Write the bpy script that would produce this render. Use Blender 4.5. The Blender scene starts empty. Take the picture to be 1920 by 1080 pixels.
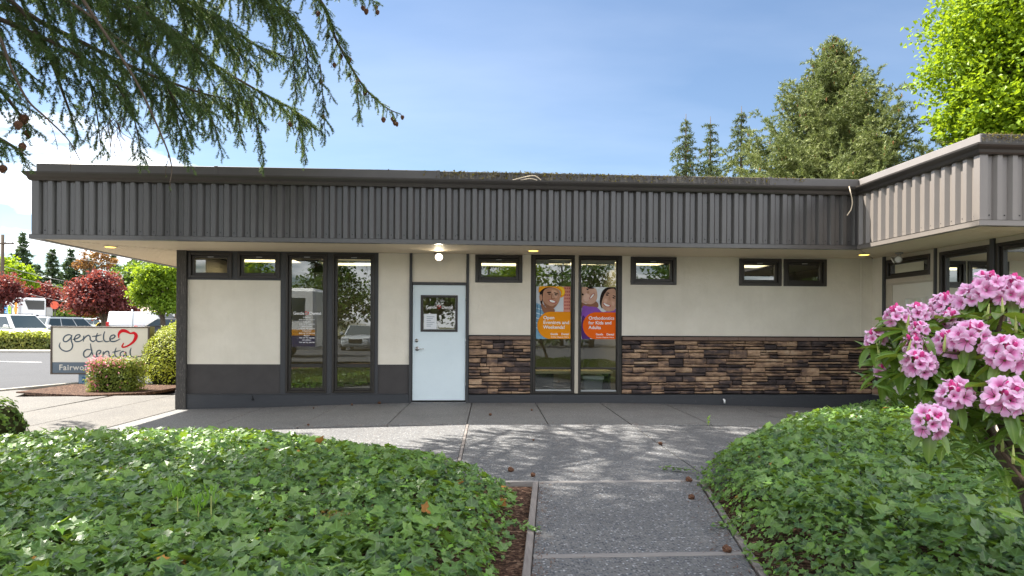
import bpy, bmesh, math, random
import numpy as np
from mathutils import Vector, Matrix

random.seed(7)
rng = np.random.default_rng(7)
SC = bpy.context.scene
COL = SC.collection

# ---------------------------------------------------------------- camera
FPX, YAW, ROLL, HOR, EYE = 1280.0, 0.062931, -0.0055698, 612.81, 1.3448
cam_d = bpy.data.cameras.new("camera")
cam_d.sensor_width = 36.0
cam_d.lens = FPX / 1920 * 36.0
cam_d.shift_y = (HOR - 540.0) / 1920.0
cam_d.clip_start, cam_d.clip_end = 0.05, 3000
cam = bpy.data.objects.new("camera", cam_d)
COL.objects.link(cam)
_f = Vector((math.sin(YAW), math.cos(YAW), 0))
_r = Vector((math.cos(YAW), -math.sin(YAW), 0))
_u = Vector((0, 0, 1))
_c, _s = math.cos(ROLL), math.sin(ROLL)
_R, _U = _r * _c - _u * _s, _r * _s + _u * _c
cam.matrix_world = Matrix(((_R.x, _U.x, -_f.x, 0), (_R.y, _U.y, -_f.y, 0), (_R.z, _U.z, -_f.z, EYE), (0, 0, 0, 1)))
SC.camera = cam

# ---------------------------------------------------------------- world, sun, exposure
SUN = Vector((-0.66, 0.315, 1.0)).normalized()
SUN_EL = math.asin(SUN.z)
SUN_AZ = math.atan2(SUN.x, SUN.y)
SKY_STRENGTH = 0.05
W = bpy.data.worlds.new("World")
SC.world = W
W.use_nodes = True
wt = W.node_tree
wt.nodes.clear()
wo = wt.nodes.new("ShaderNodeOutputWorld")
bg = wt.nodes.new("ShaderNodeBackground")
bg.inputs[1].default_value = SKY_STRENGTH
sky = wt.nodes.new("ShaderNodeTexSky")
sky.sky_type = 'NISHITA'
sky.sun_disc = False
sky.sun_elevation = SUN_EL
sky.sun_rotation = SUN_AZ
sky.air_density, sky.dust_density, sky.ozone_density = 1.0, 0.35, 2.2


def wn(t, **k):
    n = wt.nodes.new(t)
    for a, b in k.items():
        setattr(n, a, b)
    return n


tc = wn("ShaderNodeTexCoord")
sep = wn("ShaderNodeSeparateXYZ")
wt.links.new(tc.outputs["Generated"], sep.inputs[0])


def wmath(op, a, b=None, c=None, clamp=False):
    n = wn("ShaderNodeMath", operation=op, use_clamp=clamp)
    for i, v in enumerate((a, b, c)):
        if v is None:
            continue
        if isinstance(v, (int, float)):
            n.inputs[i].default_value = v
        else:
            wt.links.new(v, n.inputs[i])
    return n.outputs[0]


# clouds lie on a plane far overhead: direction / height gives their position
zz = wmath('ADD', wmath('MAXIMUM', sep.outputs[2], 0.0), 0.14)
cx = wmath('DIVIDE', sep.outputs[0], zz)
cy = wmath('DIVIDE', sep.outputs[1], zz)
cmb = wn("ShaderNodeCombineXYZ")
wt.links.new(cx, cmb.inputs[0])
wt.links.new(cy, cmb.inputs[1])
n1 = wn("ShaderNodeTexNoise")
n1.inputs["Scale"].default_value = 0.9
n1.inputs["Detail"].default_value = 9
n1.inputs["Roughness"].default_value = 0.55
wt.links.new(cmb.outputs[0], n1.inputs["Vector"])
# broken cumulus, thin ahead; unseen cover behind the camera thickened to fill shade
dot = wmath('MULTIPLY_ADD', sep.outputs[1], 0.93, wmath('MULTIPLY', sep.outputs[0], 0.35))
side = wmath('MINIMUM', wmath('MULTIPLY_ADD', dot, -0.5, 0.30), 0.075)
cov = wmath('ADD', n1.outputs["Fac"], side)
cum = wmath('MULTIPLY', wmath('SUBTRACT', cov, 0.50, clamp=True), 9.0, clamp=True)
# thin streaks of cirrus everywhere
mp = wn("ShaderNodeMapping")
mp.inputs["Rotation"].default_value = (0, 0, 0.9)
mp.inputs["Scale"].default_value = (0.5, 1.1, 1)
wt.links.new(cmb.outputs[0], mp.inputs[0])
n2 = wn("ShaderNodeTexNoise")
n2.inputs["Scale"].default_value = 1.3
n2.inputs["Detail"].default_value = 8
n2.inputs["Roughness"].default_value = 0.5
wt.links.new(mp.outputs[0], n2.inputs["Vector"])
cir = wmath('MULTIPLY', wmath('SUBTRACT', n2.outputs["Fac"], 0.42, clamp=True), 0.20, clamp=True)
mask = wmath('MAXIMUM', cum, cir)
mx = wn("ShaderNodeMixRGB")
CLOUD = 17.0
mx.inputs[2].default_value = (CLOUD, CLOUD * 1.0, CLOUD * 1.02, 1)
wt.links.new(mask, mx.inputs[0])
wt.links.new(sky.outputs[0], mx.inputs[1])
wt.links.new(mx.outputs[0], bg.inputs[0])
wt.links.new(bg.outputs[0], wo.inputs[0])

sd = bpy.data.lights.new("sun", 'SUN')
sd.energy = 5.0
sd.angle = math.radians(0.53)
sd.color = (1.0, 0.94, 0.84)
so = bpy.data.objects.new("sun", sd)
COL.objects.link(so)
so.rotation_euler = (-SUN).to_track_quat('-Z', 'Y').to_euler()
so.location = (0, 0, 40)

SC.view_settings.view_transform = 'Standard'
SC.view_settings.look = 'None'
SC.view_settings.gamma = 1.0
SC.view_settings.exposure = 1.88
try:
    SC.view_settings.use_curve_mapping = False
except Exception:
    pass
SC.render.engine = 'CYCLES'
SC.cycles.use_denoising = True
SC.cycles.max_bounces = 8
SC.cycles.diffuse_bounces = 3
SC.cycles.transparent_max_bounces = 12
SC.cycles.sample_clamp_indirect = 6.0
SC.cycles.use_adaptive_sampling = False
SC.cycles.denoising_prefilter = 'NONE'
SC.cycles.denoising_input_passes = 'RGB_ALBEDO_NORMAL'


# ---------------------------------------------------------------- photo <-> world helpers
def ray(x, y):
    X, Y = x - 960.0, HOR - y
    X, Y = _c * X + _s * Y, -_s * X + _c * Y
    d = np.array([X / FPX, 1.0, Y / FPX])
    cy_, sy_ = math.cos(-YAW), math.sin(-YAW)
    return np.array([cy_ * d[0] - sy_ * d[1], sy_ * d[0] + cy_ * d[1], d[2]])


def onY(x, y, Yp):
    r = ray(x, y); p = r * (Yp / r[1]); p[2] += EYE; return p


def onX(x, y, Xp):
    r = ray(x, y); p = r * (Xp / r[0]); p[2] += EYE; return p


def at(x, y, d):
    p = ray(x, y) * d; p[2] += EYE; return p


def gz(x, y=0.0):
    """ground height: highest at the entrance, falling to both sides"""
    if x < 0:
        s = min(max((-x - 0.8) / 4.2, 0), 1); h = -0.10
        e = -0.012 * max(0.0, min(-x - 5.0, 6.0))
    else:
        s = min(max((x - 2.0) / 5.4, 0), 1); h = -0.11; e = 0
    return h * s * s * (3 - 2 * s) + e


def onG(x, y, dz=0.0):
    z = 0.0
    r = ray(x, y)
    for _ in range(12):
        p = r * ((z - EYE) / r[2]); z = gz(p[0], p[1]) + dz
    p[2] = z
    return p


def proj(p):
    d = Vector(p) - Vector((0, 0, EYE))
    z = d.dot(_f)
    if z < 0.05:
        return None
    return (960 + FPX * d.dot(_R) / z, HOR - FPX * d.dot(_U) / z, z)


# ---------------------------------------------------------------- objects
ORG = {}


def thing(name, label, cat, loc=(0, 0, 0), group=None, kind=None):
    o = bpy.data.objects.new(name, None)
    o.empty_display_size = 0.2
    COL.objects.link(o)
    o.location = loc
    ORG[o.name] = Vector(loc)
    if label: o["label"] = label
    if cat: o["category"] = cat
    if group: o["group"] = group
    if kind: o["kind"] = kind
    return o


def tag(o, label=None, cat=None, group=None, kind=None):
    if label: o["label"] = label
    if cat: o["category"] = cat
    if group: o["group"] = group
    if kind: o["kind"] = kind
    return o


def place(name, me, parent=None, org=(0, 0, 0)):
    o = bpy.data.objects.new(name, me)
    COL.objects.link(o)
    org = Vector(org)
    if parent is not None:
        o.parent = parent
        o.location = org - ORG[parent.name]
    else:
        o.location = org
    ORG[o.name] = org
    return o


def np_mesh(name, V, Fs, mats, smooth=False, mi=None, attrs=None):
    """V (n,3); Fs list of (m,k) int arrays"""
    me = bpy.data.meshes.new(name)
    V = np.asarray(V, dtype=np.float32)
    if not isinstance(Fs, list): Fs = [Fs]
    Fs = [np.asarray(f, dtype=np.int32) for f in Fs if len(f)]
    nl = sum(f.size for f in Fs); npoly = sum(len(f) for f in Fs)
    me.vertices.add(len(V)); me.vertices.foreach_set("co", V.ravel())
    me.loops.add(nl); me.loops.foreach_set("vertex_index", np.concatenate([f.ravel() for f in Fs]))
    st = []; k = 0
    for f in Fs:
        st.append(k + np.arange(len(f)) * f.shape[1]); k += f.size
    me.polygons.add(npoly)
    me.polygons.foreach_set("loop_start", np.concatenate(st).astype(np.int32))
    if mi is not None:
        me.polygons.foreach_set("material_index", np.asarray(mi, dtype=np.int32))
    me.polygons.foreach_set("use_smooth", np.full(npoly, smooth, dtype=bool))
    for m in (mats if isinstance(mats, (list, tuple)) else [mats]):
        me.materials.append(m)
    if attrs:
        for an, arr in attrs.items():
            a = me.attributes.new(an, 'FLOAT', 'POINT')
            a.data.foreach_set("value", np.asarray(arr, dtype=np.float32).ravel())
    me.update(calc_edges=True)
    return me


def catmull(P, n=6, closed=False):
    P = [np.array(p, float) for p in P]
    if closed: Q = [P[-1]] + P + [P[0], P[1]]
    else: Q = [2 * P[0] - P[1]] + P + [2 * P[-1] - P[-2]]
    out = []
    for i in range(1, len(Q) - 2):
        a, b, c, d = Q[i - 1:i + 3]
        for k in range(n):
            t = k / n
            out.append(0.5 * ((2 * b) + (-a + c) * t + (2 * a - 5 * b + 4 * c - d) * t * t + (-a + 3 * b - 3 * c + d) * t ** 3))
    if not closed: out.append(P[-1])
    return out


class MB:
    """collects shapes in world coordinates; build() links them as ONE mesh object"""

    def __init__(s):
        s.v = []; s.f = []; s.m = []

    def add(s, vs, fs, m=0):
        k = len(s.v)
        s.v += [tuple(float(a) for a in v) for v in vs]
        for f in fs:
            s.f.append(tuple(i + k for i in f)); s.m.append(m)

    def box(s, x0, x1, y0, y1, z0, z1, m=0):
        s.add([(x0, y0, z0), (x1, y0, z0), (x1, y1, z0), (x0, y1, z0), (x0, y0, z1), (x1, y0, z1), (x1, y1, z1), (x0, y1, z1)],
              [(0, 3, 2, 1), (4, 5, 6, 7), (0, 1, 5, 4), (1, 2, 6, 5), (2, 3, 7, 6), (3, 0, 4, 7)], m)

    def obox(s, c, size, R, m=0):
        """oriented box: centre, size, 3x3 rotation"""
        R = np.array(R); c = np.array(c)
        q = []
        for a, b, d in ((-1, -1, -1), (1, -1, -1), (1, 1, -1), (-1, 1, -1), (-1, -1, 1), (1, -1, 1), (1, 1, 1), (-1, 1, 1)):
            q.append(c + R @ (np.array([a, b, d]) * np.array(size) / 2))
        s.add(q, [(0, 3, 2, 1), (4, 5, 6, 7), (0, 1, 5, 4), (1, 2, 6, 5), (2, 3, 7, 6), (3, 0, 4, 7)], m)

    def prism(s, poly, z0, z1, m=0):
        """vertical prism over an (x,y) polygon, counter-clockwise; z0/z1 numbers or functions of x,y"""
        A = 0
        for i in range(len(poly)):
            a, b = poly[i], poly[(i + 1) % len(poly)]; A += a[0] * b[1] - b[0] * a[1]
        if A < 0: poly = poly[::-1]
        f0 = z0 if callable(z0) else (lambda x, y: z0)
        f1 = z1 if callable(z1) else (lambda x, y: z1)
        n = len(poly)
        vs = [(p[0], p[1], f0(p[0], p[1])) for p in poly] + [(p[0], p[1], f1(p[0], p[1])) for p in poly]
        s.add(vs, [tuple(range(n))[::-1], tuple(range(n, 2 * n))] + [(i, (i + 1) % n, n + (i + 1) % n, n + i) for i in range(n)], m)

    def ext(s, poly, axis, a0, a1, m=0):
        """extrude a 2D polygon along axis 'x' (poly in y,z) or 'y' (poly in x,z)"""
        n = len(poly)
        if axis == 'x': vs = [(a0, p[0], p[1]) for p in poly] + [(a1, p[0], p[1]) for p in poly]
        else: vs = [(p[0], a0, p[1]) for p in poly] + [(p[0], a1, p[1]) for p in poly]
        s.add(vs, [tuple(range(n))[::-1], tuple(range(n, 2 * n))] + [(i, (i + 1) % n, n + (i + 1) % n, n + i) for i in range(n)], m)

    def tube(s, P, R, n=6, m=0, cap=True):
        P = [np.array(p, float) for p in P]
        if not hasattr(R, '__len__'): R = [R] * len(P)
        up = np.array([0.0, 0, 1]); rings = []
        base = len(s.v)
        ref = None
        for i, p in enumerate(P):
            d = P[min(i + 1, len(P) - 1)] - P[max(i - 1, 0)]
            d = d / (np.linalg.norm(d) + 1e-9)
            if ref is None:
                ref = np.cross(d, up if abs(d[2]) < 0.9 else np.array([1.0, 0, 0]))
            a = ref - d * np.dot(ref, d); a /= np.linalg.norm(a) + 1e-9; ref = a
            b = np.cross(d, a)
            for k in range(n):
                t = 2 * math.pi * k / n
                s.v.append(tuple(p + (a * math.cos(t) + b * math.sin(t)) * R[i]))
        for i in range(len(P) - 1):
            for k in range(n):
                s.f.append((base + i * n + k, base + i * n + (k + 1) % n, base + (i + 1) * n + (k + 1) % n, base + (i + 1) * n + k)); s.m.append(m)
        if cap:
            s.f.append(tuple(base + k for k in range(n))[::-1]); s.m.append(m)
            s.f.append(tuple(base + (len(P) - 1) * n + k for k in range(n))); s.m.append(m)

    def lathe(s, c, prof, n=16, axis=(0, 0, 1), m=0):
        """profile of (radius, height) turned round an axis through c"""
        ax = Vector(axis).normalized(); q = ax.to_track_quat('Z', 'Y').to_matrix()
        base = len(s.v)
        for r, h in prof:
            for k in range(n):
                t = 2 * math.pi * k / n
                w = q @ Vector((r * math.cos(t), r * math.sin(t), h)) + Vector(c)
                s.v.append(tuple(w))
        for i in range(len(prof) - 1):
            for k in range(n):
                s.f.append((base + i * n + k, base + i * n + (k + 1) % n, base + (i + 1) * n + (k + 1) % n, base + (i + 1) * n + k)); s.m.append(m)
        s.f.append(tuple(base + k for k in range(n))[::-1]); s.m.append(m)
        s.f.append(tuple(base + (len(prof) - 1) * n + k for k in range(n))); s.m.append(m)

    def sweep(s, path, prof, m=0, closed_prof=True):
        """sweep a profile of (outwards, z) along an (x,y) path with mitred corners; outwards = right-hand side of travel"""
        path = [np.array(p, float) for p in path]
        base = len(s.v); n = len(prof)
        for i, p in enumerate(path):
            dn = []
            if i > 0: d = path[i] - path[i - 1]; dn.append(d / np.linalg.norm(d))
            if i < len(path) - 1: d = path[i + 1] - path[i]; dn.append(d / np.linalg.norm(d))
            ns = [np.array([d[1], -d[0]]) for d in dn]
            if len(ns) == 1: mvec = ns[0]
            else:
                mvec = ns[0] + ns[1]; mvec = mvec / np.dot(mvec, ns[0])
            for o, z in prof:
                s.v.append((p[0] + mvec[0] * o, p[1] + mvec[1] * o, z))
        for i in range(len(path) - 1):
            for k in range(n if closed_prof else n - 1):
                a, b = base + i * n + k, base + i * n + (k + 1) % n
                s.f.append((a, b, b + n, a + n)); s.m.append(m)
        if closed_prof:
            s.f.append(tuple(base + k for k in range(n))[::-1]); s.m.append(m)
            e = base + (len(path) - 1) * n
            s.f.append(tuple(e + k for k in range(n))); s.m.append(m)

    def build(s, name, mats, parent=None, smooth=False, bevel=0, seg=1, org=None, fix=True, sub=0):
        V = np.array(s.v, float)
        if org is None:
            lo, hi = V.min(0), V.max(0)
            org = np.array([(lo[0] + hi[0]) / 2, (lo[1] + hi[1]) / 2, lo[2]])
        me = bpy.data.meshes.new(name)
        me.from_pydata([tuple(v) for v in (V - np.array(org))], [], s.f)
        mats = mats if isinstance(mats, (list, tuple)) else [mats]
        for q in mats: me.materials.append(q)
        if len(mats) > 1: me.polygons.foreach_set("material_index", s.m)
        if fix:
            bm = bmesh.new(); bm.from_mesh(me)
            bmesh.ops.recalc_face_normals(bm, faces=bm.faces)
            bm.to_mesh(me); bm.free()
        if smooth: me.polygons.foreach_set("use_smooth", [True] * len(me.polygons))
        me.update()
        o = place(name, me, parent, org)
        if bevel:
            b = o.modifiers.new("bevel", 'BEVEL'); b.width = bevel; b.segments = seg; b.limit_method = 'ANGLE'
        if sub:
            b = o.modifiers.new("sub", 'SUBSURF'); b.levels = sub; b.render_levels = sub
        return o


def copy_tree(o, loc=None, parent=None, rotz=None, label=None):
    c = o.copy(); COL.objects.link(c)
    if parent is not None: c.parent = parent
    if loc is not None: c.location = loc
    if rotz is not None: c.rotation_euler = (0, 0, rotz)
    if label: c["label"] = label
    ORG[c.name] = Vector(c.location)
    for ch in list(o.children):
        d = copy_tree(ch, parent=c)
    return c


# ---------------------------------------------------------------- materials
class NT:
    def __init__(s, name):
        s.mat = bpy.data.materials.new(name); s.mat.use_nodes = True
        s.t = s.mat.node_tree; s.n = s.t.nodes; s.n.clear()
        s.out = s.n.new("ShaderNodeOutputMaterial")
        s.co = None

    def new(s, t, **k):
        n = s.n.new(t)
        for a, b in k.items(): setattr(n, a, b)
        return n

    def link(s, a, b): s.t.links.new(a, b)

    def setin(s, sock, v):
        if hasattr(v, 'is_output'): s.t.links.new(v, sock)
        elif isinstance(v, (tuple, list)) and len(v) == 3 and sock.type == 'RGBA': sock.default_value = (*v, 1)
        else: sock.default_value = v

    def coords(s):
        if s.co is None:
            # world position, so that neighbouring pieces do not repeat each other
            s.co = s.new("ShaderNodeNewGeometry").outputs["Position"]
        return s.co

    def noise(s, scale, detail=4, rough=0.5, vec=None, dist=0):
        n = s.new("ShaderNodeTexNoise")
        n.inputs["Scale"].default_value = scale; n.inputs["Detail"].default_value = detail
        n.inputs["Roughness"].default_value = rough; n.inputs["Distortion"].default_value = dist
        s.link(vec if vec is not None else s.coords(), n.inputs["Vector"])
        return n.outputs["Fac"]

    def voro(s, scale, out="Distance", vec=None, feature='F1', rnd=1.0):
        n = s.new("ShaderNodeTexVoronoi", feature=feature)
        n.inputs["Scale"].default_value = scale
        n.inputs["Randomness"].default_value = rnd
        s.link(vec if vec is not None else s.coords(), n.inputs["Vector"])
        return n.outputs[out]

    def scaled(s, sx, sy, sz):
        m = s.new("ShaderNodeVectorMath", operation='MULTIPLY')
        s.link(s.coords(), m.inputs[0]); m.inputs[1].default_value = (sx, sy, sz)
        return m.outputs[0]

    def math(s, op, a, b=0.0, clamp=False):
        n = s.new("ShaderNodeMath", operation=op, use_clamp=clamp)
        s.setin(n.inputs[0], a); s.setin(n.inputs[1], b)
        return n.outputs[0]

    def ramp(s, fac, stops, interp='LINEAR'):
        n = s.new("ShaderNodeValToRGB"); n.color_ramp.interpolation = interp
        e = n.color_ramp.elements
        while len(e) < len(stops): e.new(0.5)
        for q, (p, c) in zip(e, stops):
            q.position = p; q.color = (*c, 1) if len(c) == 3 else c
        s.link(fac, n.inputs[0])
        return n.outputs[0]

    def mix(s, f, a, b, mode='MIX'):
        n = s.new("ShaderNodeMixRGB", blend_type=mode)
        s.setin(n.inputs[0], f); s.setin(n.inputs[1], a); s.setin(n.inputs[2], b)
        return n.outputs[0]

    def bump(s, h, strength=0.3, dist=0.01):
        n = s.new("ShaderNodeBump"); n.inputs["Strength"].default_value = strength; n.inputs["Distance"].default_value = dist
        s.link(h, n.inputs["Height"])
        return n.outputs[0]

    def bsdf(s, color=(0.5, 0.5, 0.5), rough=0.5, spec=0.5, metal=0, normal=None, coat=0, emit=None, estr=0):
        b = s.new("ShaderNodeBsdfPrincipled")
        s.setin(b.inputs["Base Color"], color); s.setin(b.inputs["Roughness"], rough)
        b.inputs["Specular IOR Level"].default_value = spec; s.setin(b.inputs["Metallic"], metal)
        b.inputs["Coat Weight"].default_value = coat
        if normal is not None: s.link(normal, b.inputs["Normal"])
        if emit is not None:
            s.setin(b.inputs["Emission Color"], emit); b.inputs["Emission Strength"].default_value = estr
        return b.outputs[0]

    def done(s, sh):
        s.link(sh, s.out.inputs[0]); return s.mat


def plain(name, color, rough=0.5, spec=0.5, metal=0, var=0.12, vs=6.0, bump=0.0, bs=60, coat=0):
    """paint or plain stuff with a little mottling so that it never reads as flat"""
    t = NT(name)
    f = t.noise(vs, 5, 0.6)
    c = t.mix(f, tuple(a * (1 - var) for a in color), tuple(min(1, a * (1 + var)) for a in color))
    nr = t.bump(t.noise(bs, 4), bump, 0.004) if bump else None
    return t.done(t.bsdf(c, rough, spec, metal, nr, coat))


def emitter(name, color, strength):
    t = NT(name)
    e = t.new("ShaderNodeEmission"); e.inputs[0].default_value = (*color, 1); e.inputs[1].default_value = strength
    return t.done(e.outputs[0])


def leaf_mat(name, dark, light, trans=(0.2, 0.4, 0.03), tw=0.35, rough=0.45, spec=0.4, clump=1.2, vein=None):
    """leaf: colour varies leaf by leaf and clump by clump; light shines through"""
    t = NT(name)
    g = t.new("ShaderNodeNewGeometry")
    r = g.outputs["Random Per Island"]
    f = t.math('ADD', t.math('MULTIPLY', r, 0.85), t.math('MULTIPLY', t.noise(clump, 3), 0.75))
    f = t.math('SUBTRACT', f, 0.36, True)
    c = t.mix(f, dark, light)
    if vein is not None:
        a = t.new("ShaderNodeAttribute"); a.attribute_name = "vein"
        v = t.math('POWER', a.outputs["Fac"], 7.0)
        c = t.mix(t.math('MULTIPLY', v, 0.55), c, vein)
    p = t.bsdf(c, rough, spec)
    tr = t.new("ShaderNodeBsdfTranslucent")
    t.setin(tr.inputs[0], t.mix(r, trans, tuple(a * 0.7 for a in trans)))
    m = t.new("ShaderNodeMixShader"); m.inputs[0].default_value = tw
    t.link(p, m.inputs[1]); t.link(tr.outputs[0], m.inputs[2])
    return t.done(m.outputs[0])


M = {}
# -- building
t = NT("stucco")
n = t.noise(2.1, 7, 0.68)
streak = t.noise(3.0, 4, 0.6, vec=t.scaled(2.2, 2.2, 0.25))
c = t.mix(n, (0.62, 0.575, 0.48), (0.84, 0.79, 0.69))
c = t.mix(t.math('MULTIPLY', t.math('SUBTRACT', streak, 0.55, True), 0.7, True), c, (0.52, 0.47, 0.38))
bh = t.math('ADD', t.noise(140, 3, 0.6), t.math('MULTIPLY', t.noise(14, 4), 2.0))
M['stucco'] = t.done(t.bsdf(c, 0.85, 0.2, normal=t.bump(bh, 0.35, 0.006)))
t = NT("dark_stucco")
n = t.noise(5, 6, 0.6)
c = t.mix(n, (0.050, 0.046, 0.046), (0.076, 0.071, 0.070))
M['dark_stucco'] = t.done(t.bsdf(c, 0.75, 0.25, normal=t.bump(t.noise(130, 3), 0.35, 0.005)))
t = NT("dark_trim")
grain = t.noise(9, 5, 0.6, vec=t.scaled(6, 6, 0.9))
c = t.mix(grain, (0.030, 0.031, 0.035), (0.058, 0.060, 0.066))
M['trim'] = t.done(t.bsdf(c, 0.5, 0.45, normal=t.bump(grain, 0.25, 0.004)))
t = NT("base_board")
grain = t.noise(9, 5, 0.6, vec=t.scaled(0.9, 6, 9))
c = t.mix(grain, (0.030, 0.032, 0.037), (0.056, 0.060, 0.068))
scuff = t.math('MULTIPLY', t.math('SUBTRACT', t.noise(7, 6, 0.7), 0.62, True), 5.0, True)
c = t.mix(t.math('MULTIPLY', scuff, 0.35), c, (0.22, 0.21, 0.20))
M['board'] = t.done(t.bsdf(c, 0.55, 0.4, normal=t.bump(grain, 0.25, 0.004)))
t = NT("rough_wood_post")
grain = t.noise(8, 6, 0.7, vec=t.scaled(7, 7, 0.8))
crack = t.math('MULTIPLY', t.math('SUBTRACT', t.noise(16, 5, 0.7, vec=t.scaled(5, 5, 0.6)), 0.55, True), 6.0, True)
c = t.mix(grain, (0.035, 0.033, 0.032), (0.085, 0.080, 0.075))
c = t.mix(crack, c, (0.26, 0.24, 0.21))
M['post'] = t.done(t.bsdf(c, 0.7, 0.3, normal=t.bump(t.math('SUBTRACT', grain, crack), 0.8, 0.01)))
t = NT("fascia_metal")
n = t.noise(2.5, 5, 0.6); n2_ = t.noise(5, 4, 0.6, vec=t.scaled(3, 3, 0.3))
c = t.mix(n, (0.046, 0.043, 0.042), (0.064, 0.060, 0.058))
c = t.mix(t.math('MULTIPLY', t.math('SUBTRACT', n2_, 0.5, True), 1.2, True), c, (0.092, 0.088, 0.086))
M['metal'] = t.done(t.bsdf(c, t.mix(n, (0.24, 0.24, 0.24), (0.36, 0.36, 0.36)), 0.75))
t = NT("brightened_wing_fascia")     # the wing's copy of the fascia metal, paled to imitate stronger sun
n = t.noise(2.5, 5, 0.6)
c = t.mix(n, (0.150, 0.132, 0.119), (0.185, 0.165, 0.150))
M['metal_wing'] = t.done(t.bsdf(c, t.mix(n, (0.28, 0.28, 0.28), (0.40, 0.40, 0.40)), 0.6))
M['coping_wing'] = plain("brightened_wing_coping", (0.20, 0.185, 0.178), 0.45, 0.45, var=0.15, vs=3)  # paler coping copy: the wing's sunlit brightness is put into its colour
t = NT("gutter_paint")
n = t.noise(4, 5, 0.6)
c = t.mix(n, (0.036, 0.032, 0.030), (0.058, 0.051, 0.047))
M['gutter'] = t.done(t.bsdf(c, 0.32, 0.5))
t = NT("coping_metal")
n = t.noise(2.2, 6, 0.65)
lich = t.math('MULTIPLY', t.math('SUBTRACT', t.noise(11, 7, 0.72), 0.54, True), 7.0, True)
drip = t.math('MULTIPLY', t.math('SUBTRACT', t.noise(8, 5, 0.7, vec=t.scaled(3, 3, 0.4)), 0.53, True), 6.0, True)
c = t.mix(n, (0.062, 0.058, 0.056), (0.105, 0.098, 0.094))
M['coping_clean'] = t.done(t.bsdf(c, 0.45, 0.45))
t2 = NT("coping_weathered")
n = t2.noise(2.2, 6, 0.65)
lich = t2.math('MULTIPLY', t2.math('SUBTRACT', t2.noise(13, 7, 0.72), 0.53, True), 7.0, True)
drip = t2.math('MULTIPLY', t2.math('SUBTRACT', t2.noise(8, 5, 0.7, vec=t2.scaled(3, 3, 0.35)), 0.50, True), 6.0, True)
c = t2.mix(n, (0.042, 0.039, 0.037), (0.090, 0.084, 0.079))
c = t2.mix(t2.math('MULTIPLY', drip, 0.55), c, (0.19, 0.18, 0.165))
c = t2.mix(t2.math('MULTIPLY', lich, 0.7), c, (0.24, 0.20, 0.10))
M['coping_old'] = t2.done(t2.bsdf(c, 0.7, 0.3, normal=t2.bump(lich, 0.6, 0.01)))
t = NT("soffit_paint")
n = t.noise(2.5, 5, 0.6)
c = t.mix(n, (0.70, 0.585, 0.43), (0.79, 0.67, 0.51))
M['soffit'] = t.done(t.bsdf(c, 0.6, 0.3))
M['beige_trim'] = plain("beige_trim_paint", (0.50, 0.45, 0.37), 0.6, 0.3, var=0.1, bump=0.1)
t = NT("door_paint")
n = t.noise(3, 5, 0.6)
c = t.mix(n, (0.64, 0.74, 0.79), (0.73, 0.83, 0.87))
dirt = t.math('MULTIPLY', t.math('SUBTRACT', t.noise(18, 6, 0.78), 0.58, True), 4.0, True)
c = t.mix(t.math('MULTIPLY', dirt, 0.36), c, (0.4, 0.38, 0.34))
M['door'] = t.done(t.bsdf(c, 0.4, 0.4, normal=t.bump(t.noise(40, 3), 0.06, 0.003)))
M['door2'] = plain("cream_door_paint", (0.68, 0.66, 0.59), 0.45, 0.4, var=0.06)
M['bronze'] = plain("bronze_window_frame", (0.026, 0.022, 0.019), 0.38, 0.5, var=0.2)
M['alu'] = plain("aluminium", (0.48, 0.50, 0.52), 0.35, 0.5, 0.8, var=0.1)
M['chrome'] = plain("satin_chrome", (0.62, 0.62, 0.62), 0.22, 0.5, 1.0, var=0.05)
M['black'] = plain("black_rubber", (0.012, 0.012, 0.013), 0.6, 0.3)
M['white'] = plain("white_print", (0.80, 0.80, 0.80), 0.6, 0.2, var=0.02)
M['paper'] = plain("paper", (0.74, 0.77, 0.80), 0.8, 0.1, var=0.03)
M['lens'] = emitter("lamp_glow", (1.0, 0.86, 0.62), 2.2)
M['lens_y'] = emitter("warm_lamp_glow", (1.0, 0.62, 0.12), 1.15)
M['panel_l'] = emitter("ceiling_lamp_glow", (1.0, 0.78, 0.44), 1.3)
M['lamp_body'] = plain("grey_lamp_paint", (0.34, 0.33, 0.31), 0.45, 0.4)

t = NT("window_glass")
g1 = t.new("ShaderNodeBsdfGlossy"); g1.inputs["Roughness"].default_value = 0.0; g1.inputs[0].default_value = (0.93, 0.97, 0.96, 1)
g2 = t.new("ShaderNodeBsdfTransparent"); g2.inputs[0].default_value = (0.66, 0.72, 0.69, 1)
fr = t.new("ShaderNodeFresnel"); fr.inputs[0].default_value = 1.65
wob = t.bump(t.noise(1.1, 2), 0.045, 0.02)
t.link(wob, g1.inputs["Normal"])
mxs = t.new("ShaderNodeMixShader")
t.link(t.math('ADD', fr.outputs[0], 0.085, True), mxs.inputs[0]); t.link(g2.outputs[0], mxs.inputs[1]); t.link(g1.outputs[0], mxs.inputs[2])
M['glass'] = t.done(mxs.outputs[0])
M['car_glass'] = plain("car_glass", (0.03, 0.045, 0.05), 0.05, 0.8, var=0.1)

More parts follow.
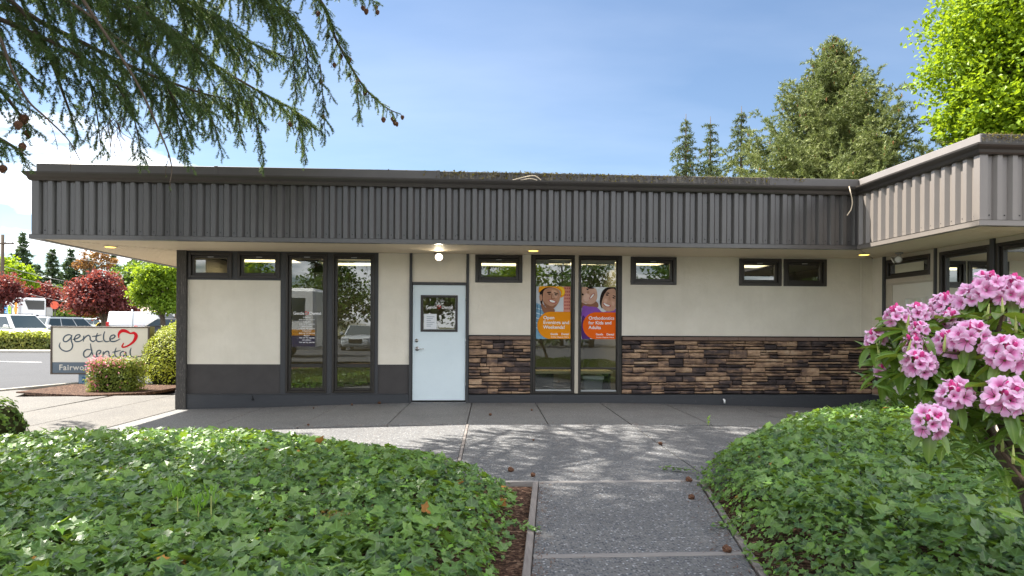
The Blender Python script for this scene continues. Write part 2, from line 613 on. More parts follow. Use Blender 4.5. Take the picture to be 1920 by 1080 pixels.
# stone veneer: tan to charcoal blotches that cross the stones, and a shift stone by stone
t = NT("ledge_stone")
oi = t.new("ShaderNodeObjectInfo").outputs["Random"]
f = t.math('ADD', t.math('MULTIPLY', t.noise(4.2, 3, 0.55, vec=t.scaled(1.0, 1.0, 2.2)), 1.25), t.math('MULTIPLY', oi, 0.55))
c = t.ramp(t.math('SUBTRACT', f, 0.42, True), [(0.20, (0.046, 0.037, 0.038)), (0.36, (0.088, 0.066, 0.062)), (0.52, (0.22, 0.142, 0.098)), (0.70, (0.42, 0.275, 0.172)), (0.92, (0.50, 0.36, 0.25))])
c = t.mix(t.math('MULTIPLY', t.math('SUBTRACT', t.noise(38, 5, 0.7), 0.45, True), 1.4, True), c, (0.11, 0.075, 0.055))
c = t.mix(0.35, c, t.mix(t.noise(90, 3), (0.3, 0.3, 0.3), (0.75, 0.75, 0.75)), 'OVERLAY')
bh = t.math('ADD', t.noise(60, 5, 0.65), t.math('MULTIPLY', t.noise(12, 4), 1.5))
M['stone'] = t.done(t.bsdf(c, 0.85, 0.25, normal=t.bump(bh, 0.6, 0.012)))
t = NT("cap_stone")
c = t.mix(t.noise(9, 5), (0.135, 0.088, 0.070), (0.205, 0.140, 0.112))
M['cap'] = t.done(t.bsdf(c, 0.8, 0.25, normal=t.bump(t.noise(60, 4), 0.4, 0.006)))
M['mortar'] = plain("mortar", (0.016, 0.014, 0.013), 0.9, 0.1, bump=0.5, bs=90)


# -- ground
def aggregate(name, tint=(1, 1, 1), light=1.0, soft=0.0):
    t = NT(name)
    cell = t.voro(62, "Color"); dist = t.voro(62, "Distance")
    sp = t.new("ShaderNodeSeparateColor"); t.link(cell, sp.inputs[0])
    k = light
    peb = t.ramp(sp.outputs[0], [(0.0, (0.040 * k, 0.046 * k, 0.056 * k)), (0.40, (0.085 * k, 0.092 * k, 0.105 * k)), (0.65, (0.17 * k, 0.165 * k, 0.155 * k)), (0.86, (0.27 * k, 0.265 * k, 0.25 * k)), (0.98, (0.56 * k, 0.56 * k, 0.55 * k))])
    peb = t.mix(t.math('MULTIPLY', sp.outputs[1], 0.3), peb, t.mix(sp.outputs[2], (0.24 * k, 0.17 * k, 0.12 * k), (0.12 * k, 0.15 * k, 0.19 * k)))
    fine = t.noise(210, 3, 0.7)
    mort = t.mix(fine, (0.13 * k, 0.125 * k, 0.118 * k), (0.24 * k, 0.23 * k, 0.215 * k))
    edge = t.math('MULTIPLY', t.math('SUBTRACT', dist, 0.40 - soft, True), 7.0, True)
    c = t.mix(edge, peb, mort)
    st = t.noise(0.9, 6, 0.66)
    c = t.mix(t.math('MULTIPLY', t.math('SUBTRACT', st, 0.46, True), 3.0, True), c, t.mix(0.5, c, (0.085 * k, 0.085 * k, 0.088 * k)))
    c = t.mix(1.0, c, tint, 'MULTIPLY')
    h = t.math('SUBTRACT', 1.0, dist)
    return t.done(t.bsdf(c, 0.75, 0.3, normal=t.bump(h, 0.5, 0.008)))


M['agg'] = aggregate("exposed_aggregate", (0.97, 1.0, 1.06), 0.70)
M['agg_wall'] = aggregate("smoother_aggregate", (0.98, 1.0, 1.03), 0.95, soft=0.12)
M['agg_sun'] = aggregate("sunlit_aggregate", (1.03, 1.0, 0.96), 0.64, soft=0.1)  # lit copy of the paving, warm sunlight tint put into its colour
M['conc'] = plain("kerb_concrete", (0.40, 0.38, 0.34), 0.85, 0.2, var=0.2, vs=3, bump=0.4, bs=80)
t = NT("asphalt")
c = t.mix(t.noise(0.5, 6, 0.65), (0.048, 0.050, 0.056), (0.070, 0.072, 0.078))
c = t.mix(t.math('MULTIPLY', t.noise(160, 2), 0.4), c, (0.10, 0.10, 0.105))
M['asphalt'] = t.done(t.bsdf(c, 0.9, 0.2, normal=t.bump(t.noise(120, 3), 0.4, 0.01)))
M['line'] = plain("road_paint", (0.72, 0.72, 0.70), 0.7, 0.2, var=0.2, vs=12)
t = NT("bark_mulch")
v = t.voro(46, "Color", vec=t.scaled(1.0, 1.25, 1.0))
sp = t.new("ShaderNodeSeparateColor"); t.link(v, sp.inputs[0])
c = t.ramp(sp.outputs[0], [(0.0, (0.022, 0.012, 0.008)), (0.5, (0.070, 0.037, 0.025)), (0.85, (0.135, 0.078, 0.052)), (1.0, (0.24, 0.16, 0.11))])
bh = t.math('ADD', t.noise(70, 4), sp.outputs[1])
M['mulch'] = t.done(t.bsdf(c, 0.9, 0.15, normal=t.bump(bh, 0.9, 0.02)))
M['far_ground'] = plain("dry_ground", (0.13, 0.13, 0.08), 0.95, 0.1, var=0.35, vs=0.4)
t = NT("grey_timber")
gr = t.noise(7, 6, 0.7, vec=t.scaled(9, 0.8, 6))
c = t.mix(gr, (0.095, 0.082, 0.075), (0.27, 0.245, 0.23))
M['timber'] = t.done(t.bsdf(c, 0.85, 0.2, normal=t.bump(gr, 0.6, 0.006)))
t = NT("grey_timber_across")
gr = t.noise(7, 6, 0.7, vec=t.scaled(0.8, 9, 6))
c = t.mix(gr, (0.115, 0.105, 0.10), (0.29, 0.275, 0.265))
M['timber_x'] = t.done(t.bsdf(c, 0.85, 0.2, normal=t.bump(gr, 0.6, 0.006)))

# -- plants
t = NT("bark")
gr = t.noise(14, 6, 0.7, vec=t.scaled(3, 3, 0.6))
c = t.mix(gr, (0.045, 0.033, 0.025), (0.17, 0.135, 0.105))
M['bark'] = t.done(t.bsdf(c, 0.9, 0.1, normal=t.bump(gr, 0.9, 0.02)))
M['twig'] = plain("twig_bark", (0.085, 0.058, 0.040), 0.85, 0.15, var=0.35, vs=20)
M['ivy'] = leaf_mat("ivy_leaf", (0.010, 0.036, 0.012), (0.140, 0.245, 0.042), (0.34, 0.52, 0.04), 0.24, 0.37, 0.40, 1.6, vein=(0.17, 0.32, 0.10))
M['ivy_new'] = leaf_mat("young_ivy_leaf", (0.10, 0.24, 0.03), (0.22, 0.42, 0.06), (0.42, 0.62, 0.06), 0.35, 0.4, 0.4)
M['ivy_dead'] = leaf_mat("dry_ivy_leaf", (0.16, 0.07, 0.02), (0.42, 0.22, 0.05), (0.3, 0.15, 0.04), 0.2, 0.7, 0.2)
M['needle'] = leaf_mat("fir_needle", (0.022, 0.060, 0.020), (0.105, 0.175, 0.055), (0.24, 0.34, 0.06), 0.28, 0.5, 0.35, 1.0)
M['needle_far'] = leaf_mat("far_fir_needle", (0.022, 0.050, 0.022), (0.090, 0.135, 0.055), (0.13, 0.2, 0.05), 0.2, 0.6, 0.25, 0.35)
M['needle_slim'] = leaf_mat("slim_fir_needle", (0.035, 0.060, 0.026), (0.150, 0.175, 0.070), (0.16, 0.22, 0.06), 0.2, 0.6, 0.25, 0.8)
M['needle_sp'] = leaf_mat("spruce_needle", (0.060, 0.095, 0.032), (0.285, 0.305, 0.112), (0.22, 0.28, 0.07), 0.2, 0.6, 0.25, 0.8)
M['leaf_lime'] = leaf_mat("lime_maple_leaf", (0.070, 0.145, 0.008), (0.25, 0.36, 0.018), (0.42, 0.56, 0.02), 0.38, 0.5, 0.3, 0.7)
M['leaf_green'] = leaf_mat("maple_leaf", (0.065, 0.14, 0.012), (0.21, 0.32, 0.03), (0.42, 0.55, 0.03), 0.40, 0.5, 0.3, 0.8)
M['leaf_mid'] = leaf_mat("mid_green_leaf", (0.03, 0.075, 0.012), (0.11, 0.18, 0.03), (0.22, 0.34, 0.04), 0.3, 0.5, 0.3, 0.5)
M['leaf_red'] = leaf_mat("plum_leaf", (0.055, 0.016, 0.022), (0.22, 0.070, 0.066), (0.42, 0.09, 0.06), 0.32, 0.5, 0.35, 0.7)
M['leaf_rust'] = leaf_mat("rusty_leaf", (0.16, 0.07, 0.03), (0.34, 0.2, 0.06), (0.4, 0.2, 0.05), 0.3, 0.5, 0.3, 0.7)
M['leaf_box'] = leaf_mat("boxwood_leaf", (0.16, 0.22, 0.015), (0.50, 0.52, 0.05), (0.5, 0.55, 0.04), 0.25, 0.5, 0.35, 2.5)
M['leaf_hedge'] = leaf_mat("hedge_leaf", (0.05, 0.085, 0.012), (0.23, 0.23, 0.045), (0.3, 0.32, 0.04), 0.25, 0.5, 0.35, 0.8)
M['leaf_az'] = leaf_mat("azalea_leaf", (0.06, 0.11, 0.012), (0.25, 0.30, 0.04), (0.35, 0.4, 0.04), 0.3, 0.5, 0.35, 3)
M['petal_az'] = leaf_mat("azalea_flower", (0.62, 0.17, 0.22), (0.85, 0.42, 0.45), (0.8, 0.3, 0.35), 0.3, 0.6, 0.2, 3)
M['leaf_arb'] = leaf_mat("arborvitae_leaf", (0.06, 0.12, 0.012), (0.18, 0.27, 0.03), (0.25, 0.35, 0.03), 0.2, 0.6, 0.25, 0.8)
M['leaf_rho'] = leaf_mat("rhododendron_leaf", (0.048, 0.125, 0.020), (0.175, 0.285, 0.045), (0.42, 0.56, 0.05), 0.25, 0.32, 0.5, 4, vein=(0.30, 0.40, 0.12))
M['core'] = plain("shrub_twigs", (0.030, 0.032, 0.012), 0.95, 0.05, var=0.4, vs=9)
t = NT("pine_cone_scales")
c = t.mix(t.voro(120, "Distance"), (0.035, 0.016, 0.010), (0.17, 0.085, 0.050))
M['cone'] = t.done(t.bsdf(c, 0.8, 0.2))
t = NT("rhododendron_petal")
a = t.new("ShaderNodeAttribute"); a.attribute_name = "vein"
oi = t.new("ShaderNodeObjectInfo").outputs["Random"]
c = t.ramp(a.outputs["Fac"], [(0.0, (0.54, 0.05, 0.26)), (0.20, (0.76, 0.22, 0.50)), (0.50, (0.87, 0.52, 0.78)), (1.0, (0.91, 0.73, 0.90))])
c = t.mix(t.math('MULTIPLY', oi, 0.35), c, (0.82, 0.38, 0.66))
p = t.bsdf(c, 0.6, 0.2)
tr = t.new("ShaderNodeBsdfTranslucent"); t.setin(tr.inputs[0], (0.88, 0.40, 0.64))
m_ = t.new("ShaderNodeMixShader"); m_.inputs[0].default_value = 0.3
t.link(p, m_.inputs[1]); t.link(tr.outputs[0], m_.inputs[2])
M['petal'] = t.done(m_.outputs[0])
M['bud'] = plain("flower_bud", (0.62, 0.05, 0.24), 0.5, 0.3, var=0.25, vs=30)
M['shoot'] = plain("pale_shoot", (0.34, 0.38, 0.12), 0.6, 0.3, var=0.2, vs=30)

# -- paint
def paint(name, c, rough=0.28, coat=0.5): return plain(name, c, rough, 0.5, 0, 0.05, 2.0, coat=coat)
M['car_white'] = paint("white_car_paint", (0.74, 0.75, 0.76))
M['car_silver'] = paint("silver_car_paint", (0.40, 0.43, 0.46))
M['car_black'] = paint("black_car_paint", (0.02, 0.02, 0.024))
M['car_blue'] = paint("blue_grey_car_paint", (0.13, 0.18, 0.27))
M['car_yellow'] = paint("yellow_car_paint", (0.66, 0.52, 0.05))
M['tyre'] = plain("tyre", (0.014, 0.014, 0.015), 0.85, 0.2)
M['red_l'] = plain("tail_lamp", (0.50, 0.015, 0.015), 0.25, 0.6)
M['clear_l'] = plain("head_lamp", (0.62, 0.65, 0.68), 0.12, 0.7)
M['navy'] = paint("navy_paint", (0.025, 0.025, 0.12))
M['orange'] = paint("orange_paint", (0.72, 0.30, 0.02))
def flat(name, c, rough=0.75): return plain(name, c, rough, 0.15, 0, 0.26 if 'skin' in name or 'shirt' in name or 'cheek' in name else 0.03, 13)

# ================================================================ THE BUILDING
D, EV, ZS = 12.098, 10.661, 2.63          # front wall, eave line, soffit height
X0, XW, XE = -5.012, 7.397, 6.280         # left corner, wing wall, wing eave
XL, YW = -6.47, 8.03                      # left eave, wing front eave
ZG0, ZG1, ZC = 3.49, 3.612, 3.762         # gutter, coping top


def wx(px, py=620): return float(onY(px, py, D)[0])
def wz(px, py): return float(onY(px, py, D)[2])


office = thing("dental_office", "long low dental office with grey ribbed metal fascia, cream stucco and stone veneer", "building", (0, D, 0))


def cells(mb, plane, u0, u1, z0, z1, w0, w1, holes=()):
    us = sorted({u0, u1, *[h[0] for h in holes], *[h[1] for h in holes]})
    zs = sorted({z0, z1, *[h[2] for h in holes], *[h[3] for h in holes]})
    us = [u for u in us if u0 <= u <= u1]; zs = [z for z in zs if z0 <= z <= z1]
    for i in range(len(us) - 1):
        for j in range(len(zs) - 1):
            uc, zc = (us[i] + us[i + 1]) / 2, (zs[j] + zs[j + 1]) / 2
            if any(h[0] < uc < h[1] and h[2] < zc < h[3] for h in holes): continue
            pbox(mb, plane, us[i], us[i + 1], w0, w1, zs[j], zs[j + 1])


def pbox(mb, plane, u0, u1, w0, w1, z0, z1, m=0):
    if plane == 'F': mb.box(u0, u1, D + w0, D + w1, z0, z1, m)
    else: mb.box(XW + w0, XW + w1, u0, u1, z0, z1, m)


def ring(mb, plane, u0, u1, z0, z1, t, w0, w1, m=0, tb=None):
    tb = t if tb is None else tb
    pbox(mb, plane, u0, u0 + t, w0, w1, z0, z1, m); pbox(mb, plane, u1 - t, u1, w0, w1, z0, z1, m)
    pbox(mb, plane, u0 + t, u1 - t, w0, w1, z1 - t, z1, m); pbox(mb, plane, u0 + t, u1 - t, w0, w1, z0, z0 + tb, m)


def window(plane, u0, u1, z0, z1, fw=0.045, sash=0.045, bars=(), latch=True, mat='bronze', bar_mat='bronze', sill=None):
    a = MB(); ring(a, plane, u0, u1, z0, z1, fw, -0.022, 0.11)
    w = a.build("window", M[mat], office, bevel=0.004)
    s0, s1, q0, q1 = u0 + fw, u1 - fw, z0 + fw, z1 - fw
    b = MB(); ring(b, plane, s0, s1, q0, q1, sash, 0.018, 0.085)
    b.build("sash", M['bronze'], w, bevel=0.005)
    g0, g1, h0, h1 = s0 + sash, s1 - sash, q0 + sash, q1 - sash
    edges = [h0] + [z for b_ in bars for z in b_] + [h1]
    for k in range(0, len(edges), 2):
        p = MB()
        if plane == 'F': p.add([(g0, D + 0.05, edges[k]), (g1, D + 0.05, edges[k]), (g1, D + 0.05, edges[k + 1]), (g0, D + 0.05, edges[k + 1])], [(0, 1, 2, 3)])
        else: p.add([(XW + 0.05, g0, edges[k]), (XW + 0.05, g1, edges[k]), (XW + 0.05, g1, edges[k + 1]), (XW + 0.05, g0, edges[k + 1])], [(0, 1, 2, 3)])
        p.build("pane", M['glass'], w, fix=False)
    for za, zb in bars:
        c = MB(); pbox(c, plane, g0, g1, 0.012, 0.08, za, zb)
        c.build("mullion", M[bar_mat], w, bevel=0.004)
    if latch:
        c = MB(); um = (u0 + u1) / 2
        pbox(c, plane, um - 0.05, um + 0.05, 0.006, 0.02, q1 - 0.030, q1 - 0.018)
        c.build("latch", M['alu'], w, bevel=0.002)
    if sill:
        c = MB(); pbox(c, plane, g0, g1, -0.005, 0.06, z0 + fw, z0 + fw + 0.028)
        c.build("sill", M['alu'], w, bevel=0.003)
    return w, (g0, g1, h0, h1)


# -- the windows of the front wall
ZT = wz(577, 475.7); ZB = wz(577, 736.6); ZM0, ZM1 = wz(577, 688.5), wz(577, 682.5)
wA = (wx(353), wx(434.5), wz(395, 521), wz(395, 474))
wB = (wx(444.8), wx(524.5), wz(480, 521.5), wz(480, 474.5))
wC = (wx(536), wx(613), ZB, ZT)
wD = (wx(623), wx(702.5), ZB, ZT)
wG = (wx(890.5), wx(978.7), wz(935, 530), wz(935, 478))
wP = (wx(999), wx(1077), wz(1040, 737.5), wz(1040, 480))
wQ = (wx(1084), wx(1161.5), wz(1120, 738.5), wz(1120, 481.5))
wH = (wx(1181.7), wx(1267.6), wz(1225, 534), wz(1225, 482))
wI = (wx(1385), wx(1464.5), wz(1425, 536), wz(1425, 485))
wJ = (wx(1468.5), wx(1549), wz(1510, 536.8), wz(1510, 486))
window('F', *wA, sash=0.048); window('F', *wB, sash=0.048)
winC, gC = window('F', *wC, fw=0.035, sash=0.045, bars=[(ZM1 - 0.06, ZM1)])
winD, gD = window('F', *wD, fw=0.035, sash=0.045, bars=[(ZM1 - 0.06, ZM1)])
window('F', *wG, fw=0.06, sash=0.05); window('F', *wH, fw=0.06, sash=0.05)
window('F', *wI, fw=0.06, sash=0.05); window('F', *wJ, fw=0.06, sash=0.05)
ZP = wz(1040, 689)
winP, gP = window('F', *wP, fw=0.040, sash=0.014, bars=[(ZP - 0.035, ZP)], latch=False, sill=True)
winQ, gQ = window('F', *wQ, fw=0.040, sash=0.014, bars=[(ZP - 0.035, ZP)], latch=False, sill=True)

# -- stucco panels, posts and boards of the front wall
ZD0, ZD1 = 0.155, wz(440, 683)


def wall(name, px0, px1, z0, z1, mat, holes=(), w0=0.0, w1=0.16, abs_=False, **k):
    u0, u1 = (px0, px1) if abs_ else (wx(px0), wx(px1))
    a = MB(); cells(a, 'F', u0, u1, z0, z1, w0, w1, holes)
    return a.build(name, M[mat], office, **k)


xa, xb = wx(351), wx(525.8)
wall("window_surround", xa, xb, wz(440, 525), ZS, 'trim', [wA, wB], 0.004, 0.15, True)
wall("stucco_panel", xa, xb, ZD1, wz(440, 525), 'stucco', w0=0.012, abs_=True)
wall("dark_stucco_panel", xa, xb, ZD0, ZD1, 'dark_stucco', w0=0.012, abs_=True)
wall("window_surround", xb, wx(708.8), ZD0 - 0.01, ZS, 'trim', [wC, wD], -0.004, 0.15, True)
wall("stucco_panel", 708.8, 767.4, ZD1, ZS, 'stucco', w0=0.012)
wall("dark_stucco_panel", 708.8, 767.4, ZD0, ZD1, 'dark_stucco', w0=0.012)
wall("stucco_panel", 772.5, 873.8, wz(823, 529), ZS, 'stucco', w0=0.012)
ZK = wz(935, 629.0)
wall("stucco_panel", 879, 994.7, ZK, ZS, 'stucco', [wG], w0=0.0)
pa, pb = wx(994.7), wx(1166)
wall("window_surround", pa, pb, ZD0 - 0.012, ZS, 'bronze', [wP, wQ], 0.006, 0.15, True)
wall("mullion_post", wP[1] + 0.002, wQ[0] - 0.002, ZD0 + 0.01, ZS, 'beige_trim', (), -0.03, 0.12, True, bevel=0.004)
wall("stucco_panel", pb, XW + 0.1, ZK, ZS, 'stucco', [wH, wI, wJ], 0.0, 0.16, True)
wall("wall_backing", 879, 994.7, ZD0 - 0.02, ZK, 'mortar', w0=0.004)
wall("wall_backing", pb, XW + 0.1, ZD0 - 0.02, ZK, 'mortar', (), 0.004, 0.16, True)
a = MB(); a.box(XW - 0.235, XW - 0.20, D - 0.014, D, ZK + 0.01, ZS - 0.02)
a.build("corner_bead", M['stucco'], office, bevel=0.004)
for p0, p1 in ((767.4, 772.5), (873.8, 879)):
    wall("post", p0, p1, gz(wx(p0)) - 0.05, ZS, 'trim', w0=-0.03, bevel=0.006)
a = MB(); a.box(X0, wx(351) - 0.002, D - 0.055, D + 0.14, gz(X0) - 0.06, ZS)
a.box(X0 - 0.008, wx(351) + 0.004, D - 0.064, D - 0.0552, gz(X0) - 0.06, 0.22)
a.build("corner_post", M['post'], office, bevel=0.008)
# baseboards follow the falling pavement
for p0, p1, zt in ((351.5, 767.2, ZD0 - 0.012), (879.2, 1638, ZD0 - 0.014)):
    a = MB(); x_0, x_1 = wx(p0), wx(p1) if p1 < 1600 else XW - 0.001
    N_ = 10
    for i in range(N_):
        q0, q1 = x_0 + (x_1 - x_0) * i / N_, x_0 + (x_1 - x_0) * (i + 1) / N_
        a.add([(q0, D - 0.03, gz(q0) - 0.05), (q1, D - 0.03, gz(q1) - 0.05), (q1, D + 0.1, gz(q1) - 0.05), (q0, D + 0.1, gz(q0) - 0.05),
               (q0, D - 0.03, zt), (q1, D - 0.03, zt), (q1, D + 0.1, zt), (q0, D + 0.1, zt)],
              [(0, 1, 5, 4), (4, 5, 6, 7), (0, 3, 2, 1)] + ([(0, 4, 7, 3)] if i == 0 else []) + ([(1, 2, 6, 5)] if i == N_ - 1 else []))
    a.build("baseboard", M['board'], office)
a = MB(); a.box(xa, wx(767), D - 0.042, D + 0.05, ZD0 - 0.010, ZD0 + 0.006)
a.build("ledge_strip", M['trim'], office, bevel=0.003)
# little vent spout and a knot on the baseboards
vp = onY(1357, 752, D - 0.04)
a = MB(); a.tube([(vp[0], D - 0.02, vp[2] + 0.03), (vp[0], D - 0.075, vp[2] + 0.02), (vp[0], D - 0.085, vp[2] - 0.035)], [0.018, 0.018, 0.016], 10)
a.build("drain_spout", M['white'], office, smooth=True)
vp = onY(474, 749, D - 0.04)
a = MB(); a.tube([(vp[0], D - 0.02, vp[2]), (vp[0], D - 0.05, vp[2])], 0.02, 10); a.tube([(vp[0], D - 0.045, vp[2]), (vp[0], D - 0.055, vp[2] + 0.07)], 0.006, 6)
a.build("hose_tap", M['black'], office)

# -- the entrance door
dx0, dx1 = wx(773.3), wx(873.2)
dz0, dz1 = wz(823, 750.6), wz(823, 534.6)
a = MB(); a.box(dx0 - 0.002, dx1 + 0.002, D - 0.022, D + 0.1, dz1 + 0.004, wz(823, 529) - 0.001)
a.build("door_header", M['trim'], office, bevel=0.004)
gx0, gx1, gz0, gz1 = wx(793), wx(853.3), wz(823, 617.5), wz(823, 557.8)
fx0, fx1, fz0, fz1 = wx(788.5), wx(858), wz(823, 622.2), wz(823, 553.4)
a = MB(); cells(a, 'F', dx0 + 0.004, dx1 - 0.004, dz0, dz1, 0.012, 0.057, [(gx0, gx1, gz0, gz1)])
door = a.build("door", M['door'], office)
a = MB(); ring(a, 'F', fx0, fx1, fz0, fz1, gx0 - fx0, -0.004, 0.065)
a.build("window_frame", M['dark_stucco'], door, bevel=0.006, seg=2)
a = MB(); a.add([(gx0, D + 0.03, gz0), (gx1, D + 0.03, gz0), (gx1, D + 0.03, gz1), (gx0, D + 0.03, gz1)], [(0, 1, 2, 3)])
a.build("pane", M['glass'], door, fix=False)
a = MB(); a.box(dx0, dx1, D + 0.004, D + 0.05, dz0 - 0.034, dz0 - 0.004); a.build("door_sweep", M['black'], door)
a = MB(); a.box(dx0 - 0.01, dx1 + 0.01, D - 0.035, D + 0.06, dz0 - 0.052, dz0 - 0.035); a.build("threshold", M['alu'], office, bevel=0.004)
hx, hz = wx(782.4), wz(782, 654)
a = MB(); a.lathe((hx, D + 0.012, hz), [(0.040, 0), (0.040, 0.008), (0.030, 0.014), (0.014, 0.018), (0.014, 0.05)], 20, (0, -1, 0))
a.tube([(hx, D - 0.036, hz), (hx + 0.03, D - 0.045, hz - 0.004), (hx + 0.12, D - 0.045, hz + 0.002)], [0.012, 0.011, 0.008], 10)
a.build("lever_handle", M['chrome'], door, smooth=True)
hz2 = wz(781, 638.6)
a = MB(); a.lathe((hx - 0.01, D + 0.012, hz2), [(0.034, 0), (0.034, 0.010), (0.026, 0.018), (0.012, 0.02), (0.011, 0.026)], 20, (0, -1, 0))
a.build("deadbolt", M['chrome'], door, smooth=True)
for hy in (0.22, 1.0, 1.75):
    a = MB(); a.tube([(dx1 + 0.001, D - 0.006, dz0 + hy), (dx1 + 0.001, D - 0.006, dz0 + hy + 0.1)], 0.008, 8)
    a.build("hinge", M['chrome'], door, smooth=True)
px0, px1, pz0, pz1 = wx(794.3), wx(818.5), wz(806, 617), wz(806, 588.5)
a = MB(); a.box(px0, px1, D + 0.022, D + 0.0235, pz0, pz1); notice = a.build("notice", M['paper'], door)

# ---------------------------------------------------------------- writing helpers
M['grey_ink'] = flat("grey_ink", (0.25, 0.30, 0.36))
M['red_print'] = flat("red_print", (0.62, 0.015, 0.025))


def text(name, body, pos, size, mat, parent, align='LEFT', bold=0.0, plane='F', thick=0.0006, width=None, spacing=1.0, rotz=None):
    cu = bpy.data.curves.new(name, 'FONT'); cu.body = body; cu.size = 1.0; cu.align_x = align
    cu.offset = bold; cu.extrude = 0.0; cu.resolution_u = 3; cu.space_character = spacing
    tmp = bpy.data.objects.new(name, cu)
    me = bpy.data.meshes.new_from_object(tmp)
    n = len(me.vertices); v = np.zeros(n * 3, dtype=np.float32); me.vertices.foreach_get("co", v); v = v.reshape(-1, 3)
    sx = size
    if width is not None and n:
        sx = width / (v[:, 0].max() - v[:, 0].min())
    out = np.zeros_like(v)
    if rotz is None:
        out[:, 0] = v[:, 0] * sx; out[:, 2] = v[:, 1] * size
    else:
        out[:, 0] = v[:, 0] * sx * math.cos(rotz); out[:, 1] = v[:, 0] * sx * math.sin(rotz); out[:, 2] = v[:, 1] * size
    me.vertices.foreach_set("co", out.ravel())
    me.materials.clear(); me.materials.append(mat); me.update()
    bpy.data.objects.remove(tmp)
    return place(name, me, parent, pos)


RIB = [0]


def ribbon(mb, pts, wid, y, n=6, m=0):
    """brush stroke in the plane y: pts (x,z), widths along it; each stroke a hair proud of the last"""
    RIB[0] += 1
    y = y - 0.00025 * (RIB[0] % 12)
    P = [np.array(p) for p in catmull([(p[0], p[1], w) for p, w in zip(pts, wid)], n)]
    L, R_ = [], []
    for i, p in enumerate(P):
        d = P[min(i + 1, len(P) - 1)][:2] - P[max(i - 1, 0)][:2]
        d = d / (np.linalg.norm(d) + 1e-9); nn = np.array([-d[1], d[0]]) * p[2] / 2
        L.append((p[0] + nn[0], y, p[1] + nn[1])); R_.append((p[0] - nn[0], y, p[1] - nn[1]))
    k = len(P)
    mb.add(L + R_, [(i, i + 1, k + i + 1, k + i) for i in range(k - 1)], m)


HEART = [(730, 668, 5), (730, 642, 13), (748, 623, 18), (775, 625, 17), (800, 638, 10), (824, 636, 15), (836, 655, 20), (822, 686, 15), (795, 709, 10), (766, 722, 9), (750, 719, 9), (760, 697, 6)]


def heart(x, z, y, size, mat, parent, name="tooth_heart_mark"):
    mb = MB(); s = size / 115.0
    ribbon(mb, [(x + (p[0] - 783) * s, z - (p[1] - 670) * s) for p in HEART], [p[2] * s * 1.15 for p in HEART], y)
    return mb.build(name, mat, parent, fix=False)


def logo(xc, z, y, w, mat, parent):
    """the practice's name with its heart between the two words"""
    h = w * 0.155
    text("lettering", "Gentle", (xc - w * 0.5, y, z), h, mat, parent, 'LEFT', 0.022, width=w * 0.40)
    text("lettering", "Dental", (xc + w * 0.09, y, z), h, mat, parent, 'LEFT', 0.022, width=w * 0.41)
    heart(xc - w * 0.005, z + h * 0.36, y, w * 0.135, M['red_print'], parent)


logo((gx0 + gx1) / 2, wz(823, 578.5), D + 0.026, wx(848) - wx(798), M['white'], door)
a = MB()
for k in range(6):
    zz_ = pz1 - 0.055 - k * 0.033
    a.box(px0 + 0.05, px1 - 0.04 - 0.03 * (k % 3), D + 0.0207, D + 0.0215, zz_, zz_ + 0.009)
a.build("printed_lines", M['grey_ink'], notice)
cxc = (gC[0] + gC[1]) / 2 - 0.005
logo(cxc, wz(577, 590.0), D + 0.046, wx(601.5) - wx(550), M['white'], winC)
hours = ["MONDAY", "8:00 AM TO 7:00 PM", "TUESDAY", "8:00 AM TO 5:00 PM", "WEDNESDAY", "8:00 AM TO 5:00 PM", "THURSDAY", "8:00 AM TO 5:00 PM",
         "FRIDAY", "7:00 AM TO 3:00 PM", "SATURDAY", "7:00 AM TO 3:00 PM"]
for k, h in enumerate(hours):
    z_ = wz(577, 596.2 + k * 4.28)
    text("hours_line", h, (cxc, D + 0.046, z_), 0.031, M['white'], winC, 'CENTER', 0.014)

# ---------------------------------------------------------------- stone veneer
ra = random.Random(11)


def lay(u0, u1, z0, z1, plane):
    out = []; nb = 6; H = (z1 - z0) / nb
    for bnd in range(nb):
        zb0 = z0 + H * bnd; zb1 = zb0 + H; u = u0
        while u < u1 - 0.01:
            L = ra.choice([0.22, 0.30, 0.36, 0.45, 0.55]) * ra.uniform(0.85, 1.2)
            e = u + L
            if u1 - e < 0.14: e = u1
            parts = ra.choice([[1], [0.42, 0.58], [0.6, 0.4], [0.33, 0.30, 0.37], [0.5, 0.5], [0.28, 0.72], [0.7, 0.3], [0.4, 0.25, 0.35]] if e - u < 0.34 else [[0.36, 0.64], [0.3, 0.36, 0.34], [0.5, 0.5], [0.62, 0.38], [0.35, 0.3, 0.35]])
            z = zb0
            for p in parts:
                h = H * p
                if e - u > 0.30 and ra.random() < 0.62:
                    k = u + (e - u) * ra.uniform(0.3, 0.7); out.append((u, k, z, z + h)); out.append((k, e, z, z + h))
                else: out.append((u, e, z, z + h))
                z += h
            u = e
    return out


